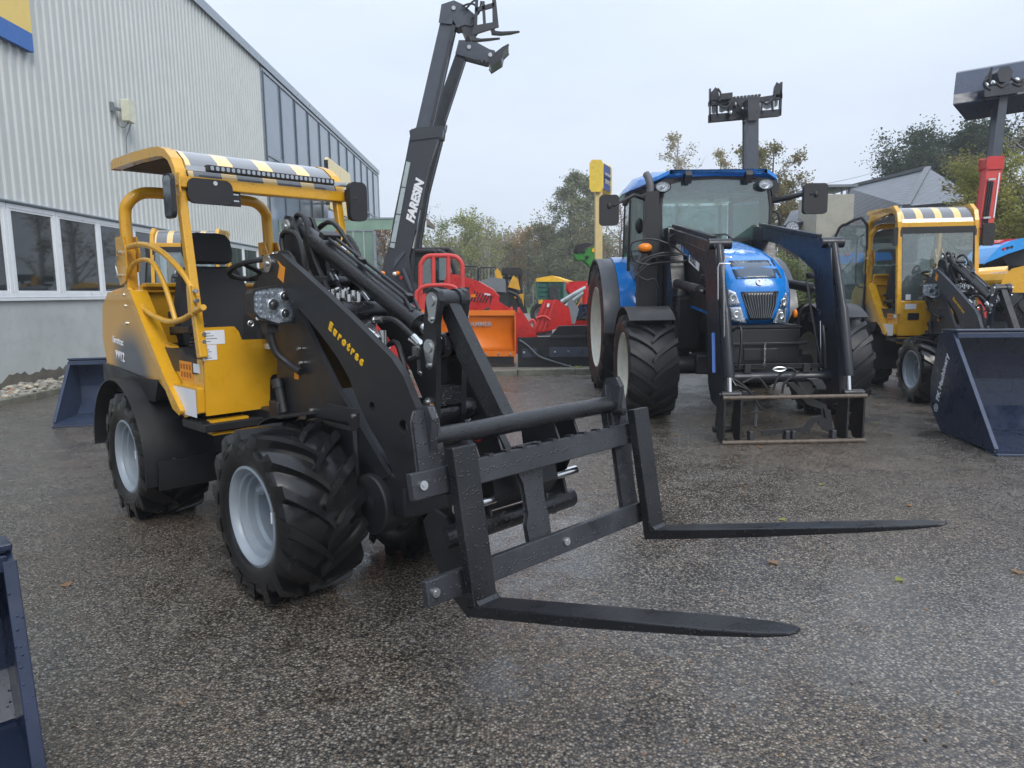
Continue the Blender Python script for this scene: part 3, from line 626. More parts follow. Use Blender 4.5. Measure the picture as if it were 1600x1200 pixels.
# ================= SLATE ROOFED HOUSE =================
def slate_mat(name,base,sc,rot=0):
    m,t,b,o=newmat(name); l=t.links.new; tc=N(t,'ShaderNodeTexCoord')
    br=N(t,'ShaderNodeTexBrick',i_Scale=1.0); br.inputs['Color1'].default_value=(*[c*1.15 for c in base],1); br.inputs['Color2'].default_value=(*[c*.8 for c in base],1); br.inputs['Mortar'].default_value=(*[c*.4 for c in base],1)
    br.inputs['Mortar Size'].default_value=.022; br.inputs['Brick Width'].default_value=.30; br.inputs['Row Height'].default_value=.18
    l(tc.outputs['UV'],br.inputs[0]); l(br.outputs[0],b.inputs['Base Color']); b.inputs['Roughness'].default_value=.42
    bp=N(t,'ShaderNodeBump',i_Strength=.6,i_Distance=.02); l(br.outputs[1],bp.inputs['Height']); bp.invert=True; l(bp.outputs[0],b.inputs['Normal']); return m
M_slate=slate_mat('slate_tiles',(.12,.13,.15),1)
M_hw=mat('pale_block_wall',(.36,.35,.29),.8,var=.12,vs=3,bump=.4,bs=20,dirt=.4,dirtcol=(.24,.24,.2))
M_wood=mat('dark_boarding',(.035,.028,.022),.7,var=.3,vs=5)
def sheet(name,pts,m,parent,th=.08,loc=None):
    P=[Vector(p) for p in pts]; X=(P[1]-P[0]).normalized(); nn=X.cross(P[-1]-P[0]).normalized()
    if nn.z<0: nn=-nn
    mb=MB(); mb.prism3([p for p in P],-nn*th); o=mb.build(name,m,parent); uv=o.data.uv_layers.new(name='UVMap'); Yd=nn.cross(X)
    for lp in o.data.loops:
        v=o.data.vertices[lp.vertex_index].co-P[0]; uv.data[lp.index].uv=(v.dot(X),v.dot(Yd))
    return o
hs=thing('slate_roofed_house','stone house with a big grey slate hipped roof behind the right hand loader','house',None,None,(0,0,0))
def hp(px,py,Y): v=onY(px,py,Y); return Vector(v)
A_=hp(1322,293,31); B_=hp(1450,262,26.5); E_=hp(1416,322,20.5); D_=hp(1318,362,28.0); C_=hp(1560,305,24.5); F_=Vector((C_.x+.6,C_.y-3,E_.z))
Eb=E_+Vector((0,0,0)); 
sheet('roof',[D_,E_,B_,A_],M_slate,hs)
sheet('roof',[E_,hp(1530,312,20.3),hp(1512,300,21.5),B_],M_slate,hs)
mb=MB(); mb.bar(A_,B_,.22,.12); mb.bar(B_,E_,.2,.1); mb.build('ridge_tiles',mat('ridge_slate',(.10,.105,.115),.5),hs)
mb=MB(); mb.prism3([E_+Vector((0,0,-.09)),D_+Vector((0,0,-.09)),D_+Vector((0,0,-.35)),E_+Vector((0,0,-.35))],(.25,.05,0)); mb.prism3([E_+Vector((0,0,-.09)),hp(1530,315,20.3),hp(1530,326,20.3),E_+Vector((0,0,-.35))],(.05,.2,0)); mb.build('eaves_board',M_wood,hs)
mb=MB(); mb.prism3([Vector((E_.x+.5,E_.y+.5,0)),Vector((D_.x+.5,D_.y,0)),Vector((D_.x+.5,D_.y,D_.z-.3)),Vector((E_.x+.5,E_.y+.5,E_.z-.3))],(.3,.05,0)); mb.prism3([Vector((E_.x+.55,E_.y+.45,0)),Vector((E_.x+2.0,E_.y+.45,0)),Vector((E_.x+2.0,E_.y+.45,E_.z-.36)),Vector((E_.x+.55,E_.y+.45,E_.z-.36))],(0,.3,0)); mb.build('wall',M_wood,hs)
w0=hp(1271,450,23.5); w1=hp(1328.5,450,23.5); wt=hp(1271,304,23.5).z
mb=MB(); mb.box(w0.x,w1.x,23.5,25.0,0,wt); mb.build('chimney_wall',M_hw,hs,bevel=.02)
mb=MB(); mb.box(w0.x-.05,w1.x+.05,23.4,25.1,wt+.22,wt+.30); 
for i in range(5): mb.bar((w0.x+.12+i*.24,23.6,wt),(w0.x+.12+i*.24,23.6,wt+.22),.05,.05)
mb.build('chimney_cap',M_gry,hs)
sheet('lower_roof',[hp(1262,405,22.2),hp(1350,405,22.2),hp(1362,352,23.3),hp(1326,345,23.3)],slate_mat('brown_slate',(.075,.062,.06),1),hs)
mb=MB(); a=hp(1268,388,22.9); b=hp(1360,388,22.9); mb.box(a.x,b.x+.6,22.9,23.2,0,hp(1300,392,22.9).z); mb.build('lower_wall',M_wood,hs)
sheet('small_roof',[hp(1224,352,24.5),hp(1271,343,24.5),hp(1271,322,26),hp(1236,330,26)],M_slate,hs)
mb=MB(); a=hp(1226,385,24.8); b=hp(1271,385,24.8); mb.box(a.x,b.x,24.8,25.4,0,hp(1250,348,24.8).z); mb.build('side_wall',mat('brown_boarding',(.09,.07,.05),.7,var=.4,vs=5),hs)
# overhead wire
w=MB(); a=hp(1235,298,30); b=hp(1425,252,40); w.tube([a,a.lerp(b,.5)+Vector((0,0,-.12)),b],.012,5,smooth=6); o=w.build('overhead_wire',M_gry); tag(o,'thin overhead wire sloping up to the pine behind the house','wire')
for f in (.02,.52): 
    q=a.lerp(b,f); 
# ================= COMPACT WHEEL LOADER (built once in its own axes, u forward, v left, z up) =================
_o=Frame(-1.216,3.166,135.3); HF=Frame(-1.216+_o.l.x*.56,3.166+_o.l.y*.56,135.3)
S=lambda x,y,v:HF.S(x,y,v)
U=lambda x,y,u:HF.U(x,y,u)
WB=1.81
def wheel(parent,c,Ro,W,rim,sd,rimm,rub=None,n=16,lug=.035,k=.42,lw=.034,dish=.6,label=None,boss=.1,lugbolts=0,mirror=False):
    w=rim_mb(rim,W,sd,dish,boss=boss)
    if lugbolts:
        for i in range(lugbolts):
            a=2*math.pi*i/lugbolts; y=sd*(W*.43-W*dish+.012); x,z=rim*.42*math.cos(a),rim*.42*math.sin(a); w.cyl((x,y,z),(x,y+sd*.03,z),.014,6)
    o=w.build('wheel',rimm,parent,label=label); o.location=c
    t=tyre_mb(Ro,W,rim,n,lug,k,lw).build('tyre',rub or M_rub,o)
    return o
def hose(parent,pts,r=.013,name='hose',m=None,ends=True,k=8,sp=.10):
    mb=MB(); P=catmull([Vector(p) for p in pts],k); mb.tube(P,r,7,spiral=sp)
    o=mb.build(name,m or M_pl,parent)
    if ends:
        e=MB(); 
        for a,b in ((P[0],P[2]),(P[-1],P[-3])):
            d=(b-a).normalized(); e.cyl(a-d*.015,a+d*.045,r*1.25,8); e.cyl(a-d*.03,a-d*.012,r*1.5,6)
        e.build('hose_fitting',M_chr,o)
    return o
def pin(mb,c,r,y0,y1): mb.cyl((c[0],y0,c[1]),(c[0],y1,c[1]),r,20)
def seat(p,u=-1.36,z0=1.03,s=1.0):
    m=MB(); secs=[]
    # back: tapering padded shell, leaning back
    def sec(zz,w,d,off,lean):
        c=u-.02+lean; pts=[]
        for i in range(16):
            a=2*math.pi*i/16; cx=math.copysign(abs(math.cos(a))**.55,math.cos(a)); sy=math.copysign(abs(math.sin(a))**.55,math.sin(a)); bol=.035*abs(sy)**3*(cx>0)
            pts.append((c+d*cx+bol,w*sy,zz))
        return pts
    for zz,w,d,ln in ((.0,.20,.04,.02),(.03,.235,.06,.0),(.12,.245,.068,-.02),(.28,.235,.06,-.04),(.42,.205,.05,-.06),(.50,.17,.04,-.075),(.515,.13,.02,-.078)): secs.append(sec(z0+.07+zz*s,w,d,0,ln))
    m.loft(secs); m.build('backrest',M_fab,p)
    m=MB(); secs=[]
    for zz,w,d,ln in ((.53,.10,.02,-.08),(.545,.135,.05,-.08),(.60,.148,.058,-.09),(.68,.14,.055,-.10),(.715,.115,.04,-.10),(.725,.06,.015,-.10)): secs.append(sec(z0+.07+zz*s,w,d,0,ln))
    m.loft(secs); m.build('headrest',M_fab,p)
    m=MB(); secs=[]
    for uu,w,zz in ((u+.02,.20,.0),(u+.06,.235,.03),(u+.2,.245,.045),(u+.38,.24,.055),(u+.46,.225,.04),(u+.49,.18,.01)):
        pts=[]
        for i in range(14):
            a=2*math.pi*i/14; cx=math.copysign(abs(math.cos(a))**.5,math.cos(a)); sy=math.copysign(abs(math.sin(a))**.5,math.sin(a)); pts.append((uu,w*cx,z0+.03+(.055+zz*.35)*sy))
        secs.append(pts)
    m.loft(secs); m.build('seat_cushion',M_fab,p)
    m=MB(); m.box(u+.05,u+.42,-.18,.18,z0-.20,z0-.03); m.build('seat_base',M_pl,p,bevel=.01)
    m=MB(); 
    for y in (-.27,.27): m.loft([[(u+.02,y-.03,z0+.17),(u+.02,y+.03,z0+.17),(u+.02,y+.03,z0+.22),(u+.02,y-.03,z0+.22)],[(u+.32,y-.03,z0+.19),(u+.32,y+.03,z0+.19),(u+.32,y+.03,z0+.225),(u+.32,y-.03,z0+.225)]],sm=False)
    m.build('armrest',M_pl,p,bevel=.01)
    for o in p.children:
        if o.name.split('.')[0] in('backrest','headrest','seat_cushion','seat_base','armrest'): o.location=(-.03,-.10,-.045)
def headlamp(p,c,sd):
    """lamp unit facing forward; c = centre"""
    x,y,z=c; f=lambda a,b:(y+a,z+b)
    out=[(-.105,.055),(-.09,.075),(.02,.092),(.085,.09),(.105,.07),(.11,-.05),(.095,-.085),(.02,-.095),(-.08,-.06),(-.108,-.03)]
    if sd>0: out=[(-a,b) for a,b in out]
    m=MB(); m.prism([f(a*1.06,b*1.06) for a,b in out],x-.075,x-.006,'x'); 
    m.prism([f(a*1.09,b*1.09) for a,b in out],x-.012,x+.008,'x',holes=[[f(a*.97,b*.97) for a,b in out]]); h=m.build('headlamp',M_pl,p,bevel=.004)
    m=MB(); m.prism([f(a*.96,b*.96) for a,b in out],x-.0055,x-.002,'x'); 
    k=-sd
    for (a,b,r) in ((.0,.0,.034),(.062*1,.042,.028),(.062,-.045,.028)):
        a*=-sd if sd<0 else -1; m.lathe([(r*1.0,0),(r*1.05,.012),(r*.92,.014),(r*.8,.004)],(x-.002,y+a,z+b),'x',20)
    rd=random.Random(2)
    for i in range(5):
        for j in range(5):
            a=(-.088+.022*i); b=-.062+.03*j
            if abs(b)<.045+.0*i and a>-.05: continue
            if a>.0: continue
            if sd>0: a=-a
            m.ell((x+.002,y+a,z+b),(.006,.0095,.012),8,5)
    m.build('reflector',M_lens,h)
    m=MB()
    for (a,b,r) in ((.0,.0,.025),(.062,.042,.02),(.062,-.045,.02)):
        a*=1 if sd<0 else -1; m.ell((x+.004,y+a,z+b),(.012,r,r),16,8)
    m.build('projector_lens',mat('dark_lens',(.02,.022,.025),.05,spec=.9) if 'dark_lens' not in bpy.data.materials else bpy.data.materials['dark_lens'],h)
    m=MB(); m.prism([f(a*.965,b*.965) for a,b in out],x+.009,x+.012,'x'); m.build('lens_cover',G_lens,h)
    return h
def sticker(p,name,pts,d,m): mb=MB(); mb.prism3(pts,d); return mb.build(name,m,p)
def bucket(p,u0,u1,z0,z1,hw,m,name='bucket',tilt=0,edge=None,topf=.30):
    """open loader bucket: back at u0, cutting lip at u1, half width hw, local axes"""
    L_=u1-u0; H_=z1-z0
    prof=[(u1,z0),(u0+L_*.22,z0+.0),(u0+L_*.02,z0+H_*.22),(u0,z0+H_*.5),(u0+L_*(topf-.20),z0+H_*.97),(u0+L_*topf,z0+H_)]
    th=.018; mb=MB()
    for i in range(len(prof)-1):
        a,b=prof[i],prof[i+1]; d=Vector((b[0]-a[0],0,b[1]-a[1])).normalized(); n=Vector((d.z,0,-d.x))
        mb.prism3([(a[0],-hw,a[1]),(b[0],-hw,b[1]),(b[0],hw,b[1]),(a[0],hw,a[1])],n*th)
    o=mb.build(name,m,p)
    side=[(u1-.01,z0+.004)]+prof[1:]+[(u0+L_*topf+.03,z0+H_-.03)]
    for s in (-1,1):
        mb=MB(); mb.prism(side,s*hw,s*(hw+.016)); mb.build('side_plate',m,o,bevel=.003)
        mb=MB(); mb.bar((u1-.01,s*(hw+.004),z0+.03),(u0+L_*topf+.03,s*(hw+.004),z0+H_-.03),.035,.014,up=(1,0,1)); mb.build('wear_strip',edge or m,o,bevel=.003)
    mb=MB(); mb.box(u1-.16,u1+.03,-hw-.016,hw+.016,z0-.02,z0-.002); mb.build('cutting_edge',edge or m,o,bevel=.004)
    mb=MB(); mb.bar((u0+L_*(topf-.18),0,z0+H_+.0),(u0+L_*(topf+.06),0,z0+H_+.012),2*hw+.03,.02); mb.box(u0+L_*(topf+.01),u0+L_*(topf+.06),-hw,hw,z0+H_-.06,z0+H_-.01); mb.build('top_lip',edge or m,o,bevel=.004)
    mb=MB(); mb.box(u0+L_*.25,u0+L_*.30,-hw+.002,hw-.002,z0+.002,z0+.03); mb.build('inner_seam',m,o)
    return o
def make_loader(fr,label,cab=False,att='fork',bk=(1.65,2.8,.83,.8),AM=None):
    AM=AM or M_blk2
    p=thing('wheel_loader',label,'loader',fr)
    # ---- wheels
    for (uu,sv,lb) in ((0,-1,None),(0,1,None),(-WB,-1,None),(-WB,1,None)):
        w=wheel(p,(uu,sv*.385,.405),.415,.40,.215,sv,M_rim,M_rub,n=15,lug=.032,k=.55,lw=.045,dish=.62,boss=.045)
        if sv<0:
            m=MB(); m.prism([(.248,.03),(.256,.03),(.258,.075),(.25,.08)],-.199,-.202); m.build('chalk_mark',M_wht,w)
            m=MB(); m.lathe([(.001,0),(.03,0),(.032,-.012),(.02,-.03),(.012,-.018),(.001,-.015)],(-.11,-.06,.09),'y',12); m.build('valve_boss',M_rim,w)
    # ---- lower chassis
    m=MB(); m.box(-.9,.28,-.17,.17,.42,.80); m.box(-2.1,-.9,-.20,.20,.40,.80); m.cyl((0,-.2,.405),(0,.2,.405),.15,24); m.cyl((-WB,-.2,.405),(-WB,.2,.405),.13,24); m.box(.2,.62,-.14,.14,.42,.62); m.cyl((.30,-.15,.48),(.30,.15,.48),.17,24)
    m.build('chassis',M_blk2,p,bevel=.015)
    sticker(p,'axle_label',[(.36,-.187,.46),(.45,-.187,.46),(.45,-.187,.50),(.36,-.187,.50)],(0,-.002,0),M_ink)
    # front axle drum seen between tower and tyre
    m=MB(); m.lathe([(.0,-.185),(.135,-.185),(.142,-.178),(.142,-.09),(.132,-.085),(.132,0)],(.40,0,.46),'y',28); m.build('axle_housing',M_blk2,p)
    # ---- tower plates + cover
    for s in (-1,1):
        tp=HF.SP([(402,440),(410,425),(440,425),(468,488),(530,612),(608,744),(560,765),(500,745),(440,690),(432,640),(433,560),(400,505)],-.15)
        m=MB(); m.prism(tp,s*.15,s*.125); m.build('tower_plate',AM,p,bevel=.004)
    a=S(522,596,-.15); b=S(606,740,-.15); m=MB(); m.bar((a.x-.035,0,a.z-.05),(b.x-.035,0,b.z+.03),.245,.014,up=(1,0,.4)); m.build('tower_cover',M_steel,p)
    q=S(622,722,-.15); m=MB(); m.obox((q.x,-.15,q.z),(.07,.045,.07),(.6,0,-1),(1,0,.6)); m.build('corner_cap',mat('cream_cap',(.5,.5,.42),.5) if 'cream_cap' not in bpy.data.materials else bpy.data.materials['cream_cap'],p,bevel=.01)  # small cream cap piece at the tower corner, not a lamp
    # ---- lift arms
    arm=[(414,425),(411,412),(416,402),(424,396),(438,396),(470,424),(510,460),(550,498),(590,538),(612,560),(630,588),(645,625),(662,665),(680,700),(698,740),(694,768),(660,775),(625,760),(612,735),(600,705),(578,668),(560,630),(545,590),(528,560),(505,528),(480,497),(455,470),(432,448)]
    hol=[(630,667,9),(581,635,6)]
    for s in (-1,1):
        hs_=[circ((lambda q:(q.x,q.z))(S(hx,hy,-.195)),.0034*hr,14) for hx,hy,hr in hol]
        m=MB(); m.prism(HF.SP(arm,-.195),s*.195,s*.160,holes=hs_); o=m.build('lift_arm',AM,p,bevel=.004,bseg=2)
        c=S(418,412,-.20); m=MB(); m.cyl((c.x,s*.196,c.z),(c.x,s*.206,c.z),.045,24); m.cyl((c.x,s*.2,c.z),(c.x,s*.215,c.z),.014,12); m.build('pin_washer',M_chr,o)
        c=S(648,692,-.2); m=MB(); m.cyl((c.x,s*.196,c.z),(c.x,s*.225,c.z),.032,20); m.build('pin_head',M_blk2,o)
        if s<0:
            a=S(513,505,-.197); b=S(577,576,-.197); text('lettering','Eurotrac',M_let,o,a+Vector((0,0,-.024)),b-a,Vector((0,0,1)),.052,bold=.0035,space=1.72)
            sticker(o,'warning_sticker',HF.ST([(434,407),(441,415),(446,418),(443,442),(434,433),(437,416)],-.1962),(0,-.0015,0),M_org)
            sticker(p,'small_warning_sticker',HF.ST([(460,580),(467,581),(467,593),(460,592)],-.1512),(0,-.0015,0),M_org)
    m=MB(); 
    for x,y,r in ((535,487,.047),(470,440,.03)):
        c=S(x,y,-.15); m.cyl((c.x,-.158,c.z),(c.x,.158,c.z),r,24)
    c=S(650,650,-.15); m.cyl((c.x,-.158,c.z),(c.x,.158,c.z),.045,20); m.build('cross_tube',M_blk,p)
    # ---- tilt cylinder bracket and cylinder
    c0=S(449,354,-.07); 
    m=MB(); 
    for s in (-1,1):
        m.prism([(c0.x-.05,c0.z+.02),(c0.x-.02,c0.z+.06),(c0.x+.04,c0.z+.05),(c0.x+.16,c0.z-.16),(c0.x+.22,c0.z-.45),(c0.x-.03,c0.z-.45),(c0.x-.07,c0.z-.12)],s*.07,s*.05)
    m.build('tower_bracket',AM,p,bevel=.005)
    m=MB(); m.cyl((c0.x,-.085,c0.z),(c0.x,-.072,c0.z),.038,24); m.cyl((c0.x,-.09,c0.z),(c0.x,-.08,c0.z),.013,12); m.build('pin_washer',M_chr,p)
    c1=U(652,503,.62); c1.y=0; c1=S(658,508,0.0)
    d=(Vector((c1.x,0,c1.z))-Vector((c0.x,0,c0.z))).normalized(); st=Vector((c0.x,0,c0.z))
    L1=(Vector((c1.x,0,c1.z))-st).length
    m=MB(); m.cyl((c0.x,-.045,c0.z),(c0.x,.045,c0.z),.055,20); m.tube([st,st+d*.12,st+d*.2,st+d*(L1-.04),st+d*L1],[.042,.042,.048,.048,.054],22); m.build('tilt_cylinder',M_blk,p)
    upn=Vector((d.z*-1,0,d.x)); 
    if upn.z<0: upn=-upn
    m=MB(); 
    for y in (-.022,.022): m.tube([st+d*.30+upn*.07+Vector((0,y,0)),st+d*(L1-.12)+upn*.07+Vector((0,y,0)),st+d*(L1-.06)+upn*.04+Vector((0,y,0))],.009,8)
    m.obox(st+d*.31+upn*.075,(.05,.10,.03),d,upn); m.obox(st+d*.62+upn*.07,(.03,.035,.035),d,upn); m.obox(st+d*(L1-.13)+upn*.07,(.03,.035,.04),d,upn); m.build('cylinder_pipes',M_blk2,p,bevel=.003)
    # ---- bell crank links
    vk=-.085; t0=S(676,470,vk); t1=S(672,543,vk); t2=S(670,653,vk)
    m=MB(); m.cyl(st+d*L1,Vector((t1.x,0,t1.z)),.026,20); m.build('cylinder_rod',M_chr2,p)
    w=.045
    for s in (-1,1):
        pl=[(t0.x-.05,t0.z),(t0.x-.035,t0.z+.04),(t0.x,t0.z+.055),(t0.x+.035,t0.z+.04),(t0.x+.045,t0.z),(t1.x+.045,t1.z+.1),(t2.x+.048,t2.z),(t2.x+.03,t2.z-.045),(t2.x-.02,t2.z-.05),(t2.x-.05,t2.z-.02),(t1.x-.055,t1.z)]
        m=MB(); m.prism(pl,s*.085,s*.058); o=m.build('crank_link',AM,p,bevel=.005)
        m=MB()
        for tt,dz in ((t0,-.075),(t1,-.075),(t2,.07)):
            pr=[]
            for i in range(14):
                a=math.pi*i/13; pr.append((tt.x+.036*math.cos(a),tt.z+.036*math.sin(a)*(1 if dz<0 else -1)))
            for i in range(8):
                a=math.pi+math.pi*i/7; pr.append((tt.x+.018*math.cos(a),tt.z+dz+.018*math.sin(a)*(1 if dz<0 else -1)))
            m.prism(pr,s*.086,s*.093); m.cyl((tt.x,s*.091,tt.z),(tt.x,s*.099,tt.z),.022,16); m.cyl((tt.x,s*.091,tt.z+dz),(tt.x,s*.105,tt.z+dz),.010,8)
        m.build('pin_retainer',M_chr,o,bevel=.0015)
        if s<0:
            for yy in (497,633): sticker(o,'small_sticker',HF.ST([(669,yy-2),(677,yy-2),(677,yy+2),(669,yy+2)],-.0862),(0,-.001,0),M_org)
    m=MB(); m.cyl((t0.x,-.057,t0.z),(t0.x,.057,t0.z),.042,20); m.cyl((t1.x,-.057,t1.z),(t1.x,.057,t1.z),.038,20); m.lathe([(.055,-.05),(.062,-.05),(.062,-.02),(.055,-.02)],(t1.x,0,t1.z),'y',22); m.lathe([(.055,.05),(.062,.05),(.062,.02),(.055,.02)],(t1.x,0,t1.z),'y',22); m.box(t1.x-.03,t1.x+.03,-.057,.057,t1.z-.25,t1.z-.17); m.cyl((t2.x,-.14,t2.z),(t2.x,.14,t2.z),.035,20); m.build('crank_tubes',M_blk,p)
    # ---- inclined push links
    lp=HF.SP([(676,456),(684,452),(694,458),(787,650),(764,657),(716,562),(697,508),(692,497),(690,478)],-.03)
    m=MB(); m.prism(lp,-.03,.03); m.build('push_link',M_blk,p,bevel=.005)
    m=MB(); m.cyl((t0.x,.032,t0.z),(t0.x,.056,t0.z),.050,22); m.build('push_link_boss',M_blk,p)
    # ---- hoses
    hs=[([(452,395),(462,340),(478,345),(490,400),(520,468)],-.03),([(455,455),(440,372),(462,365),(474,400),(476,450),(480,520)],-.10),([(455,410),(510,348),(545,380),(575,430),(598,465)],.10),([(530,425),(540,372),(555,385),(568,420)],.12),
        ([(432,398),(452,396),(470,430),(492,480),(505,505)],-.10),([(440,398),(462,398),(485,430),(495,460),(508,470)],-.05),([(560,520),(590,545),(612,585),(640,620),(650,700)],-.10),([(598,545),(618,535),(628,560),(640,600),(655,650),(662,690)],-.04),([(590,500),(615,500),(640,520),(655,535)],-.06),([(520,430),(530,450),(540,480),(545,487)],.02),([(535,395),(525,430),(527,470)],.05),([(500,480),(530,500),(562,530),(580,545)],-.12)]
    for pts,v in hs: hose(p,HF.ST(pts,v),.0135)
    m=MB(); rd=random.Random(5)
    for (x,y,v) in [(512,462,-.05),(520,458,-.04),(528,464,-.05),(536,459,-.03),(545,466,-.05),(552,460,-.02),(560,464,-.03)]:
        q=S(x,y,v); m.tube([q,q+Vector((.03*rd.uniform(-1,1),.02,.03*rd.random())),q+Vector((.04*rd.uniform(-1,1),.04,-.02))],.011,7,smooth=3); m.cyl(q-Vector((0,0,.02)),q+Vector((0,0,.02)),.014,6)
    for a_,b_ in (((566,522),(583,538)),((576,516),(592,530)),((583,538),(600,553)),((600,553),(612,566))):
        q=S(*a_,-.13); r_=S(*b_,-.13); m.cyl(q,r_,.012,8); m.cyl(q.lerp(r_,.4),q.lerp(r_,.6),.016,6)
    q=S(597,528,-.10); m.cyl(q-Vector((0,0,.03)),q+Vector((0,0,.035)),.022,12); m.cyl(q+Vector((0,0,-.05)),q-Vector((0,0,.02)),.013,8)
    for a_,b_ in (((640,530),(652,538)),((648,535),(660,545)),((655,555),(640,560)),((655,562),(655,582)),((655,582),(668,590))):
        m.tube([S(*a_,-.06),S(*b_,-.06)],.010,8)
    m.obox(S(655,548,-.06),(.035,.05,.04)); m.build('hose_couplings',M_chr,p)
    # ---- front mudguards
    for s in (-1,1):
        y0,y1=(-.40,-.20) if s<0 else (.20,.40)
        m=MB(); m.arch((0,.405),.440,88,172,y0,y1,.008,18); m.box(.20,.46,y0,y1,.862,.872) if False else None
        m.build('front_mudguard',M_pl,p)
        q0=S(430,642,-.2); m=MB(); m.prism([(-.05,.86),(.0,.875),(.12,.905),(.36,.905),(.38,.89),(.38,.82),(.33,.80),(.30,.84),(.0,.83),(-.1,.80)],s*.215,s*.20); m.build('mudguard_bracket',M_pl,p,bevel=.003)
        m=MB(); 
        for x,z in ((-.02,.86),(.36,.875)): m.cyl((x,s*.216,z),(x,s*.226,z),.010,8)
        m.build('bolt',M_chr,p)
    # ---- rear mudguards: broad arch plates
    for s in (-1,1):
        y0,y1=(-.615,-.20) if s<0 else (.20,.615)
        m=MB(); m.arch((-WB,.405),.50,-12,178,y0,y1,.010,26,rx=1.02); m.arch((-WB+.04,.405),.512,-14,6,y0+.06,y1,.010,6); m.build('rear_mudguard',M_blk2,p)
        m=MB(); yy=s*.45
        for ang in (5,58):
            c=(-WB+.513*math.cos(R(ang)),yy,.405+.513*math.sin(R(ang))); m.cyl(c,(c[0]+.012*math.cos(R(ang)),yy,c[2]+.012*math.sin(R(ang))),.010,10)
        m.build('bolt',M_chr,p)
    # ---- rear body / engine hood
    side=[(-1.70,1.44),(-1.60,1.45),(-1.45,1.28),(-1.25,1.06),(-.98,.84),(-1.02,.80),(-1.15,.86),(-1.30,.93),(-1.45,.92),(-1.8,.93),(-2.30,.97),(-2.36,1.15),(-2.30,1.36),(-2.15,1.46)]
    ho=MB()
    for s in (-1,1): ho.prism(side,s*.50,s*.44)
    ho.loft([[(a,y,b) for a,b in ((-1.66,1.44),(-1.6,1.46),(-1.8,1.50),(-2.15,1.47),(-2.31,1.37),(-2.37,1.15),(-2.31,.97),(-2.2,.97))] for y in (-.47,.47)],sm=False)
    ho.build('engine_hood',M_hood,p,bevel=.03,bseg=3)
    m=MB(); m.prism([(-1.72,1.46),(-1.60,1.47),(-1.36,1.22),(-1.10,.96),(-.90,.80),(-.92,.77),(-1.02,.80),(-1.2,.99),(-1.46,1.25),(-1.64,1.42)],-.53,-.43); m.build('hood_side_rail',M_yel,p,bevel=.012)
    m=MB(); m.prism([(-2.36,.98),(-1.5,.93),(-1.28,.94),(-1.36,.80),(-2.28,.80),(-2.38,.86)],-.51,.51); m.build('counterweight',M_blk2,p,bevel=.03)
    text('model_lettering','Eurotrac',M_wht,p,(-2.12,-.503,1.13),(1,0,-.08),(0,0,1),.06,bold=.001); text('model_lettering','W12',M_wht,p,(-2.08,-.503,1.02),(1,0,-.08),(0,0,1),.085,bold=.001)
    # tub: side well, floor and front panel
    m=MB(); m.prism([(-1.33,1.16),(-1.17,1.14),(-1.10,1.085),(-.72,1.085),(-.72,.93),(-1.02,.93)],-.46,-.42); m.prism([(-1.14,.935),(-.72,.935),(-.72,.80),(-.93,.755),(-1.0,.80)],-.50,-.46); m.build('side_well',M_yel,p,bevel=.006)
    m=MB(); m.prism([(-1.06,.925),(-.74,.925),(-.74,.775),(-.95,.775)],-.5015,-.503); m.build('white_reflector_panel',M_wht,p,bevel=.0)
    m=MB(); m.box(-.97,-.66,-.50,.46,.70,.745); m.build('floor_step',M_pl,p,bevel=.006)
    for i in range(4):
        m=MB(); m.box(-.95+i*.065,-.91+i*.065,-.49,-.30,.7455,.752); m.build('tread_strip',M_blk2,p)
    sticker(p,'pictogram_sticker',[(-1.05,-.4612,1.065),(-.87,-.4612,1.065),(-.87,-.4612,.96),(-1.05,-.4612,.96)],(0,-.0015,0),M_org)
    mm=MB()
    for i in range(4):
        for j in range(2): mm.prism(rrect(-1.035+i*.042,-1.012+i*.042,.975+j*.045,1.005+j*.045,.004,2),-.463,-.4645)
    mm.build('pictogram_marks',M_ink if False else mat('dark_orange_ink',(.35,.10,.01),.5) if 'dark_orange_ink' not in bpy.data.materials else bpy.data.materials['dark_orange_ink'],p)
    sticker(p,'white_sticker',[(-.85,-.4612,1.06),(-.76,-.4612,1.06),(-.76,-.4612,1.01),(-.85,-.4612,1.01)],(0,-.0015,0),M_wht)
    us=-.69
    fp=[(-.465,1.16),(-.40,1.16)]+[(-.40+.25,1.16),(-.225,1.14),(-.20,1.10),(-.18,1.085),(.0,1.085),(.0,.90),(-.05,.90),(-.07,.885),(-.07,.765),(-.465,.765)]
    fp=HF.UP([(318,512),(366,510),(373,518),(378,531),(434,529),(434,584),(425,586),(422,592),(422,637),(318,651)],us)
    fp=[(max(y,-.47),z) for y,z in fp]
    if cab: fp=[(-.02,1.10),(-.02,.78),(-.47,.78),(-.47,1.10)]
    m=MB(); m.prism(fp,us,us-.012,'x'); m.prism([(-y,z) for y,z in fp],us-.001,us-.013,'x'); m.build('front_panel',M_yel,p,bevel=.004)
    for (x0,y0,x1,y1,nm) in (() if cab else ((319,517,353,537,'data_plate'),(317,540,341,562,'paper_label'))):
        a=U(x0,y0,us+.0125); b=U(x1,y1,us+.0125); a.x=b.x=us+.001
        m=MB(); m.box(us+.0005,us+.002,a.y,b.y,b.z,a.z); o=m.build(nm,M_wht,p)
        mm=MB(); 
        for i in range(4 if nm=='data_plate' else 6):
            zz=a.z-(a.z-b.z)*(.16+.14*i if nm!='data_plate' else .18+.2*i); mm.box(us+.002,us+.0026,a.y+.01,a.y+(b.y-a.y)*(.32+.45*((i*7)%3)/3),zz-.002,zz+.001)
        mm.build('print_lines',M_ink,o)
    m=MB()
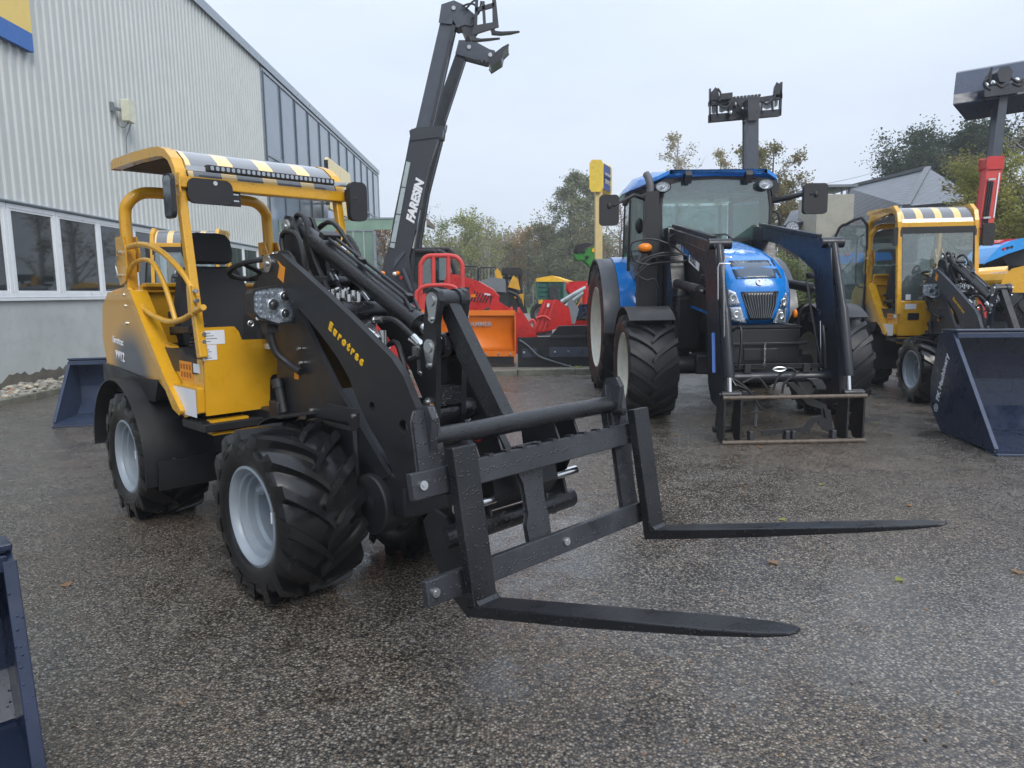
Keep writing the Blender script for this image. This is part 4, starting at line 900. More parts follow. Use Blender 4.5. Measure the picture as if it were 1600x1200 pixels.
    for yy in (522,534): q=U(314,yy,us); m.cyl((us,q.y+.012,q.z),(us+.014,q.y+.012,q.z),.011,10)
    m.build('bolt',M_chr,p)
    a=U(335,652,us); m=MB(); 
    for q in ((a.y,a.y+.20,.715,.765,0),): m.prism(rrect(a.y-.02,a.y+.19,.675,.76,.008,2),us-.06,us-.0,'x',holes=[rrect(a.y-.005,a.y+.175,.69,.745,.006,2)])
    m.build('step_bracket',M_yel,p,bevel=.002)
    m=MB(); m.box(us-.05,us-.03,a.y-.0,a.y+.18,.69,.745); m.build('bracket_back',M_blk2,p)
    # ---- rear wall of the cab, yellow
    m=MB(); m.box(-1.70,-1.66,-.44,.44,1.10,1.50); m.box(-1.66,-1.60,-.44,.44,1.485,1.51); m.build('rear_panel',M_yel,p,bevel=.006)
    m=MB(); m.box(-1.66,-1.20,-.45,.45,.95,1.13); m.prism([(-1.45,1.13),(-1.0,1.13),(-.95,1.10),(-.80,1.09),(-.80,1.00),(-1.3,1.0)],-.462,-.25); m.build('side_console',M_pl,p,bevel=.01)
    m=MB()
    for i in range(7): m.lathe([(.055-.003*i,0),(.062-.003*i,.010),(.055-.003*i,.020)],(-1.08,-.33,1.13+i*.020),'z',18)
    m.cyl((-1.08,-.33,1.11),(-1.08,-.33,1.15),.06,16); m.tube([(-1.08,-.33,1.26),(-1.10,-.33,1.36),(-1.09,-.33,1.42)],[.012,.012,.022],8); m.build('joystick_gaiter',M_pl,p)
    m=MB(); q=U(314,473,-1.655); m.box(-1.659,-1.645,-.30,-.18,1.30,1.33); m.cyl((-1.66,-.26,1.22),(-1.63,-.26,1.22),.018,12); m.build('latch_hardware',M_chr,p)
    # ---- seat, column, steering wheel
    seat(p,-1.34,1.07,1.0)
    sw=HF.U(396,424,-.86); c=Vector((-.84,-.03,1.575)); ax=Vector((-.27,0,.95)).normalized(); e1=Vector((0,1,0)); e2=ax.cross(e1)
    m=MB(); m.tube([c+e1*.19*math.cos(2*math.pi*i/28)+e2*.19*math.sin(2*math.pi*i/28) for i in range(28)],.016,8,closed=True)
    for a in (90,210,330): m.bar(c-ax*.03,c+(e1*math.cos(R(a))+e2*math.sin(R(a)))*.185,.03,.012,up=ax)
    m.ell(c-ax*.02,(.045,.045,.025)); k=c+e2*.18+e1*.05; k=c+e1*.12-e2*.14; m.cyl(k,k+ax*.03,.012,8); m.ell(k+ax*.055,(.03,.03,.03)); m.build('steering_wheel',M_pl,p)
    m=MB(); secs=[]
    for zz,cx,w,dl in ((.75,-.81,.17,.09),(1.1,-.81,.17,.09),(1.3,-.81,.15,.09),(1.42,-.81,.12,.08),(1.50,-.82,.08,.06),(1.53,-.83,.04,.04)):
        secs.append([(cx-dl,-w,zz),(cx+dl,-w*.85,zz),(cx+dl*1.1,0,zz),(cx+dl,w*.85,zz),(cx-dl,w,zz)])
    m.loft(secs); m.build('steering_column',M_pl,p,bevel=.02)
    m=MB(); q=S(352,540,-.3); m.cyl((-.62,-.10,1.16),(-.62,-.10,1.13),.06,16); m.cyl((-.72,-.17,1.28),(-.68,-.20,1.28),.008,8); m.tube([circ((-.20,1.27),.016,10)[i] and (-.68,circ((-.20,1.27),.016,10)[i][0],circ((-.20,1.27),.016,10)[i][1]) for i in range(10)],.003,5,closed=True); m.build('ignition_key',M_chr,p)
    m=MB(); 
    for i in range(4): m.lathe([(.085,0),(.10,.012),(.085,.024)],(-.42,-.05,1.10+i*.022),'z',20)
    m.cyl((-.42,-.05,1.0),(-.42,-.05,1.18),.085,16); m.build('control_gaiter',M_pl,p)
    m=MB(); q=S(432,592,-.2); m.cyl((-.40,-.175,.80),(-.44,-.175,.94),.024,12); m.cyl((-.44,-.175,.93),(-.455,-.175,.975),.033,12); m.box(-.50,-.40,-.21,-.16,.76,.86); m.build('filler_pipe',M_pl,p,bevel=.006)
    # ---- head lamps with bent brackets
    for s in (-1,1):
        hc=HF.U(427,477,-.29); c=(-.29,hc.y if s<0 else -hc.y,hc.z)
        headlamp(p,c,s)
        y=c[1]; m=MB(); m.tube([(-.34,y,c[2]-.09),(-.34,y,c[2]-.15),(-.33,y-s*.02,c[2]-.24),(-.29,s*.19,c[2]-.30),(-.20,s*.17,c[2]-.34)],.020,10,smooth=5); m.box(-.37,-.31,y-.03,y+.03,c[2]-.14,c[2]-.10); m.build('lamp_bracket',M_pl,p)
        m=MB()
        for x_,y_ in ((467,545),(470,567)):
            q=S(x_,y_,-.16); m.cyl((q.x,s*.152,q.z),(q.x,s*.17,q.z),.010,8)
        m.build('bolt',M_chr,p)
    # ---- roll-over frame
    rp=MB(); t=.035
    if True:
        top=2.06
        rp.tube([(-1.77,-.465,1.66),(-1.78,-.465,1.93),(-1.76,-.445,2.01),(-1.75,-.38,2.065),(-1.75,-.28,2.08),(-1.75,0,2.08),(-1.75,.28,2.08),(-1.75,.38,2.065),(-1.76,.445,2.01),(-1.78,.465,1.93),(-1.77,.465,1.66)],.036,14,smooth=4)
        rp.build('rear_hoop',M_yel,p)
        for s in (-1,1):
            m=MB(); m.box(-1.80,-1.735,s*.465-.032,s*.465+.032,1.18,1.72); m.build('rear_post',M_yel,p,bevel=.006)
            m=MB(); m.prism([(-1.86,1.80),(-1.72,1.80),(-1.68,1.72),(-1.68,1.60),(-1.73,1.52),(-1.84,1.50),(-1.87,1.60)],s*.503,s*.510); m.prism([(-1.84,1.80),(-1.74,1.80),(-1.70,1.70),(-1.74,1.58),(-1.84,1.58)],s*.425,s*.418); m.build('latch_plate',M_yel,p,bevel=.003)
            m=MB(); m.cyl((-1.77,s*.40,1.70),(-1.77,s*.53,1.70),.014,10); m.cyl((-1.80,s*.50,1.56),(-1.80,s*.54,1.56),.012,10); m.tube([(-1.80,s*.52,1.68),(-1.83,s*.53,1.62),(-1.80,s*.53,1.56)],.006,6); m.build('latch_bolt',M_chr,p)
            m=MB()
            for zz in (1.44,1.37,1.26): m.cyl((-1.80,s*.497,zz),(-1.80,s*.51,zz),.010,8)
            m.build('bolt',M_chr,p)
            if not cab:
                m=MB(); q=[S(278,268,-.47),S(318,520,-.47)]
                a=Vector((-.845,s*.47,2.07)); b=Vector((-.69,s*.47,1.10)); m.bar(a,b,.045,.05,up=(1,0,0)); m.build('front_post',M_yel,p,bevel=.006)
                # door loops
            if s<0 and not cab:
                for nm,pts,r in (('door_hoop',[(200,386),(222,382),(250,392),(280,420),(297,445),(302,470),(303,492)],.017),('inner_hoop',[(202,427),(210,412),(225,406),(240,412),(255,440),(265,468),(274,500)],.014),('lower_hoop',[(203,452),(212,468),(235,490),(262,502),(285,499),(303,488),(318,480)],.016)):
                    m=MB(); m.tube(HF.ST(pts,-.49),r,10,smooth=6); m.build(nm,M_yel,p)
                m=MB(); q=S(300,470,-.49); m.box(q.x-.045,q.x+.04,-.50,-.485,q.z-.06,q.z+.08); m.build('hinge_plate',M_yel,p,bevel=.004)
                m=MB(); 
                for dz in (-.04,.0,.05): m.cyl((q.x+.045,-.49,q.z+dz),(q.x+.07,-.49,q.z+dz),.012,8)
                m.build('hinge_pin',M_chr,p)
    # roof: two side frames, curved see-through skin with hazard film, front beam
    def roofline(off=0): # u,z along the roof side
        return [(-1.86,2.255+off),(-1.82,2.27+off),(-1.45,2.26+off),(-1.12,2.24+off),(-1.02,2.228+off),(-.93,2.20+off),(-.855,2.15+off),(-.81,2.09+off),(-.79,2.045+off)]
    dx=0
    for s in (-1,1):
        rl=roofline(); inner=[(-.835,2.045),(-.855,2.09),(-.90,2.14),(-.97,2.17),(-1.08,2.185),(-1.45,2.205),(-1.82,2.215),(-1.87,2.21)]
        m=MB(); m.prism(rl+inner,s*.50,s*.445); m.build('roof_side_frame',M_yel,p,bevel=.010,bseg=3)
    m=MB(); rl=roofline(-.005); vs=[]
    for a,b in rl: vs+=[(a+.004,-.435,b),(a+.004,.435,b),(a,-.435,b-.015),(a,.435,b-.015)]
    m.add(vs,[(4*i,4*i+1,4*i+5,4*i+4) for i in range(len(rl)-1)]+[(4*i+2,4*i+6,4*i+7,4*i+3) for i in range(len(rl)-1)],True); m.build('roof_skin',[M_haz],p)
    m=MB(); m.prism([(-1.85,2.228),(-1.12,2.205),(-.98,2.18),(-.98,2.165),(-1.12,2.19),(-1.85,2.213)],-.44,.44); m.build('roof_lining',mat('brown_lining',(.055,.035,.02),.7) if 'brown_lining' not in bpy.data.materials else bpy.data.materials['brown_lining'],p)
    m=MB(); m.box(-.86,-.78,-.50,.50,1.99,2.05); m.build('front_beam',M_yel,p,bevel=.006)
    if not cab:
        m=MB(); m.box(-.775,-.735,-.36,.40,2.078,2.112); m.build('light_bar',M_pl,p,bevel=.004)
        m=MB()
        for i in range(26): yy=-.345+i*.0285; m.prism(rrect(yy+.002,yy+.020,2.084,2.106,.006,2),-.7345,-.7315,'x')
        m.build('led_lens',mat('led_reflector',(.38,.41,.44),.2,metal=.6) if 'led_reflector' not in bpy.data.materials else bpy.data.materials['led_reflector'],p)
        m=MB(); m.box(-.77,-.75,-.46,-.36,2.075,2.10); m.box(-.77,-.75,.40,.49,2.075,2.10); m.build('bar_bracket',M_chr,p)
        # interior mirror
        mc=HF.U(332,301,-.80); m=MB(); m.prism([(y,z) for y,z in rrect(mc.y-.14,mc.y+.10,mc.z-.065,mc.z+.065,.04,4)],-.80,-.77,'x'); m.prism([(mc.y+.06,mc.z-.065),(mc.y+.155,mc.z-.065),(mc.y+.155,mc.z+.055),(mc.y+.06,mc.z+.06)],-.805,-.802,'x'); m.build('mirror_back',M_pl,p,bevel=.006)
        m=MB(); m.box(-.79,-.775,mc.y-.02,mc.y+.03,mc.z+.03,2.0); m.build('mirror_tab',M_yel,p); m=MB(); m.cyl((-.775,mc.y+.005,mc.z+.045),(-.765,mc.y+.005,mc.z+.045),.012,10)
        for k in (-.035,.0,.035): m.box(-.8015,-.800,mc.y+.115,mc.y+.145,mc.z+k-.004,mc.z+k+.004)
        m.build('tab_bolt',M_chr,p)
        for s in (-1,1):
            m=MB(); m.prism([(-.79,2.05),(-.74,2.06),(-.735,1.96),(-.77,1.88)],s*.50,s*.508); m.build('mirror_plate',M_yel,p,bevel=.002)
    # outside mirrors
    if not cab:
        q=S(272,310,-.55); m=MB(); X=Vector((.35,.93,0)); c=Vector((-.80,-.50,1.96)); m.prism([(a,b) for a,b in rrect(-.78,-.66,1.82,2.04,.03,4)],-.575,-.555); o=m.build('side_mirror',M_pl,p,bevel=.008)
        m=MB(); m.prism(rrect(-.77,-.67,1.83,2.03,.025,4),-.577,-.575); m.build('mirror_face',M_mir,o); m=MB(); m.tube([(-.80,-.50,2.0),(-.74,-.53,1.99),(-.70,-.553,1.95)],.009,8); m.build('mirror_stay',M_chr,o)
        mc=HF.U(555,316,-.70); m=MB(); m.prism(rrect(mc.y-.06,mc.y+.06,mc.z-.115,mc.z+.115,.035,5),-.70,-.66,'x'); o=m.build('side_mirror',M_pl,p,bevel=.010)
        m=MB(); m.tube([(-.76,.50,2.03),(-.72,.53,2.0),(-.655,mc.y-.03,mc.z+.02)],.011,8); m.cyl((-.76,.50,1.99),(-.76,.50,2.06),.018,10); m.build('mirror_stay',M_pl,o)
        # far side door hoops
        m=MB(); m.tube([(-1.70,.49,1.55),(-1.45,.49,1.60),(-1.2,.49,1.52),(-1.1,.49,1.40)],.016,8,smooth=5); m.tube([(-.98,.49,1.2),(-.92,.49,1.55),(-.84,.49,1.70),(-.76,.49,1.64),(-.74,.49,1.3)],.013,8,smooth=5); m.build('door_hoop',M_yel,p)
    if cab:
        for s in (-1,1):
            m=MB(); pts=[(-1.84,2.10),(-1.80,1.16),(-1.73,1.14),(-1.76,2.05),(-1.70,2.13),(-1.0,2.18),(-.90,2.15),(-.84,2.05),(-.70,1.05),(-.64,1.05),(-.775,2.06),(-.82,2.17),(-.95,2.25),(-1.75,2.22)]
            m.prism(pts,s*.50,s*.45); m.build('cab_side_frame',M_yel,p,bevel=.012)
        m=MB(); m.box(-.79,-.76,-.46,.46,1.93,2.0); m.box(-.72,-.70,-.46,.46,1.12,1.20); m.bar((-.775,-.455,1.97),(-.70,-.455,1.16),.03,.03); m.bar((-.775,.455,1.97),(-.70,.455,1.16),.03,.03); m.build('windscreen_surround',M_pl,p)
        m=MB(); m.prism3([(-.775,-.44,1.95),(-.775,.44,1.95),(-.705,.44,1.18),(-.705,-.44,1.18)],(.006,0,0)); m.build('windscreen',G_clr,p)
        m=MB(); m.prism3([(-1.80,-.44,1.95),(-1.80,.44,1.95),(-1.80,.44,1.35),(-1.80,-.44,1.35)],(.006,0,0)); m.build('rear_window',G_clr,p)
        m=MB(); m.box(-.69,-.665,-.46,-.003,.78,1.24); m.box(-.69,-.665,.003,.46,.78,1.24); m.build('cab_nose_panel',M_yel,p,bevel=.008)
        m=MB(); m.prism(rrect(-.36,-.22,.99,1.08,.01,2),-.6648,-.656,'x'); m.build('vent',M_pl,p)
        for i in range(3): m=MB(); m.box(-.656,-.650,-.35,-.23,.999+i*.026,1.011+i*.026); m.build('vent_slat',M_blk2,p)
        m=MB(); m.prism(rrect(-.40,-.26,1.13,1.20,.006,2),-.6645,-.662,'x'); m.build('data_plate',M_wht,p)
        m=MB(); m.box(-.708,-.700,-.38,-.32,1.21,1.27); m.build('screen_sticker',M_wht,p)
        # open door standing straight out from its hinge, curved frame
        H_=Vector((-1.78,-.50,0)); D=Vector((-.55,-.83,0)).normalized(); w=.62
        loop=[(0.02,1.0),(0.02,2.1),(.30,2.13),(.44,2.0),(.58,1.35),(.60,1.12),(.45,.98),(.25,.78),(.06,.80)]
        m=MB(); m.tube([H_+D*a+Vector((0,0,b)) for a,b in loop],.020,8,closed=True,smooth=3); o=m.build('open_door',M_pl,p)
        m=MB(); m.prism3([H_+D*a+Vector((0,0,b)) for a,b in loop],(.005,.003,0)); m.build('door_glass',G_clr,o)
        m=MB(); m.tube([H_+D*a+Vector((-.03,.02,b)) for a,b in ((.04,1.35),(.13,1.38),(.15,1.5),(.15,1.9),(.1,1.98),(.04,1.98))],.010,6,smooth=3); m.tube([H_+D*a+Vector((-.03,.02,b)) for a,b in ((.50,1.25),(.40,1.5),(.20,1.7))],.009,6); m.build('door_handle',M_pl,o)
        m=MB(); m.prism(rrect(.52,.66,1.78,2.02,.03,4),-.74,-.70,'x'); m.tube([(-.78,.50,1.98),(-.73,.53,1.95),(-.70,.58,1.92)],.010,6); m.build('side_mirror',M_pl,p,bevel=.006)
        m=MB(); m.prism(rrect(-.56,-.51,1.80,2.0,.02,3),-.76,-.72,'x'); m.build('side_mirror',M_pl,p,bevel=.004)
        m=MB(); m.tube([(-.735,-.10,1.22),(-.72,-.05,1.45),(-.73,-.02,1.6)],.006,6); m.build('wiper',M_pl,p)
    # ---- attachments
    if att=='fork':
        tl=R(10.0); n_=Vector((math.cos(tl),0,math.sin(tl))); t_=Vector((-math.sin(tl),0,math.cos(tl))); P0=Vector((1.368,0,.455)) # lower bar middle
        def K(y,h,d=0): return P0+t_*h+n_*d+Vector((0,y,0))
        m=MB(); 
        m.obox(K(.0,.0,-.018),(1.22,.085,.035),(0,1,0),t_) if False else None
        def ob(y0,y1,h0,h1,d0,d1): 
            m.obox(K((y0+y1)/2,(h0+h1)/2,(d0+d1)/2),(y1-y0,d1-d0,h1-h0),(0,1,0),t_)
        ob(-.60,.60,-.043,.043,-.03,.0); ob(-.60,.61,.305,.395,-.03,.0)
        fk=m.build('fork_carriage',M_steel,p,bevel=.004)
        m=MB()
        for i in range(10): yy=-.33+i*.085+(0.02 if i>5 else 0); m.obox(K(yy,.396,-.015),(.022,.034,.012),(0,1,0),t_)
        m.build('rail_notches',M_ink,fk)
        for yy in (-.02,.57):
            m=MB(); pr=[(-.055,-.04),(-.062,.10),(-.045,.14),(-.05,.26),(-.068,.30),(-.068,.40),(.068,.40),(.068,.31),(.052,.27),(.048,.16),(.06,.11),(.055,-.04)]
            if yy>.3: pr=[(-.06,-.04),(-.06,.40),(-.045,.56),(-.03,.60),(.035,.60),(.055,.56),(.055,.44),(.10,.40),(.09,.33),(.045,.26),(.04,.1),(.05,-.04)]
            m.prism3([K(yy+a,b,-.034) for a,b in pr],-n_*.022); m.build('upright_plate',M_steel,fk,bevel=.003)
        for s,yy in ((-1,-.50),(1,.53)):
            m=MB(); m.prism3([K(yy,b,a) for a,b in ((-.10,.30),(-.10,.50),(-.05,.60),(.0,.60),(.015,.56),(-.034,.40),(-.034,.30))],(0,.03,0)); 
            if s<0: m.prism3([K(yy-.0+a,b,-.036) for a,b in ((-.05,.31),(-.045,.56),(-.03,.59),(.045,.59),(.055,.56),(.06,.30))],n_*.018)
            m.build('side_plate',M_steel,fk,bevel=.004)
        m=MB(); m.cyl(K(-.47,.49,-.05),K(.54,.49,-.05),.036,24); m.build('top_tube',M_blk,fk)
        m=MB(); m.cyl(K(-.36,.11,-.20),K(.36,.11,-.20),.042,24); m.build('lower_tube',M_blk,fk)
        m=MB(); 
        for i,(yy) in enumerate((-.26,-.14,.18,.30)):
            m.prism3([K(yy,b,a) for a,b in ((-.26,.05),(-.26,.44),(-.16,.475),(-.08,.46),(-.05,.35),(-.12,.30),(-.18,.22),(-.17,.10))],(0,.014,0))
        m.prism3([K(-.15,b,a) for a,b in ((-.25,.18),(-.18,.16),(-.12,.22),(-.12,.29),(-.2,.30))],(0,.36,0)); m.prism3([K(-.35,b,a) for a,b in ((-.26,.30),(-.08,.34),(-.08,.36),(-.26,.33))],(0,.70,0))
        m.build('quick_hitch',M_blk2,fk,bevel=.004)
        m=MB(); m.cyl(K(-.32,.21,-.15),K(-.13,.21,-.15),.021,16); m.cyl(K(.20,.23,-.15),K(.36,.23,-.15),.020,16); m.build('locking_pin',M_chr2,fk)
        m=MB(); 
        for yy,hh in ((-.56,.35),(-.57,.0),(.08,.0)): m.lathe([(.0,.012),(.009,.012),(.0155,.012),(.017,.002),(.017,0)],(0,0,0),'y',12) if False else None; a=K(yy,hh,.0); m.cyl(a,a+n_*.010,.016,14); m.cyl(a,a+n_*.013,.008,6)
        m.build('bolt',M_chr,fk)
        m=MB()
        for i in range(2):
            a=K(-.21+i*.05,.44,-.16); m.cyl(a,a+Vector((0,0,.05)),.014,10,mi=i)
            m.cyl(a-Vector((.03,0,0)),a-Vector((.03,0,-.045)),.014,10,mi=1-i)
        m.build('quick_coupler_cap',[mat('blue_cap',(.02,.08,.4),.4) if 'blue_cap' not in bpy.data.materials else bpy.data.materials['blue_cap'],M_red],fk)
        # round side guard plate behind near upright
        m=MB(); m.prism([(1.02,.60),(1.10,.58),(1.20,.50),(1.25,.36),(1.22,.22),(1.12,.28),(1.0,.42),(.96,.54)],-.30,-.285); m.build('guard_plate',M_blk2,fk,bevel=.003)
        # fork tines
        bl=Vector((math.cos(R(14.1)),0,math.sin(R(14.1))))
        for yy in (-.415,.60):
            w=.052; m=MB(); heel=K(yy,-.085,.045); topp=K(yy,.455,.045); m.bar(heel,topp,2*w,.04,up=n_); 
            bt=Vector((-bl.z,0,bl.x)); h0=heel-n_*.02+t_*.012
            L_=1.115 if yy<0 else 1.16; secs=[]
            for k,(f,ww,tt) in enumerate(((0,1,.040),(.04,1,.040),(.45,1,.034),(.80,.98,.020),(.93,.80,.013),(.985,.5,.010),(1.0,.22,.008))):
                c=h0+bl*(L_*f); secs.append([c+Vector((0,-w*ww,0)),c+Vector((0,w*ww,0)),c+Vector((0,w*ww,0))-bt*tt*1.0+Vector((0,0,0)),c+Vector((0,-w*ww,0))-bt*tt])
            m.loft(secs,sm=False); a=heel+n_*.02; m.prism3([a+Vector((0,-w+.004,0)),a+Vector((0,-w+.004,0))+n_*.035,a+Vector((0,-w+.004,0))+t_*.03],(0,2*w-.008,0))
            m.build('fork_tine',M_blk,fk,bevel=.004)
            m=MB(); c=K(yy+(.065 if yy<0 else -.065),.45,.02); m.cyl(c,c-n_*.05,.016,10); m.build('tine_hook',M_blk2,fk)
    elif att=='bucket':
        bu0,bu1,bzz,bhw=bk; bo=bucket(p,bu0,bu1,.02,bzz,bhw,M_dblue if bhw>1 else M_gblue,edge=M_gblue)
        m=MB(); m.box(1.50,1.68,-.36,.36,.30,.75); 
        for yy in (-.3,.3): m.box(1.2,1.6,yy-.02,yy+.02,.35,.80)
        m.build('quick_hitch',M_blk2,p,bevel=.01)
        yb=-bhw-.0175; lx,lz=bu0+.19,.30
        if bhw>1:
            text('lettering','FK Machinery',M_wht,bo,(lx,yb,lz),(.30,0,1),(-1,0,.30),.088,bold=.002)
            hx=lambda r:[(lx-.045+r*math.cos(math.pi/3*i),lz-.065+r*math.sin(math.pi/3*i)) for i in range(6)]
            m=MB(); m.prism(hx(.042),yb+.001,yb-.001,holes=[hx(.033)]); m.prism(hx(.018),yb+.001,yb-.001,holes=[hx(.011)]); m.build('hexagon_logo',M_wht,bo)
    return p
def raise_cab(p):
    up={'rear_hoop','rear_post','latch_plate','latch_bolt','roof_side_frame','roof_skin','roof_lining','front_beam','cab_side_frame','windscreen_surround','windscreen','rear_window','open_door','door_glass','door_handle','side_mirror','wiper','screen_sticker','backrest','headrest','mirror_plate','rear_panel'}
    def go(o):
        if o.type=='MESH' and o.name.split('.')[0] in up:
            for v in o.data.vertices:
                if v.co.z>1.0: v.co.z=1.0+(v.co.z-1.0)*1.20
        for c in o.children: go(c)
    go(p)
def hoodmat():
    m,t,b,o=newmat('hood_decal_fade'); l=t.links.new; tc=N(t,'ShaderNodeTexCoord'); sp=N(t,'ShaderNodeSeparateXYZ'); l(tc.outputs['Object'],sp.inputs[0])
    # printed fade: distance from a point on the side
    d=N(t,'ShaderNodeVectorMath',operation='DISTANCE'); cm=N(t,'ShaderNodeCombineXYZ'); a=N(t,'ShaderNodeMath',operation='MULTIPLY'); a.inputs[1].default_value=.9; l(sp.outputs[0],a.inputs[0]); l(a.outputs[0],cm.inputs[0]); l(sp.outputs[2],cm.inputs[2])
    l(cm.outputs[0],d.inputs[0]); d.inputs[1].default_value=(-1.66*.9-.12,0,.90)
    mr=N(t,'ShaderNodeMapRange',i_1=.20,i_2=.42,interpolation_type='SMOOTHSTEP'); l(d.outputs['Value'],mr.inputs[0])
    mx=N(t,'ShaderNodeMixRGB'); mx.inputs[1].default_value=(.03,.04,.055,1); mx.inputs[2].default_value=(.62,.31,.015,1); l(mr.outputs[0],mx.inputs[0]); l(mx.outputs[0],b.inputs['Base Color']); b.inputs['Roughness'].default_value=.3; b.inputs['Coat Weight'].default_value=.4; return m
M_hood=hoodmat()
make_loader(HF,'nearest yellow and black compact loader with open roll-over frame and pallet fork','fork')if False else make_loader(HF,'nearest yellow and black compact loader with open roll-over frame and long pallet fork',cab=False,att='fork')
# ---- the two other loaders of the same make
RF=Frame(5.51,8.61,186.5)
LB=Frame(-4.93,10.45,168.0)
raise_cab(make_loader(RF,'right hand yellow cab loader with open door, carrying a big dark blue bucket',cab=True,att='bucket',bk=(1.74,2.95,1.0,1.10),AM=M_arm))
raise_cab(make_loader(LB,'yellow cab loader behind the nearest one, grey-blue bucket beside the hall wall',cab=True,att='bucket',bk=(1.75,2.62,.70,.74),AM=M_arm))
# ================= BLUE TRACTOR WITH FRONT LOADER =================
TF=Frame(2.56,8.0,178.8)
def make_tractor(fr):
    p=thing('tractor','blue tractor facing the camera with black front loader lowered to the ground','tractor',fr)
    ru=-2.35
    for s in (-1,1):
        wheel(p,(0,s*1.05,.575),.58,.54,.36,s,M_wrim,M_rub2,n=17,lug=.036,k=.46,lw=.05,dish=.35,boss=.09,lugbolts=8)
        wheel(p,(ru,s*1.02,.90),.905,.56,.56,s,M_wrim,M_rub2,n=19,lug=.045,k=.42,lw=.06,dish=.30,boss=.12,lugbolts=8)
        # front mudguard
        y0,y1=(-1.30,-.80) if s<0 else (.80,1.30)
        m=MB(); m.arch((-.02,.575),.66,52,150,y0,y1,.012,14); m.build('front_mudguard',M_pl,p)
        m=MB(); m.tube([(-.0,s*.90,1.22),(.02,s*.76,1.22),(.0,s*.70,1.10),(.0,s*.70,.72)],.020,8,smooth=5); m.box(-.05,.05,min(s*.66,s*.74),max(s*.66,s*.74),.60,.74); m.build('mudguard_stay',M_pl,p)
        # rear fender: blue inner, black outer lip
        a0,a1=(-.86,-1.10)if s<0 else(.86,1.10)
        m=MB(); m.arch((ru,.90),.985,12,150,min(s*.62,s*1.08),max(s*.62,s*1.08),.02,26); m.prism([(ru+1.0*math.cos(R(a)),.90+1.0*math.sin(R(a))) for a in range(12,151,6)]+[(ru-.6,1.4),(ru+.6,1.2)],s*.64,s*.62); m.build('rear_fender',M_blue,p)
        m=MB(); m.arch((ru,.90),.955,-2,140,min(s*1.084,s*1.30),max(s*1.084,s*1.30),.03,26); m.build('fender_extension',M_gry if False else mat('dark_grey_plastic',(.06,.065,.075),.38) if 'dark_grey_plastic' not in bpy.data.materials else bpy.data.materials['dark_grey_plastic'],p)
    # chassis, axle, engine
    m=MB(); m.box(-3.0,.45,-.24,.24,.62,1.10); m.cyl((0,-.85,.575),(0,.85,.575),.10,14); m.box(-.15,.15,-.5,.5,.48,.70); m.box(ru-.3,ru+.3,-.8,.8,.65,1.15); m.build('chassis',M_blk2,p,bevel=.02)
    m=MB(); m.box(-.9,-.35,-.60,-.30,.70,1.35); m.box(-1.6,-.8,-.75,-.30,.55,1.0); m.box(-1.6,-.8,.30,.75,.55,1.0); m.box(-.9,-.35,.30,.60,.70,1.35); m.build('side_tank',M_pl,p,bevel=.04)
    m=MB(); m.box(.30,.86,-.40,.36,.66,1.03); m.prism([(-.41,1.03),(-.38,1.06),(.34,1.06),(.37,1.03)],.35,.88,'x'); m.build('front_carrier',M_blk2,p,bevel=.02)
    m=MB(); m.box(.862,.90,-.42,.42,.86,.885); m.box(.862,.875,-.22,.12,.70,.82); 
    m.build('carrier_lip',M_blk2,p,bevel=.004)
    m=MB(); 
    for i in range(9): m.tube([(.91,-.02+.008*math.cos(t),.86-.028*i+.018*math.sin(t)) if i%2 else (.91+.008*math.cos(t),-.02,.86-.028*i+.018*math.sin(t)) for t in [k*math.pi/4 for k in range(8)]],.004,5,closed=True)
    m.build('chain',M_chr,p)
    # radiator-side black, engine parts
    m=MB(); m.box(-.85,.30,-.34,.34,.95,1.25); m.build('engine_block',M_pl,p,bevel=.03)
    # bonnet
    prof=[(.76,1.065),(.83,1.12),(.845,1.25),(.84,1.42),(.80,1.54),(.71,1.65),(.50,1.76),(.15,1.87),(-.40,1.98),(-.88,2.04)]
    hw=.365; vc=-.07
    def hz(u,q):
        u2=u+.14*q
        if u2>=.845: return -1
        for (a,b),(c,d) in zip(prof[3:],prof[4:]):
            if c<=u2<=a: return b+(d-b)*(a-u2)/(a-c)-.12*q
        return 1.42-.12*q if u2>.5 else 2.04-.12*q
    m=MB(); secs=[]; K=16
    for i in range(K+1):
        v=-1+2*i/K; q=abs(v)**2.6; vv=vc+hw*math.sin(v*math.pi/2)*(1.0)
        pts=[(u-.14*q,vv,max(1.065,z-.12*q) if j>1 else z) for j,(u,z) in enumerate(prof)]+[(-.88,vv,1.25),(.3,vv,1.16)]
        secs.append(pts)
    m.loft(secs); bon=m.build('bonnet',M_blue,p)
    for s in (-1,1):
        m=MB(); m.prism([(.55,1.15),(.62,1.45),(.35,1.62),(-.5,1.78),(-.85,1.80),(-.85,1.30),(.2,1.20)],vc+s*(hw+.001),vc+s*(hw+.006)); m.build('side_grille',M_pl,bon)
    def onb(px,py,lift=.004):
        o=fr.loc(CC); d=ray(px,py); d=Vector((d.dot(fr.f),d.dot(fr.l),d.z)); d.normalize(); t=5.6
        while t<10:
            q=o+d*t; v=max(-1,min(1,(q.y-vc)/hw)); w=abs(math.asin(v)*2/math.pi)**2.6
            if q.x<.845-.14*w and q.z<hz(q.x,w) : break
            t+=.004
        return q-d*lift*1.5
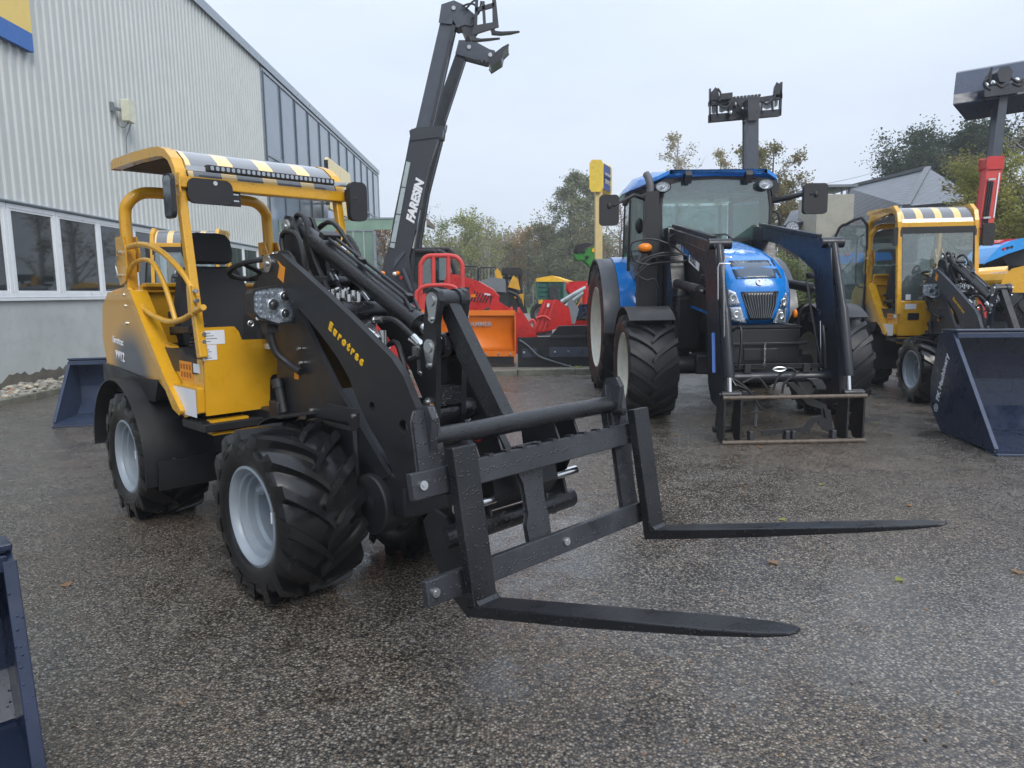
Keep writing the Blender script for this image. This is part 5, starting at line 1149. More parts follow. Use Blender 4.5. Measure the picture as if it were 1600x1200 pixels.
    def patch(name,pts,mm,th=.0,sub=6,lift=.004,parent=bon):
        """panel following the bonnet skin: quad with corners a,b,c,d filled by a grid"""
        a,b,c,d=pts; vs=[]
        for i in range(sub+1):
            for j in range(sub+1):
                s,t=i/sub,j/sub; x=(a[0]*(1-s)+b[0]*s)*(1-t)+(d[0]*(1-s)+c[0]*s)*t; y=(a[1]*(1-s)+b[1]*s)*(1-t)+(d[1]*(1-s)+c[1]*s)*t
                vs.append(onb(x,y,lift))
        m=MB(); m.add(vs,[(i*(sub+1)+j,i*(sub+1)+j+1,(i+1)*(sub+1)+j+1,(i+1)*(sub+1)+j) for i in range(sub) for j in range(sub)],True); o=m.build(name,mm,parent)
        sd=o.modifiers.new('thick','SOLIDIFY'); sd.thickness=.006; return o
    M_bp=mat('rain_wet_grey_blue_panel',(.055,.085,.13),.22,drops=.7,coat=.4)
    patch('bonnet_panel',[(1138,407),(1207,406),(1222,434),(1150,436)],M_bp)
    M_gril=mat('grille_black',(.02,.02,.022),.22)
    patch('grille',[(1158,456),(1217,455),(1206,499),(1172,500)],M_gril,lift=.006)
    gm=MB()
    for i in range(13):
        f=i/12; P_=[onb(1160+54*f,458,.010),onb(1166+46*f,478,.010),onb(1174+31*f,497,.010)]
        gm.tube(P_,.004,5)
    gm.build('grille_bars',M_gry,bon)
    for pts in ([(1137,452),(1149,456),(1157,476),(1138,478)],[(1138,480),(1158,479),(1166,505),(1141,501)],[(1222,470),(1229,456),(1230,479),(1218,480)],[(1217,482),(1229,481),(1228,505),(1208,504)]):
        o=patch('headlight',pts,M_lens,lift=.007); c=onb(sum(q[0] for q in pts)/4,sum(q[1] for q in pts)/4,.012)
        m=MB(); m.lathe([(.03,0),(.034,.008),(.028,.010),(.010,.004),(.001,.006)],(c.x,c.y,c.z),'x',16); m.build('reflector_bowl',M_chr,o)
        o2=patch('lens',pts,G_lens,lift=.018,parent=o)
    e=onb(1186.5,441,.006); m=MB(); nrm=Vector((.92,0,.38)); m.cyl(e,e+nrm*.010,.034,24); em=m.build('emblem',M_wht,bon)
    m=MB()
    for s in (-1,1):
        for k in (0,1): m.bar(e+nrm*.011+Vector((0,0,-.014+.018*k)),e+nrm*.011+Vector((-.008,s*.016,.004+.018*k)),.002,.006,up=nrm)
    m.bar(e+nrm*.011+Vector((.006,0,-.018)),e+nrm*.011+Vector((-.008,0,.02)),.002,.004,up=nrm); m.build('leaf_mark',mat('blue_ink',(.02,.05,.3),.4),em)
    # ---- cab
    zt=2.70
    m=MB()
    for s in (-1,1):
        m.bar((-.92,s*.68,2.02),(-1.0,s*.66,zt),.06,.07,up=(1,0,0)); m.bar((-1.75,s*.92,1.5),(-1.75,s*.88,zt),.05,.05,up=(1,0,0)); m.bar((-2.75,s*.80,1.7),(-2.7,s*.78,zt),.05,.05,up=(1,0,0)); m.bar((-.90,s*.68,1.1),(-.92,s*.68,2.02),.07,.07,up=(1,0,0)); m.bar((-.92,s*.70,1.35),(-1.75,s*.93,1.35),.05,.08); m.bar((-1.0,s*.68,zt),(-1.75,s*.90,zt),.06,.06); m.bar((-1.75,s*.90,zt),(-2.72,s*.8,zt),.06,.06)
    m.box(-.96,-.90,-.70,.70,1.25,1.98); m.box(-2.78,-2.7,-.8,.8,1.0,1.75); m.box(-2.7,-.95,-.75,.75,1.10,1.20); m.build('cab_frame',M_pl,p,bevel=.01)
    # windscreen seal and pane
    out=[(-.665,2.66),(-.70,2.45),(-.685,2.06),(-.62,2.02),(-.34,2.02),(-.24,2.08),(.14,2.09),(.24,2.02),(.62,2.0),(.70,2.05),(.70,2.45),(.665,2.66),(.58,2.735),(.40,2.77),(0,2.79),(-.40,2.77),(-.58,2.735)]
    inn=[(a*.955,2.40+(b-2.40)*.94) for a,b in out]
    m=MB(); m.prism(out,-.90,-.875,'x',holes=[inn]); m.build('windscreen_seal',M_pl,p)
    m=MB(); m.prism(inn,-.895,-.888,'x'); m.build('windscreen',G_cab,p)
    m=MB(); m.prism([(-.66,2.56),(.66,2.56),(.665,2.60),(-.665,2.60)],-.8995,-.898,'x'); m.build('sun_band',mat('pale_band',(.25,.35,.38),.3),p)
    m=MB(); m.prism([(-.10,2.50),(-.02,2.50),(-.02,2.58),(-.10,2.58)],-.8995,-.897,'x'); m.build('screen_sticker',M_gry,p)
    for s in (-1,1):
        m=MB(); m.prism3([(-.98,s*.70,2.0),(-1.73,s*.915,1.45),(-1.73,s*.89,2.66),(-1.0,s*.68,2.66)],(.0,s*.006,0)); m.build('side_window',G_cab,p)
        m=MB(); m.prism3([(-1.78,s*.915,1.75),(-2.7,s*.81,1.75),(-2.68,s*.79,2.66),(-1.78,s*.89,2.66)],(.0,s*.006,0)); m.build('side_window',G_cab,p)
    m=MB(); m.prism3([(-2.74,-.76,1.80),(-2.74,.76,1.80),(-2.71,.74,2.66),(-2.71,-.74,2.66)],(-.006,0,0)); m.build('rear_window',G_cab,p)
    # interior
    m=MB(); m.box(-2.35,-1.9,-.28,.28,1.55,1.68); m.prism([(-2.40,1.65),(-2.25,1.65),(-2.30,2.25),(-2.42,2.28)],-.25,.25); m.build('seat',M_fab,p,bevel=.04)
    m=MB(); c=Vector((-1.35,-.05,2.02)); ax=Vector((-.5,0,.86)).normalized(); e1=Vector((0,1,0)); e2=ax.cross(e1); m.tube([c+e1*.20*math.cos(2*math.pi*i/24)+e2*.20*math.sin(2*math.pi*i/24) for i in range(24)],.015,7,closed=True); m.bar(c-e1*.19,c+e1*.19,.02,.03,up=ax); m.prism([(-1.3,1.2),(-1.1,1.2),(-1.15,1.95),(-1.3,2.0),(-1.38,1.95)],-.2,.1); m.build('steering_column',M_pl,p,bevel=.02)
    m=MB(); m.prism([(-1.9,1.5),(-2.5,1.5),(-2.5,1.9),(-2.1,1.88)],.42,.62); m.box(-.99,-.93,.25,.62,2.03,2.07); m.build('console',M_pl,p,bevel=.03)
    # roof
    m=MB(); secs=[]
    for u,w,z0,z1 in ((-.80,.60,2.80,2.83),(-.86,.74,2.735,2.865),(-1.1,.86,2.71,2.91),(-1.8,1.00,2.70,2.93),(-2.5,.96,2.70,2.92),(-2.82,.84,2.71,2.88),(-2.88,.7,2.76,2.82)):
        secs.append([(u,-w,z0+.02),(u,-w*.985,z0+.07),(u,-w*.86,z1-.02),(u,-w*.5,z1),(u,0,z1+.01),(u,w*.5,z1),(u,w*.86,z1-.02),(u,w*.985,z0+.07),(u,w,z0+.02),(u,w*.7,z0+ (.055 if u>-1 else 0)),(u,0,z0+(.07 if u>-1 else 0)),(u,-w*.7,z0+(.055 if u>-1 else 0))])
    m.loft(secs); m.build('roof',M_blue,p)
    m=MB(); m.prism([(-.78,2.70),(-.60,2.79),(0,2.82),(.60,2.79),(.78,2.70),(.78,2.62),(.70,2.55),(.66,2.70),(.45,2.775),(0,2.795),(-.45,2.775),(-.66,2.70),(-.70,2.55),(-.78,2.62)],-.87,-.92,'x'); m.build('roof_visor',M_pl,p,bevel=.008)
    for v in (-.37,.37): m=MB(); m.prism([(-.80,2.86),(-.76,2.80),(-.80,2.70),(-.86,2.72),(-.86,2.87)],v-.04,v+.04); m.build('roof_clip',M_pl,p,bevel=.01)
    for s in (-1,1):
        c=fr.U(1036 if s<0 else 1197,292 if s<0 else 288,-.80); m=MB(); m.lathe([(.001,-.10),(.06,-.09),(.085,-.03),(.088,0),(.078,.008),(.076,0)],c,'x',24); o=m.build('work_lamp',M_pl,p); o.data.transform(Matrix.Translation(c)@Matrix.Diagonal((1,1.15,.75,1))@Matrix.Translation(-c))
        m=MB(); m.lathe([(.075,0),(.05,-.03),(.001,-.04)],c,'x',22); m.ell(c+Vector((-.01,0,0)),(.02,.028,.02)); r_=m.build('reflector',M_lens,o); r_.data.transform(Matrix.Translation(c)@Matrix.Diagonal((1,1.15,.75,1))@Matrix.Translation(-c))
        m=MB(); m.lathe([(.077,.002),(.001,.012)],c,'x',22); r_=m.build('lens',G_lens,o); r_.data.transform(Matrix.Translation(c)@Matrix.Diagonal((1,1.15,.75,1))@Matrix.Translation(-c))
    # mirrors
    for (x0,y0,x1,y1,s) in ((936,305,966,353,-1),(1252,287,1291,335,1)):
        a=fr.U(x0,y1,-.72); b=fr.U(x1,y0,-.72); m=MB(); m.prism(rrect(a.y,b.y,a.z,b.z,.045,5),-.72,-.66,'x'); o=m.build('mirror',M_pl,p,bevel=.018,bseg=3)
        m=MB(); cy=(a.y+b.y)/2; m.tube([(-.93,s*.70,2.50),(-.80,s*.88,2.53),(-.70,s*1.05,2.56),(-.655,cy-s*.05,b.z-.13)],[.035,.035,.022,.014],10); m.ell((-.66,cy,b.z-.13),(.02,.03,.04)); m.build('mirror_arm',M_pl,o)
    # exhaust / intake stack on the left in the picture
    m=MB(); m.prism([(-.16,1.15),(.06,1.15),(.06,1.5),(.10,2.1),(.085,2.62),(-.085,2.60),(-.08,2.1),(-.16,1.7)],-.88,-.74,'x'); [None]
    m.v=[(x,y-.82,z) for x,y,z in m.v]; m.build('exhaust_shroud',M_pl,p,bevel=.02)
    m=MB(); m.tube([(-.80,-.83,2.58),(-.80,-.83,2.68),(-.82,-.85,2.78),(-.86,-.87,2.83)],.045,14,caps=True); m.build('exhaust_pipe',mat('weathered_grey_pipe',(.10,.10,.11),.5),p)
    # loops of hose, beacon, hand rail
    for pts in ([(985,390),(990,378),(1020,374),(1050,384),(1070,398)],[(985,390),(992,408),(1015,414)],[(990,425),(1005,405),(1040,395),(1075,400),(1070,408),(1020,412),(1000,425),(992,432)],[(995,430),(1010,438),(1022,436),(1028,450)],[(1000,420),(1020,402),(1060,398)],[(1060,398),(1050,395),(1045,372),(1060,366)]):
        hose(p,[fr.U(a,b,-.45) for a,b in pts],.012,sp=0,ends=False)
    c=fr.U(1008,387,-.50); m=MB(); m.ell(c,(.05,.085,.055),16,10); o=m.build('indicator_lamp',M_amb,p)
    m=MB(); m.ell(c-Vector((.02,0,.02)),(.05,.08,.05),16,8); m.bar(c-Vector((.03,-.05,.05)),(-.75,-.76,1.75),.03,.05); m.build('lamp_housing',M_pl,o)
    c=fr.U(1238,357,-.6); m=MB(); m.lathe([(.001,-.09),(.06,-.08),(.088,-.02),(.09,0),(.08,.004)],c,'x',24); m.bar(c-Vector((.05,.0,.0)),(-.9,.72,2.10),.03,.03); o=m.build('work_lamp',M_pl,p); m=MB(); m.lathe([(.079,.0),(.05,-.02),(.001,-.03)],c,'x',22); m.build('reflector',M_lens,o); m=MB(); m.lathe([(.08,.002),(.001,.012)],c,'x',22); m.build('lens',G_lens,o)
    m=MB(); m.tube([(-.95,.74,2.38),(-.93,.80,2.34),(-.93,.82,2.20),(-.95,.76,2.14)],.014,8,smooth=4); m.build('grab_handle',M_pl,p)
    c=fr.U(999,353,-1.3); m=MB(); m.ell(c,(.03,.055,.10),12,8); m.build('inner_mirror',M_pl,p)
    m=MB(); c=fr.U(1218,452,.2); m.ell(fr.U(1213,473,.1)+Vector((0,0,0)),(.03,.02,.04)) if False else None; q=fr.U(1242,490,.1); m.ell(q,(.03,.03,.05)); m.build('side_indicator',M_amb,p)
    # ---- front loader
    bp=[(-.85,2.19),(-.85,2.05),(-.10,1.92),(.45,1.75),(.80,1.60),(.88,1.35),(1.00,.50),(1.12,.33),(1.30,.30),(1.46,.36),(1.44,.58),(1.23,1.45),(1.15,1.80),(1.07,1.87),(.90,1.90)]
    for s in (-1,1):
        m=MB(); m.prism(bp,s*.575-(.045 if s<0 else 0),s*.49-(.045 if s<0 else 0)); fl=m.build('loader_beam',M_navy,p,bevel=.008)
        m=MB(); m.bar((-.78,s*.535,2.20),(.80,s*.535,1.94),.06,.04); m.bar((-.6,s*.579-(.045 if s<0 else 0),2.06),(.85,s*.579-(.045 if s<0 else 0),1.80),.008,.012); m.build('beam_rail',M_navy,fl,bevel=.004)
        m=MB(); m.cyl((1.04,s*.44,1.86),(1.04,s*.66,1.86),.052,18); m.cyl((-.75,s*.48,2.08),(-.75,s*.64,2.08),.05,16); m.cyl((.66,s*.49,1.55),(.66,s*.62,1.55),.03,12); m.build('pivot_tube',M_navy,fl)
        yc=s*.535-(.045 if s<0 else 0)
        m=MB(); m.tube([(1.12,yc,1.84),(1.36,yc,1.22)],.034,14); m.tube([(1.35,yc,1.24),(1.36,yc,1.21),(1.52,yc,.64),(1.525,yc,.61)],.048,16); o=m.build('tilt_cylinder',M_navy,fl)
        m=MB(); m.cyl((1.52,yc,.63),(1.55,yc,.46),.022,12); m.build('cylinder_rod',M_chr2,o)
        m=MB(); m.cyl((1.55,s*.48,.455),(1.55,s*.66,.455),.034,14); m.cyl((1.55,s*.66,.455),(1.55,s*.68,.455),.018,10); m.cyl((1.40,s*.50,.10),(1.40,s*.68,.10),.03,12); m.build('pivot_pin',M_blk2,o)
        m=MB(); m.tube([(-.35,s*.60,1.50),(.58,s*.60,1.42)],.052,16); m.build('lift_cylinder',M_blk2,fl)
        m=MB(); m.cyl((.56,s*.60,1.42),(.78,s*.60,1.40),.026,12); m.build('lift_rod',M_chr2,fl)
        m=MB(); m.prism([(-.95,1.0),(-.50,1.0),(-.38,1.35),(-.55,1.80),(-.65,2.16),(-.90,2.18),(-.98,1.9)],s*.64,s*.48); m.bar((-.6,s*.55,1.05),(-.6,s*.2,1.0),.2,.2); m.build('loader_console',M_navy,p,bevel=.01)
        m=MB(); m.tube([(1.0,s*.48,1.15),(1.03,s*.475,1.2),(1.05,s*.44,1.21)],.006,6); m.tube([(1.02,s*.482,1.1),(1.08,s*.482,.62)],.006,6); m.build('pipe',M_chr,fl)
        for pts in ([(.7,s*.47,1.5),(.95,s*.42,1.2),(1.1,s*.42,.9),(1.18,s*.44,.68)],[(1.2,s*.46,1.02),(1.26,s*.40,1.06),(1.3,s*.40,.9),(1.3,s*.42,.66)]): hose(p,pts,.012,sp=0,ends=False)
    # silver hydraulic pipes on the left beam
    m=MB()
    for pts in ([(1143,402),(1134,402),(1131,412),(1132,560),(1136,580),(1150,603)],[(1141,412),(1124,412),(1122,418),(1122,468)]): m.tube([fr.U(a,b,1.45) for a,b in pts],.0075,7)
    m.build('hydraulic_pipes',M_chr,p)
    # decals on the left beam outer face
    def bs(px,py): q=fr.S(px,py,-.6205); return q
    sticker(p,'maker_label',[bs(1077,398),bs(1093,412),bs(1092,424),bs(1076,409)],(0,-.0015,0),M_wht)
    a=bs(1078,408); b=bs(1091,421); text('lettering','STOLL',M_ink,p,a+Vector((0,-.003,.006)),b-a,(0,0,1),.085,bold=.002)
    for i in range(4): sticker(p,'blue_stripe',[bs(1064+i*3.2,382+i*3),bs(1066+i*3.2,384+i*3),bs(1066+i*3.2,394+i*3),bs(1064+i*3.2,391+i*3)],(0,-.0015,0),M_blue)
    sticker(p,'blue_stripe',[fr.U(1112,520,1.30),fr.U(1117,520,1.30),fr.U(1118,582,1.38),fr.U(1113,582,1.38)],(.002,0,0),mat('light_blue_decal',(.05,.16,.5),.4))
    # cross tube and quick attach
    m=MB(); m.cyl((1.24,-.51,.575),(1.24,.51,.575),.052,20); m.build('cross_tube',M_navy,p)
    m=MB(); 
    for k in range(3): m.tube([(1.24,-.46,.66+.018*k),(1.26,0,.665+.018*k),(1.24,.42,.66+.018*k)],.008,6)
    for v in (-.32,.25): m.box(1.2,1.28,v-.03,v+.03,.62,.70)
    m.build('cross_pipes',M_pl,p)
    for pts in ([(1142,590),(1165,605),(1180,625),(1190,640)],[(1148,600),(1170,610),(1178,622)],[(1245,582),(1232,575),(1215,590),(1208,610)],[(1248,580),(1235,590),(1225,600),(1222,615)],[(1160,598),(1180,590),(1190,595),(1200,610)]): hose(p,[fr.U(a,b,1.36) for a,b in pts],.012,sp=0,ends=False)
    c=fr.U(1218,577,1.4); m=MB(); m.tube([c+Vector((0,.06*math.cos(2*math.pi*i/14),.018*math.sin(2*math.pi*i/14))) for i in range(14)],.009,6,closed=True); m.build('hose_ring',M_chr,p)
    m=MB(); m.cyl((1.62,-.665,.435),(1.62,.665,.435),.019,14); top=m.build('top_bar',M_rust,p)
    m=MB(); m.cyl((1.62,-.665,.018),(1.62,.665,.018),.022,14); m.build('bottom_bar',M_rust,p)
    for v in (-.655,-.50,.49,.64):
        m=MB(); m.prism([(1.62,.0),(1.62,.44),(1.58,.46),(1.44,.38),(1.36,.14),(1.44,.02)],v,v+.016); m.build('attach_plate',M_blk2,p,bevel=.003)
    m=MB(); m.prism3([fr.U(a,b,1.55) for a,b in ((1230,598),(1240,598),(1268,622),(1290,632),(1292,655),(1284,656),(1282,638),(1262,632))],(.014,0,0)); m.prism3([fr.U(a,b,1.57) for a,b in ((1287,638),(1296,640),(1300,668),(1305,676),(1286,672),(1277,660),(1283,650),(1290,655))],(.014,0,0)); m.prism3([fr.U(a,b,1.58) for a,b in ((1188,673),(1255,667),(1268,652),(1282,649),(1284,654),(1272,660),(1262,674),(1190,679))],(.012,0,0)); m.build('latch_lever',M_blk2,p,bevel=.002)
    m=MB(); 
    for x in (1172,1228,1238,1300): q=fr.U(x,676,1.58); m.box(1.55,1.63,q.y-.02,q.y+.02,.01,.12)
    m.prism3([fr.U(a,b,1.3) for a,b in ((1262,592),(1278,592),(1284,602),(1284,606),(1270,606),(1270,602))],(.08,0,0)); m.build('latch_block',M_steel,p,bevel=.004)
    m=MB(); m.bar(fr.U(1182,630,1.3),fr.U(1180,668,1.4),.03,.03); m.bar(fr.U(1170,645,1.35),fr.U(1190,643,1.35),.02,.02); m.box(1.3,1.36,-.40,-.28,.36,.46); m.build('drawbar_pin',M_blk2,p,bevel=.004)
    return p
make_tractor(TF)
# foreground bucket, cut by the left edge of the frame
_q=gz(76,1250); _n=Frame(0,0,138); NB=Frame(_q.x-_n.f.x*.10-_n.l.x*.566,_q.y-_n.f.y*.10-_n.l.y*.566,138)
s=thing('digging_bucket','dark blue steel bucket standing on the asphalt in the bottom left corner','bucket',NB)
o=bucket(s,-.50,.10,.02,.69,.55,M_dblue,edge=M_dblue,topf=.62)
# ================= THINGS IN THE STORAGE YARD =================
class At:
    """a thing standing at distance Y; P(px,py,dY) gives a local point; z is height over the forecourt"""
    def __init__(s,name,label,cat,px,Y,group=None):
        s.Y=Y; s.x=onY(px,460,Y).x; s.t=thing(name,label,cat,None,group,(s.x,Y,0))
    def P(s,px,py,d=0): v=onY(px,py,s.Y+d); return Vector((v.x-s.x,d,v.z))
    def poly(s,name,pts,th,m,d=0,bevel=0,parent=None,label=None):
        mb=MB(); mb.prism3([s.P(a,b,d) for a,b in pts],(0,th,0)); return mb.build(name,m,parent or s.t,bevel=bevel,label=label)
    def tube(s,name,pts,r,m,d=0,smooth=0,parent=None,n=10,closed=False):
        mb=MB(); mb.tube([s.P(a[0],a[1],a[2] if len(a)>2 else d) for a in pts],r,n,smooth=smooth,closed=closed); return mb.build(name,m,parent or s.t)
M_boom=mat('boom_dark_grey',(.022,.024,.032),.38,var=.12,coat=.2)
M_boom2=mat('boom_inner_grey',(.055,.065,.085),.40,var=.12)
M_strip=mat('galvanised_strip',(.40,.46,.46),.35,metal=.5)
def simple_cab(a,x0,x1,y0,y1,d,dep,roofm=M_pl,name='cab'):
    """framed glass cab: pixel box front face at depth d"""
    m=MB(); A=a.P(x0,y1,d);B=a.P(x1,y0,d); w=.05
    for x in (A.x,B.x-w):
        for y in (d,d+dep-w): m.box(x,x+w,y,y+w,A.z,B.z)
    m.box(A.x,B.x,d,d+w,A.z,A.z+w); m.box(A.x,B.x,d,d+w,B.z-w,B.z); fr_=m.build(name,M_pl,a.t,bevel=.008)
    m=MB(); m.box(A.x-.05,B.x+.05,d-.08,d+dep+.05,B.z,B.z+.10); m.build('roof',roofm,fr_,bevel=.04,bseg=3)
    m=MB(); m.box(A.x+w,B.x-w,d+.015,d+.025,A.z+w,B.z-w); m.build('windscreen',G_cab,fr_)
    m=MB(); m.box(A.x+w,B.x-w,d+dep-.03,d+dep-.02,A.z+w,B.z-w); m.build('rear_window',G_cab,fr_)
    m=MB(); m.box((A.x+B.x)/2-.25,(A.x+B.x)/2+.25,d+dep*.5,d+dep*.62,A.z,A.z+(B.z-A.z)*.6); m.build('seat',M_fab,fr_,bevel=.04)
    return fr_
def bwheel(a,px,py,R_,W_,d,rimm=M_gry,rot=0,lab=None):
    c=a.P(px,py,d); c.z=R_; w=rim_mb(R_*.55,W_,-1,.4,boss=.08).build('wheel',rimm,a.t); w.location=c; w.rotation_euler=(0,0,rot)
    tyre_mb(R_,W_,R_*.55,15,R_*.055,.45,.05).build('tyre',M_rub2,w); return w
# --- telehandler with lettered boom
a=At('telehandler','black telehandler with white lettered boom raised steeply, small pallet forks at its tip','telehandler',620,15.0)
b=a.poly('outer_boom',[(644,203),(689,200),(668,262),(660,298),(656,322),(643,380),(638,402),(642,445),(594,445),(603,402),(609,387),(617,338),(635,250)],.40,M_boom,bevel=.02)
a.poly('inner_boom',[(650.5,202),(689,34),(711,38),(674,202)],.28,M_boom2,.06,bevel=.015)
a.poly('inner_boom_edge',[(674,201),(711,38),(708,33),(671,201)],.22,M_boom,.02,bevel=.01)
a.poly('collar',[(643,218),(641,205),(650,201),(692,198),(690,212)],.46,M_boom,-.03,bevel=.02,parent=b)
a.poly('side_strip',[(609,386),(635,252),(641,254),(616,388)],.03,M_strip,-.032,parent=b)
for q in ((611,379),(619,335),(627,293)): a.poly('strip_joint',[(q[0]-1,q[1]),(q[0]+7,q[1]+1.2),(q[0]+7.3,q[1]-.4),(q[0]-.6,q[1]-1.6)],.035,M_boom,-.036,parent=b)
A_=a.P(646,349,-.012); B_=a.P(667,263,-.012); UPv=a.P(630,345,-.012)-A_
text('lettering','FARESIN',M_wht,b,A_,B_-A_,UPv,.235,bold=.014,shear=.28,space=1.0)
a.tube('lift_cylinder',[(656,325),(645,390),(640,450)],.055,M_boom,.2); a.tube('cylinder_rod',[(655,328),(645,388)],.035,M_chr2,.1)
a.poly('boom_brace',[(617,405),(629,393),(633,395),(614,420)],.05,M_boom2,-.05)
h=a.poly('boom_head',[(687,34),(691,8),(709,2),(722,8),(741,24),(744,34),(736,39),(726,37),(715,41),(706,36)],.36,M_boom2,.02,bevel=.02)
a.poly('head_bracket',[(715,38),(742,30),(746,44),(736,56),(727,56),(722,44)],.30,M_boom,.05,bevel=.01)
m=MB(); c=a.P(709,13,.02); m.cyl(c,c-Vector((0,.03,0)),.04,14); m.build('pin',M_chr,h)
fc=a.poly('fork_carriage',[(738,54),(741,40),(776,34),(779,40),(779,41),(741,53)],.06,M_boom,-.25,bevel=.005)
for pts in ([(741,40),(745,40),(747,-6),(743,-6)],[(770,42),(779,41),(774,-8),(769,-8)],[(743,18),(772,10),(772,4),(743,12)],[(755,38),(759,37),(757,2),(753,2)]): a.poly('carriage_bar',pts,.06,M_boom,-.22,parent=fc,bevel=.004)
for pts in ([(733,56),(741,55),(745,59),(752,60),(781,58.5),(765,61),(745,63),(737,63)],[(766,44),(772,43),(774,48),(783,49),(812,48),(797,51.5),(782,53),(768,52)]): a.poly('fork_tine',pts,.12,M_steel,-.3 if pts[0][0]<750 else .2,parent=fc)
for pts in ([(722,10),(733,6),(742,8),(748,22)],[(728,14),(738,3),(747,-2)],[(736,30),(748,20),(752,2)]): a.tube('hose',pts,.02,M_pl,-.05,smooth=4,parent=fc)
simple_cab(a,640,676,396,452,.9,1.3)
a.poly('chassis',[(580,470),(700,470),(705,520),(575,520)],1.6,M_boom,.1,bevel=.05)
a.poly('engine_cover',[(588,446),(648,446),(655,472),(580,472)],1.2,M_boom,-.1,bevel=.06)
for px in (590,690):
    for d in (.0,1.7): bwheel(a,px,520,.55,.4,d)
for (x,y,mm) in ((598,427,M_amb),(621,427,M_amb),(628,434,M_redl),(617,428,M_lens)): 
    m=MB(); c=a.P(x,y,-.16); m.ell(c,(.055,.03,.045)); m.build('marker_lamp',mm,a.t)
a.tube('folded_mirror_arm',[(628,420),(642,455)],.05,M_boom,-.2)
# --- second telehandler
a=At('telehandler','second black telehandler behind, lower boom ending in an empty quick hitch','telehandler',655,16.6)
b=a.poly('outer_boom',[(671,188),(695,193),(668,300),(640,470),(612,470),(640,320)],.36,M_boom,bevel=.02)
a.poly('inner_boom',[(676,188),(713,84),(727,88),(693,192)],.26,M_boom,.05,bevel=.015)
a.poly('collar',[(670,196),(671,186),(696,190),(694,200)],.42,M_boom,-.03,bevel=.01)
h=a.poly('boom_head',[(713,83),(718,64),(738,64),(764,78),(772,80),(774,92),(760,96),(730,88)],.34,M_boom2,.0,bevel=.02)
a.poly('quick_hitch',[(763,96),(772,84),(785,74),(794,69),(795,71),(786,80),(784,91),(767,102)],.6,M_boom,-.15,bevel=.01)
m=MB(); 
for q in ((733,74),(766,86)): c=a.P(q[0],q[1],0); m=MB(); m.cyl(c,c-Vector((0,.03,0)),.045,12); m.build('pin',M_chr,h)
a.tube('hose',[(750,93),(753,99),(757,94)],.02,M_pl,-.02,smooth=4)
a.poly('chassis',[(600,470),(720,470),(720,520),(600,520)],1.5,M_boom,.2,bevel=.05)
for px in (612,705):
    for d in (.1,1.8): bwheel(a,px,520,.55,.4,d)
# --- red tractor
a=At('tractor','red tractor half hidden behind the orange snow plough','tractor',720,16.0)
simple_cab(a,652,700,393,440,.8,1.5,name='cab')
a.tube('cab_front_pillar',[(683,392),(702,402),(716,440)],.05,M_pl,.55,smooth=5)
a.poly('side_glass',[(686,400),(700,404),(712,438),(686,438)],.02,G_cab,.58)
b=a.poly('bonnet',[(700,432),(712,432),(745,442),(768,455),(776,464),(773,486),(760,497),(735,488),(708,478),(690,466)],.85,M_red,.1,bevel=.05)
a.poly('bonnet_side',[(692,467),(708,478),(735,488),(760,497),(768,492),(764,530),(700,530)],.80,M_pl,.13,bevel=.03)
for i in range(6): x=737+i*4.5; a.poly('vent_slot',[(x-2,470+i*.6),(x,471+i*.6),(x+6,455+i*1.4),(x+4.4,454+i*1.4)],.02,M_blk2,.085,parent=b)
a.poly('bonnet_vent',[(724,448),(734,449),(730,461),(724,459)],.02,M_blk2,.085,parent=b)
a.poly('nose_vent',[(766,462),(771,463),(769,480),(766,478)],.02,M_blk2,.085,parent=b)
a.poly('lamp',[(735,461),(742,459),(744,464),(736,465)],.03,M_amb,.07,parent=b)
a.poly('badge',[(757,458),(766,459.5),(766,462),(757,461)],.01,M_wht,.088,parent=b)
for px,R_,d in ((772,.55,.0),(772,.55,1.3),(680,.8,.1),(680,.8,1.7)): bwheel(a,px,520,R_,.45,d,M_red)
# --- red tube gripper frame
a=At('bale_gripper','bright red tube frame gripper standing upright before the red tractor','gripper',690,12.9)
a.tube('rear_hoop',[(657,520),(657,425),(659,410),(667,401),(680,399.5),(702,399.5),(713,402),(721,411),(722.5,425),(722.5,492)],.042,M_red2,.15,smooth=5)
for x in (677,700.5): a.tube('upright',[(x,400,.15),(x,446,.15)],.040,M_red2)
a.tube('front_hoop',[(650,560),(650,468),(654,454),(664,447),(680,445.5),(700,446),(712,450),(718,460),(720,475)],.034,M_red2,-.1,smooth=5)
a.poly('backplate',[(655,460),(716,455),(716,500),(655,520)],.06,M_red2,.0,bevel=.01)
a.poly('foot_plate',[(648,520),(725,505),(725,584),(648,584)],.35,M_red,.2,bevel=.01)
a.tube('hose',[(718,492),(728,486),(738,492),(742,500)],.018,M_pl,-.05,smooth=5)
# --- orange plough blade, curved
a=At('snow_plough','orange curved snow plough blade resting on a pallet of blocks','snow plough',745,12.75)
def curved(a,x0,x1,y0,y1,m,dep,name,n=8,bow=.10,d0=0):
    mb=MB(); vs=[]
    for i in range(n+1):
        f=i/n; off=d0+bow*math.sin(math.pi*f)+dep*0
        for x in (x0,x1):
            p=a.P(x,y0+(y1-y0)*f,0); p.y+=off; vs.append(tuple(p))
    mb.add(vs,[(2*i,2*i+1,2*i+3,2*i+2) for i in range(n)],True); o=mb.build(name,m,a.t); sd=o.modifiers.new('thick','SOLIDIFY'); sd.thickness=.02; return o
b=curved(a,640,804,492,549,M_orn,0,'mouldboard')
a.poly('top_roll',[(640,486),(804,486),(804,492),(640,492)],.07,M_orn,-.05,bevel=.012)
a.poly('wear_edge',[(640,549),(804,549),(804,556.5),(640,556.5)],.03,M_orn,-.03,bevel=.004)
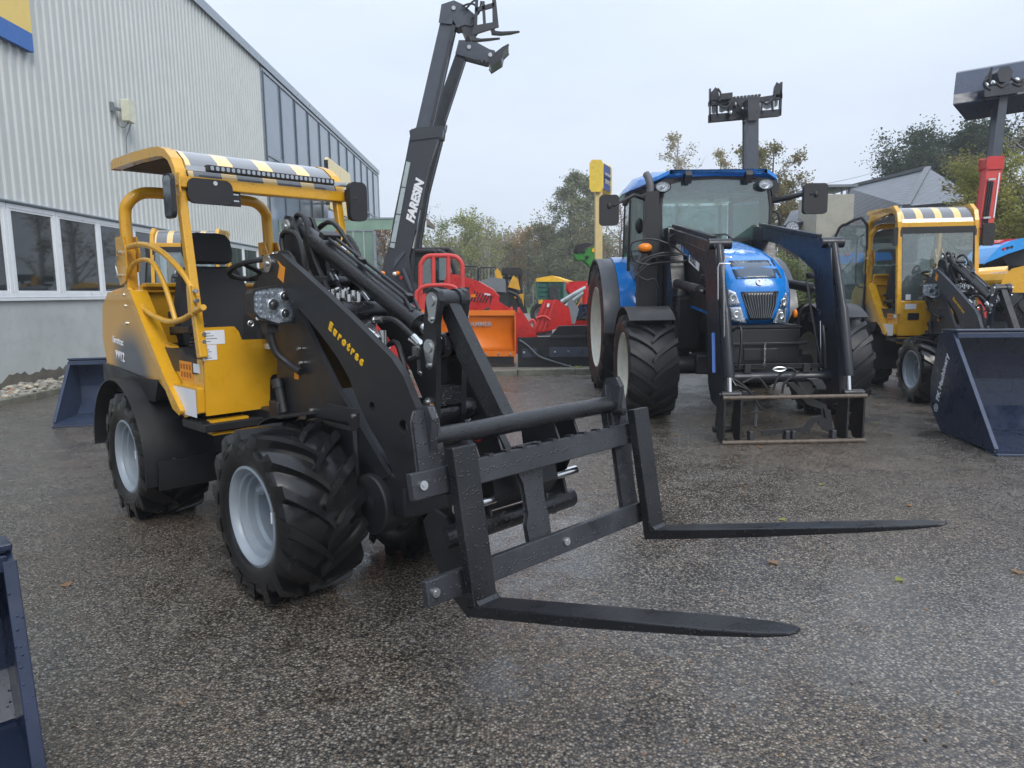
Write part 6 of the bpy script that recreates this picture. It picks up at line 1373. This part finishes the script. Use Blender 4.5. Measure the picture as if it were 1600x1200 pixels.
a.poly('rubber_edge',[(640,557),(803,557),(803,568),(640,567)],.04,M_rub2,-.01)
for x in (700,720,741,760,779,797): c=a.P(x,553,-.03); m=MB(); m.cyl(c,c-Vector((0,.02,0)),.018,10); m.build('bolt',M_chr,a.t)
A_=a.P(728,510,.04); text('lettering','HAMMER',mat('grey_ink',(.42,.36,.36),.5),b,A_,(1,0,0),(0,-.05,1),.115,bold=.002,space=1.0)
a.poly('side_plate',[(804,488),(806,488),(806,567),(804,567)],.20,M_orn,-.05)
# pallet of pale blocks
a=At('pallet_of_blocks','low pallet of brown and grey blocks under the orange plough','pallet',780,12.85)
M_bl=[mat('brown_block',(.16,.10,.08),.8,var=.3),mat('grey_block',(.22,.20,.18),.8,var=.3)]
for i in range(5):
    x=738+i*13.6; a.poly('block',[(x,568.5),(x+12.9,568.5),(x+12.9,580),(x,580)],.4,M_bl[0 if i in(0,) else 1],-.02,bevel=.006)
    for j in range(4): a.poly('block_groove',[(x+1.5,570.5+j*2.4),(x+11.4,570.5+j*2.4),(x+11.4,571.1+j*2.4),(x+1.5,571.1+j*2.4)],.01,M_bl[0],-.031)
a.poly('bearer',[(735,580.5),(808,580.5),(808,583.5),(735,583.5)],.5,M_wood,0)
# --- red sheet implement at left under the arm
a=At('red_scraper','red steel scraper sheet glimpsed under the black lift arm','scraper',620,12.7)
a.poly('sheet',[(592,500),(618,505),(633,545),(662,577),(580,577)],.35,M_red,0,bevel=.01)
a.poly('edge',[(575,576),(664,576),(664,582),(575,582)],.06,M_rub2,-.08)
a.poly('bracket',[(588,500),(604,500),(608,528),(590,528)],.3,M_red,-.1,bevel=.01)
m=MB()
for x in (640,652): c=a.P(x,573,-.0); m=MB(); m.cyl(c,c-Vector((0,.02,0)),.018,10); m.build('bolt',M_chr,a.t)
# --- red V shaped plough wing
a=At('red_plough_wing','red triangular plough wing between the orange blade and black blade','plough wing',812,13.3)
a.poly('wing',[(804,492),(812,482),(818,490),(841,528),(806,553)],.05,M_red,-.1,bevel=.004)
a.poly('wing',[(772,455),(776,470),(800,484),(812,500),(806,500),(770,490),(764,487)],.06,M_red,.3,bevel=.004)
a.poly('rib',[(805,518),(813,506),(816,508),(806,524)],.05,M_red,-.16,bevel=.004)
a.poly('back_plate',[(806,492),(812,500),(812,553),(806,553)],.3,M_red2,0)
for q in ((799,482),(810,483)): a.poly('lug',[(q[0]-2,q[1]+5),(q[0]-1,q[1]-3),(q[0]+2,q[1]-3),(q[0]+3,q[1]+6)],.05,M_red2,-.12)
a.tube('spring',[(826,505),(832,500),(836,508),(830,516),(825,510)],.03,M_red2,.1,smooth=4)
# --- red bucket shaped implement
a=At('red_light_material_bucket','red ribbed bucket tipped on its back beside the yellow pole','bucket',862,14.0)
b=a.poly('bucket_back',[(850,469),(872,470),(868,484),(846,519),(833,519),(838,500)],.06,M_red,-.35,bevel=.01)
a.poly('side_plate',[(868,470),(872,470),(889,482),(893,506),(890,508),(846,519),(858,500)],.05,M_red,-.3,bevel=.008)
a.poly('side_plate',[(868,468),(889,480),(892,503),(846,516)],.05,M_red,.9,bevel=.008)
for x in (0,7,14): a.poly('rib',[(851+x,471),(853+x,471),(836+x,517),(834+x,517)],.04,M_red2,-.40,parent=b)
a.tube('pipe',[(838,497),(850,494),(860,500)],.02,M_red2,-.42,smooth=4,parent=b)
a.poly('decal',[(855.5,474),(859,474.5),(857.5,480),(854,479.5)],.01,M_wht,-.413,parent=b)
a.poly('base_beam',[(832,517),(862,515),(862,524),(832,524)],.5,M_gry,-.2,bevel=.01)
# --- black side blade
a=At('black_blade','long black scraper blade with bolted grey wear strip lying behind the kerb','scraper blade',870,12.75)
b=a.poly('blade',[(809,528),(860,526.5),(873,511),(935,509),(960,509),(960,577),(810,580)],.05,M_blk2,0,bevel=.006)
a.poly('fold',[(862,524),(955,523),(955,526.5),(862,528)],.03,M_steel,-.03,parent=b)
a.poly('wear_strip',[(859,543),(955,543),(955,557.5),(859,557.5)],.02,mat('strip_blue_grey',(.05,.06,.085),.4),-.022,parent=b,bevel=.004)
a.poly('small_plate',[(816,545),(838,544),(838,558),(816,558)],.02,mat('strip_blue_grey2',(.05,.06,.085),.4),-.022,parent=b,bevel=.004)
for x,y in ((819,550.5),(867,549.5),(888,549),(909,549),(928,549)):
    c=a.P(x,y,-.022); m=MB(); m.box(c.x-.006,c.x+.006,-.032,-.022,c.z-.055,c.z+.055); m.build('bolt_slot',M_blk2,b); m=MB(); m.cyl(c,c-Vector((0,.02,0)),.022,10); m.build('bolt',M_chr,b)
a.tube('cable',[(810,533),(822,540),(836,556),(860,566),(890,574),(935,576)],.016,M_pl,-.06,smooth=5); a.tube('cable',[(812,531),(826,541),(842,556),(866,565),(900,575)],.012,M_gry,-.07,smooth=5)
a.poly('top_flange',[(873,509.5),(955,507.5),(955,511),(870,512)],.15,M_steel,.02)
m=MB(); c=a.P(903,577,-.3); rd=random.Random(3)
for i in range(60): q=c+Vector((rd.gauss(0,.07),rd.gauss(0,.04),abs(rd.gauss(0,.03))-.02)); m.add([q,q+Vector((.03,0,.02)),q+Vector((.01,.02,.03))],[(0,1,2)])
o=m.build('weed',LM['gn']); o.location=a.t.location; tag(o,'small green weed in the kerb joint before the black blade','weed')
# --- compact excavator
a=At('mini_excavator','small yellow and black excavator beyond the red tractor','excavator',795,24.0)
a.poly('body',[(782,455),(800,452),(812,462),(812,478),(776,478)],1.2,M_pl,0,bevel=.08)
a.poly('boom',[(774,425),(777,420),(781,425),(789,448),(778,448)],.25,M_yel,-.5,bevel=.02); a.poly('boom_arm',[(795,448),(802,432),(808,436),(812,452)],.25,M_yel,-.2,bevel=.02)
a.poly('canopy',[(786,421),(812,420),(815,423),(815,427),(786,427)],1.3,M_pl,-.2,bevel=.05)
for pts in ([(812,426),(815,460)],[(790,426),(794,452)],[(768,436),(800,434)],[(793,418),(793,430)]): a.tube('frame_post',pts,.05,M_pl,0)
a.poly('counterweight',[(806,463),(816,461),(816,484),(810,487)],1.0,M_yel,-.1,bevel=.05)
a.poly('track',[(770,470),(812,470),(816,486),(766,486)],.35,M_rub2,-.3,bevel=.08); a.poly('track',[(774,470),(816,470),(820,486),(772,486)],.35,M_rub2,1.0,bevel=.08)
a.tube('hose',[(776,466),(790,456),(808,462),(812,475)],.06,M_pl,-.35,smooth=4)
a=At('dark_machine','dark machine hood low beside the red tractor bonnet','machine',764,22.0); a.poly('hood',[(757,441),(768,438),(785,440),(786,452),(757,450)],1.4,M_gry,0,bevel=.1); a.poly('chassis',[(756,450),(790,450),(792,486),(756,486)],1.4,M_pl,.1,bevel=.06)
# --- green trailer
a=At('farm_trailer','green tipping trailer covered with a yellow tarpaulin','trailer',866,30.0)
a.poly('front_wall',[(838.5,440),(881,440),(881,468),(839,468)],.1,M_tgrn,0,bevel=.01)
m=MB(); m.prism3([a.P(881,440,0),a.P(896,443,3.2),a.P(896,465,3.2),a.P(881,468,0)],(-.05,.0,0)); m.build('side_wall',M_tgrn,a.t)
for y in (446,453,460): a.poly('wall_rib',[(839,y),(880.8,y),(880.8,y+1.8),(839,y+1.8)],.06,M_tgrn,-.062,bevel=.01)
for x in (839,858,869,879.5): a.poly('wall_post',[(x,440.5),(x+1.6,440.5),(x+1.6,468),(x,468)],.08,M_tgrn,-.15,bevel=.01)
a.poly('tailgate_gear',[(860,446),(872,446),(872,468),(860,468)],.1,M_pl,-.27,bevel=.02)
m=MB(); A_=[a.P(837.5,440,-.1),a.P(838,435,-.1),a.P(862,430.5,-.1),a.P(882,438,-.1),a.P(882,440.5,-.1)]; B_=[a.P(850,440,3.2),a.P(850,437,3.2),a.P(874,432.5,3.2),a.P(897,440,3.2),a.P(897,443,3.2)]
m.loft([A_,B_],sm=False); m.build('tarpaulin',M_tarp,a.t)
a.poly('chassis',[(842,468),(884,468),(884,474),(842,474)],3,M_pl,0); 
for x in (846,876): bwheel(a,x,478,.5,.4,.5)
a.poly('mudguard',[(841,469),(848,468),(849,474),(842,475)],.3,M_yel,-.1)
# --- red implement next to the pole
a=At('hay_implement','red tubular implement with grey hydraulic rams left of the yellow pole','implement',905,14.6)
a.poly('red_roll',[(892,444),(918,443),(920,455),(896,459),(891,452)],.6,M_red,.4,bevel=.06)
for pts,r,mm in (([(877,472),(900,458),(917,449)],.045,M_strip),([(882,480),(905,462),(920,452)],.04,M_strip),([(922,478),(917,455),(918,447),(926,442),(940,439)],.05,M_red),([(914,475),(915,452)],.06,M_red),([(900,482),(912,462),(919,452)],.012,M_amb)): a.tube('tube' if mm is M_red else 'hydraulic_ram' if r>.02 else 'yellow_line',pts,r,mm,.1,smooth=4)
a.poly('grey_plate',[(888,472),(894,468),(904,483),(898,505),(892,506)],.06,M_gry,-.1,bevel=.01)
a.poly('valve_block',[(905,480),(935,478),(935,498),(903,497)],.4,M_dblue,.1,bevel=.05); a.poly('red_base',[(898,500),(935,495),(935,512),(896,512)],.6,M_red,.1,bevel=.03)
for pts in ([(905,497),(915,488),(930,490)],[(912,480),(918,490),(914,500)],[(925,480),(918,487),(922,498)],[(902,500),(915,496),(935,500)]): a.tube('hose',pts,.018,M_pl,-.05,smooth=5)
# --- pole sign
a=At('pole_sign','tall cream pole carrying a square yellow and blue brand sign','sign',935,19.0)
M_pole=mat('cream_pole_paint',(.62,.48,.22),.55,var=.08,dirt=.3,dirtcol=(.35,.25,.12))
q=a.P(930.5,300); q1=a.P(941.5,300); m=MB(); m.box(q.x,q1.x,0,.22,0,a.P(935,296).z); m.box((q.x+q1.x)/2-.004,(q.x+q1.x)/2+.004,-.006,0,0,q.z); m.build('pole',M_pole,a.t,bevel=.012)
m=MB(); z=a.P(935,397).z; m.box(q.x-.006,q1.x+.006,-.006,.226,z-.012,z+.012); m.build('pole_joint',M_pole,a.t)
M_sy2=mat('aged_sign_yellow',(.70,.50,.05),.4,var=.1,dirt=.4,dirtcol=(.30,.22,.05))
A_=a.P(921.5,252); B_=a.P(940.5,298); zt=A_.z; zb=B_.z-.02; wd=B_.x-A_.x; dep=.9; dirv=Vector((.42,1,0)).normalized()
m=MB(); m.prism3([(A_.x,-.1,zb+.08),(A_.x+.05,-.1,zb),(B_.x-.05,-.1,zb),(B_.x,-.1,zb+.08),(B_.x,-.1,zt-.08),(B_.x-.05,-.1,zt),(A_.x+.05,-.1,zt),(A_.x,-.1,zt-.08)],(dirv.x*dep,dirv.y*dep,0)); sg=m.build('sign_box',M_sy2,a.t,bevel=.02)
for k in (0,1):
    zz0,zz1=((zt-.50,zt-.06),(zb+.06,zb+.42))[k]; m=MB(); o0=Vector((B_.x+.006,-.1,0))+dirv*.12; o1=Vector((B_.x+.006,-.1,0))+dirv*(dep-.12); z2=zz0 if k==0 else zz0; m.prism3([o0+Vector((0,0,zz0)),o1+Vector((0,0,zz0-.0)),o1+Vector((0,0,zz1)),o0+Vector((0,0,zz1))],(.004,0,0)); m.build('blue_field',mat('sign_blue_b',(.03,.06,.26),.4) if k==0 else bpy.data.materials['sign_blue_b'],sg)
    text('lettering',('NEW HOLLAND','SERVICE')[k],mat('sign_pale_text',(.6,.6,.5),.5) if k==0 else bpy.data.materials['sign_pale_text'],sg,o0+Vector((.016,0,zz0+.16))+dirv*.06,dirv,(0,0,1),.095 if k==0 else .16,bold=.001)
# --- green grapple raised behind the pole
a=At('green_loader_head','green loader arm end with black top held up just left of the pole','loader arm',915,20.5)
a.poly('arm_end',[(899,398),(906,397),(912,388),(922,390),(932,386),(940,400),(940,424),(926,418),(914,405),(902,404)],.5,M_grn,0,bevel=.03)
a.poly('black_top',[(900,392),(903,384),(914,381),(923,382),(912,388),(905,394)],.5,M_pl,-.05,bevel=.03)
a.tube('post',[(935,420,.3),(950,445,.4),(960,490,.5)],.12,M_grn); a.poly('yellow_mark',[(925,389),(929,387),(929,394),(925,394)],.02,M_tarp,-.03)
for q in ((912,393),(917,402)): c=a.P(q[0],q[1],-.0); m=MB(); m.cyl(c,c-Vector((0,.05,0)),.05,12); m.build('pin',M_blk2,a.t)
# --- wire mesh fence
a=At('mesh_fence','dark green wire mesh fence between the yard and the meadow','fence',820,45.5)
for i in range(14):
    x=700+i*19.0; c=a.P(x,470); m=MB(); m.cyl((c.x,0,0),(c.x,0,1.85),.035,8); m.build('fence_post',M_gry,a.t)
m=MB(); c0=a.P(700,470).x; c1=a.P(947,470).x; 
for i in range(12): m.box(c0,c1,-.006,.006,.1+i*.15,.112+i*.15)
for i in range(int((c1-c0)/.12)): m.box(c0+i*.12,c0+i*.12+.008,-.004,.004,.08,1.8)
m.build('wire_mesh',mat('green_wire',(.03,.05,.04),.5),a.t)
a=At('gate_hoops','dark round topped gate frames in front of the trees','gate',742,34.0)
for x0,x1,y in ((722,748,416),(748,776,418)): a.tube('hoop',[(x0,470),(x0,y+4),(x0+3,y),(x1-3,y),(x1,y+4),(x1,470)],.04,M_pl,0)
for x in range(726,776,5): a.tube('gate_bar',[(x,420),(x,470)],.018,M_pl,0,n=5)
# --- mast with fork carriage behind the tractor
a=At('telehandler','telehandler hidden behind the blue tractor, its straight mast holding a wide fork carriage high','telehandler',1177,15.5)
a.poly('boom',[(1170,186),(1184,184),(1183,470),(1170,470)],.36,M_boom2,0,bevel=.02)
m=MB(); a.poly('boom_head',[(1170,152),(1185,152),(1187,178),(1184,186),(1171,187)],.4,M_boom,-.08,bevel=.02)
fc=a.poly('lower_rail',[(1109,179),(1220,171),(1219,180),(1109,190)],.10,M_navy,.35,bevel=.01)
a.poly('upper_rail',[(1109,158),(1145,154),(1190,152),(1222,147),(1222,153),(1190,158),(1145,161),(1109,164)],.10,M_navy,.35,parent=fc,bevel=.01)
for pts in ([(1109,138),(1111,138),(1111,190),(1109,190)],[(1120,160),(1122,160),(1122,182),(1120,182)],[(1220,128),(1223,128),(1221,180),(1218,180)],[(1207,150),(1209,150),(1209,175),(1207,175)],[(1190,158),(1192,158),(1191,178),(1189,178)]): a.poly('carriage_post',pts,.08,M_navy,.35,parent=fc)
a.poly('mast_plate',[(1140,158),(1172,153),(1172,184),(1140,186)],.12,M_navy,.25,parent=fc,bevel=.01)
a.poly('side_plate',[(1110,158),(1110,145),(1115,140),(1118,136),(1122,140),(1124,150),(1124,158)],.05,M_navy,.35,parent=fc); a.poly('side_plate',[(1208,152),(1210,136),(1214,128),(1219,132),(1222,146),(1222,152)],.05,M_navy,.35,parent=fc)
a.poly('control_box',[(1127,147),(1144,145),(1144,153),(1127,155)],.2,M_pl,.2,parent=fc,bevel=.01)
for i in range(8): x=1146+i*5.6; y=150.8-i*.55; a.poly('rail_tooth',[(x,y),(x+3.6,y-.3),(x+3.6,y+3),(x,y+3.3)],.06,M_navy,.35,parent=fc)
for pts in ([(1124,164),(1130,168),(1138,166),(1145,158)],[(1190,158),(1198,162),(1206,156),(1212,150)],[(1150,156),(1158,170),(1164,175)],[(1172,170),(1177,174),(1184,170)],[(1121,138),(1126,146),(1124,158)]): a.tube('hose',pts,.022,M_pl,.1,smooth=4,parent=fc)
for q in ((1161,171),(1151,163),(1142,176)): c=a.P(q[0],q[1],.2); m=MB(); m.ell(c,(.045,.03,.05)); m.build('fitting',M_chr,fc)
for pts in ([(1112,163),(1119,163),(1119,176),(1115.5,178),(1112,176)],[(1124,164),(1139,163),(1139,174),(1133,173),(1128,176),(1124,174)],[(1192,161),(1206,158),(1206,168),(1198,171),(1192,168)],[(1210,154),(1216,153),(1215,165),(1210,168)]): a.poly('safety_mesh',pts,.015,mat('pale_mesh',(.45,.47,.48),.5) if 'pale_mesh' not in bpy.data.materials else bpy.data.materials['pale_mesh'],.5,parent=fc)
a.poly('chassis',[(1130,470),(1225,470),(1225,520),(1130,520)],1.6,M_boom,.4,bevel=.05)
for px in (1140,1215): bwheel(a,px,520,.55,.4,.5)
# --- red telehandler with big bucket
a=At('telehandler','red telehandler boom rising on the right with a huge dark bucket at its tip','telehandler',1545,14.0)
a.poly('inner_boom',[(1568,112),(1578,112),(1563,250),(1551,250)],.20,M_boom2,.05,bevel=.015)
b=a.poly('outer_boom',[(1545,247),(1566,246),(1566,262),(1557,310),(1542,415),(1538,440),(1518,440),(1523,415),(1540,290)],.18,M_red2,0,bevel=.015)
a.poly('collar',[(1543,263),(1544,246),(1568,245),(1567,262)],.24,M_red,-.03,bevel=.02,parent=b)
for x in (0,3.2,6.4): a.tube('boom_pipe',[(1545+x,284),(1529+x,400)],.016,M_pl,-.02,parent=b)
for y,x in ((279,1548),(339,1540),(397,1531)): a.poly('pipe_clamp',[(x-3,y),(x+8,y-1),(x+8,y+2),(x-3,y+3)],.03,M_chr,-.06,parent=b)
a.poly('boom_decal',[(1561,270),(1563,270),(1554,340),(1552,340)],.01,M_wht,-.012,parent=b)
a.poly('boom_head',[(1560,112),(1564,106),(1577,105),(1581,112),(1578,126),(1563,126)],.35,M_boom,-.1,bevel=.02)
# big bucket seen from below: a lofted trough
m=MB(); X0,X1=1487,1680
def sec(px,dx,py):
    return [a.P(px+4,114-py,.5),a.P(px,148-py*.9,.1),a.P(px-1,164-py*.9,.05),a.P(px+20,189-py*.9,.4),a.P(px+24,186-py*.9,1.2),a.P(px+6,112-py,1.3)]
m.loft([sec(1490,0,0),sec(1490+150,0,26)],sm=False); bk=m.build('bucket',M_dblue,a.t,bevel=.02)
for q,nm in (((1541,132),'fitting'),((1552,128),'fitting'),((1589,124),'fitting')): c=a.P(q[0],q[1]+2,-.0); m=MB(); m.ell(c,(.05,.05,.06)); m.build(nm,M_chr,bk)
for pts in ([(1548,140),(1540,136),(1538,128),(1544,122)],[(1556,130),(1565,136),(1574,131)],[(1546,128),(1548,112),(1550,106)],[(1580,122),(1590,128),(1598,124)],[(1582,130),(1592,134),(1600,128)]): a.tube('hose',pts,.025,M_pl,-.1,smooth=4,parent=bk)
a.poly('hitch',[(1540,138),(1600,128),(1600,142),(1540,150)],.3,M_boom,-.1,bevel=.02)
a.poly('chassis',[(1480,450),(1620,450),(1620,505),(1480,505)],1.8,M_red,.4,bevel=.06)
for px in (1495,1600): bwheel(a,px,505,.55,.4,.4)
# --- blue tractor at the right edge
a=At('tractor','bright blue tractor cut by the right edge, fender with small red and dark diamonds','tractor',1590,10.2)
c=a.P(1604,470,.0)
M_lb=mat('bright_blue_paint',(.008,.28,.72),.25,coat=.5)
a.poly('rear_fender',[(1538,412),(1548,400),(1562,386),(1580,377),(1600,372),(1640,370),(1640,383),(1600,388),(1575,396),(1556,404),(1541,410)],.55,M_lb,-.1,bevel=.03)
a.poly('cab_lower',[(1560,385),(1640,385),(1640,440),(1600,440)],.9,M_pl,.3,bevel=.05)
a.poly('red_lamp',[(1563,379),(1570,375),(1586,374),(1583,378),(1565,384)],.2,M_redl,.05,bevel=.01)
for i in range(3):
    x=1569+i*6.2; y=389-i*1.6; a.poly('diamond_mark',[(x-3,y),(x,y-2.6),(x+3,y-.4),(x,y+2.4)],.01,M_redl if i==0 else M_ink,-.112)
w=tyre_mb(.86,.55,.45,18,.05,.42,.06).build('tyre',M_rub2,a.t); w.location=(a.P(1612,470,0).x,.35,.86); w.rotation_euler=(0,0,R(60))
a.poly('yellow_engine_cover',[(1571,449),(1574,437),(1584,427),(1600,423),(1640,420),(1640,450)],.8,M_yel,-1.6,bevel=.06,label='rounded yellow cover')
m=MB(); c=a.P(1558,439,-1.0); m.ell(c,(.05,.05,.05)); m.build('headlamp',M_lens,a.t)
# --- blue tractor behind the open cab door
a=At('tractor','blue tractor far behind, seen through the open door of the right hand loader','tractor',1350,19.0)
a.poly('roof',[(1308,410),(1312,402),(1330,397),(1390,396),(1392,404),(1310,411)],1.4,M_blue,0,bevel=.05)
a.poly('cab_glass',[(1312,411),(1390,405),(1390,440),(1312,445)],.05,G_cab,.1); 
for x in (1311,1350,1388): a.tube('cab_post',[(x,409),(x,450)],.05,M_pl,.1)
a.poly('body',[(1305,446),(1395,440),(1395,500),(1305,500)],1.2,M_pl,.2,bevel=.08); a.poly('lamp',[(1322,396.5),(1327,396),(1327,400),(1322,400)],.05,M_redl,-.03)
for x in (1318,1380): bwheel(a,x,480,.7,.4,.2,M_wrim)
# --- fallen leaves (the countable ones)
LV=[(1058,680,'or','yellow fallen leaf on wet asphalt between the blue tractor front wheel and forks'),(1130,690,'or','small pale leaf lying just left of the tractor frame bottom bar'),(1188,700,'br','rust red leaf clump under the bottom bar of the tractor frame'),(1420,791,'or','orange leaf lying alone above the far fork tip'),(1284,758,'yg','tiny yellow leaf on the open asphalt above the far fork'),(1222,813,'yg','pale leaf just behind the far fork'),(1208,880,'br','brown leaf pair on the asphalt between both forks'),(1370,662,'yg','green sprig on the asphalt right of the tractor frame'),(1195,618,'or','small leaf on the asphalt under the tractor cross tube'),(104,915,'br','dry brown leaf scrap left of the loader front wheel'),(1590,895,'br','dark leaf by the right edge of the photo'),(1405,907,'yg','green leaf far right on open asphalt')]
def leaf(px,py,k,lb,s=.035,seed=0):
    rd=random.Random(int(px*7+py)); c=gz(px,py); m=MB(); n=9; L_=s*rd.uniform(.8,1.2)
    pts=[(0,0)]; 
    vs=[]
    for i in range(n): 
        t=i/(n-1); w=math.sin(math.pi*t)*.42*(1+.25*(i%2)); vs+=[(L_*(t-.5),-w*L_,.004+.010*abs(w)),(L_*(t-.5),0,.004),(L_*(t-.5),w*L_,.006+.012*abs(w))]
    fs=[]
    for i in range(n-1):
        b=i*3; fs+=[(b,b+1,b+4,b+3),(b+1,b+2,b+5,b+4)]
    m.add(vs,fs); m.bar((-L_*.5,0,.004),(-L_*.95,.004,.003),.0015,.0015); o=m.build('fallen_leaf',LM[k]); o.location=c; o.rotation_euler=(0,0,rd.random()*6); tag(o,lb or 'small yellow leaf on the wet asphalt near the blue tractor front frame','leaf','fallen leaves on the asphalt')
for x,y,k,lb in LV: leaf(x,y,k,lb,.05)
# litter of tiny leaf bits and twigs
m=MB(); rd=random.Random(12)
for i in range(430):
    px=rd.uniform(980,1590) if rd.random()<.75 else rd.uniform(60,1590); py=rd.uniform(600,1180) if rd.random()<.25 else rd.uniform(600,760); c=gz(px,py,.003); s=rd.uniform(.005,.013); an=rd.random()*6
    X=Vector((math.cos(an),math.sin(an),0))*s; Y_=Vector((-math.sin(an),math.cos(an),0))*s*.45
    m.add([c-X,c+Y_+Vector((0,0,.004)),c+X,c-Y_],[(0,1,2,3)],False,rd.choice([0,0,0,1]))
o=m.build('leaf_litter',[LM['br'],LM['or'],LM['yg']],kind='stuff'); tag(o,'small brown and yellow leaf bits scattered over the wet asphalt','leaf litter')

# ---- damp autumn air: one closed box of thin even mist round everything
m=MB(); m.box(-60,110,-3,130,-1.2,24); hz_=bpy.data.materials.new('damp_air'); hz_.use_nodes=True; t=hz_.node_tree; t.nodes.clear(); o_=t.nodes.new('ShaderNodeOutputMaterial'); v_=t.nodes.new('ShaderNodeVolumePrincipled'); v_.inputs['Color'].default_value=(.93,.96,1,1); v_.inputs['Density'].default_value=.0017; v_.inputs['Anisotropy'].default_value=.0; t.links.new(v_.outputs[0],o_.inputs['Volume'])
m.build('haze',hz_,kind='stuff')
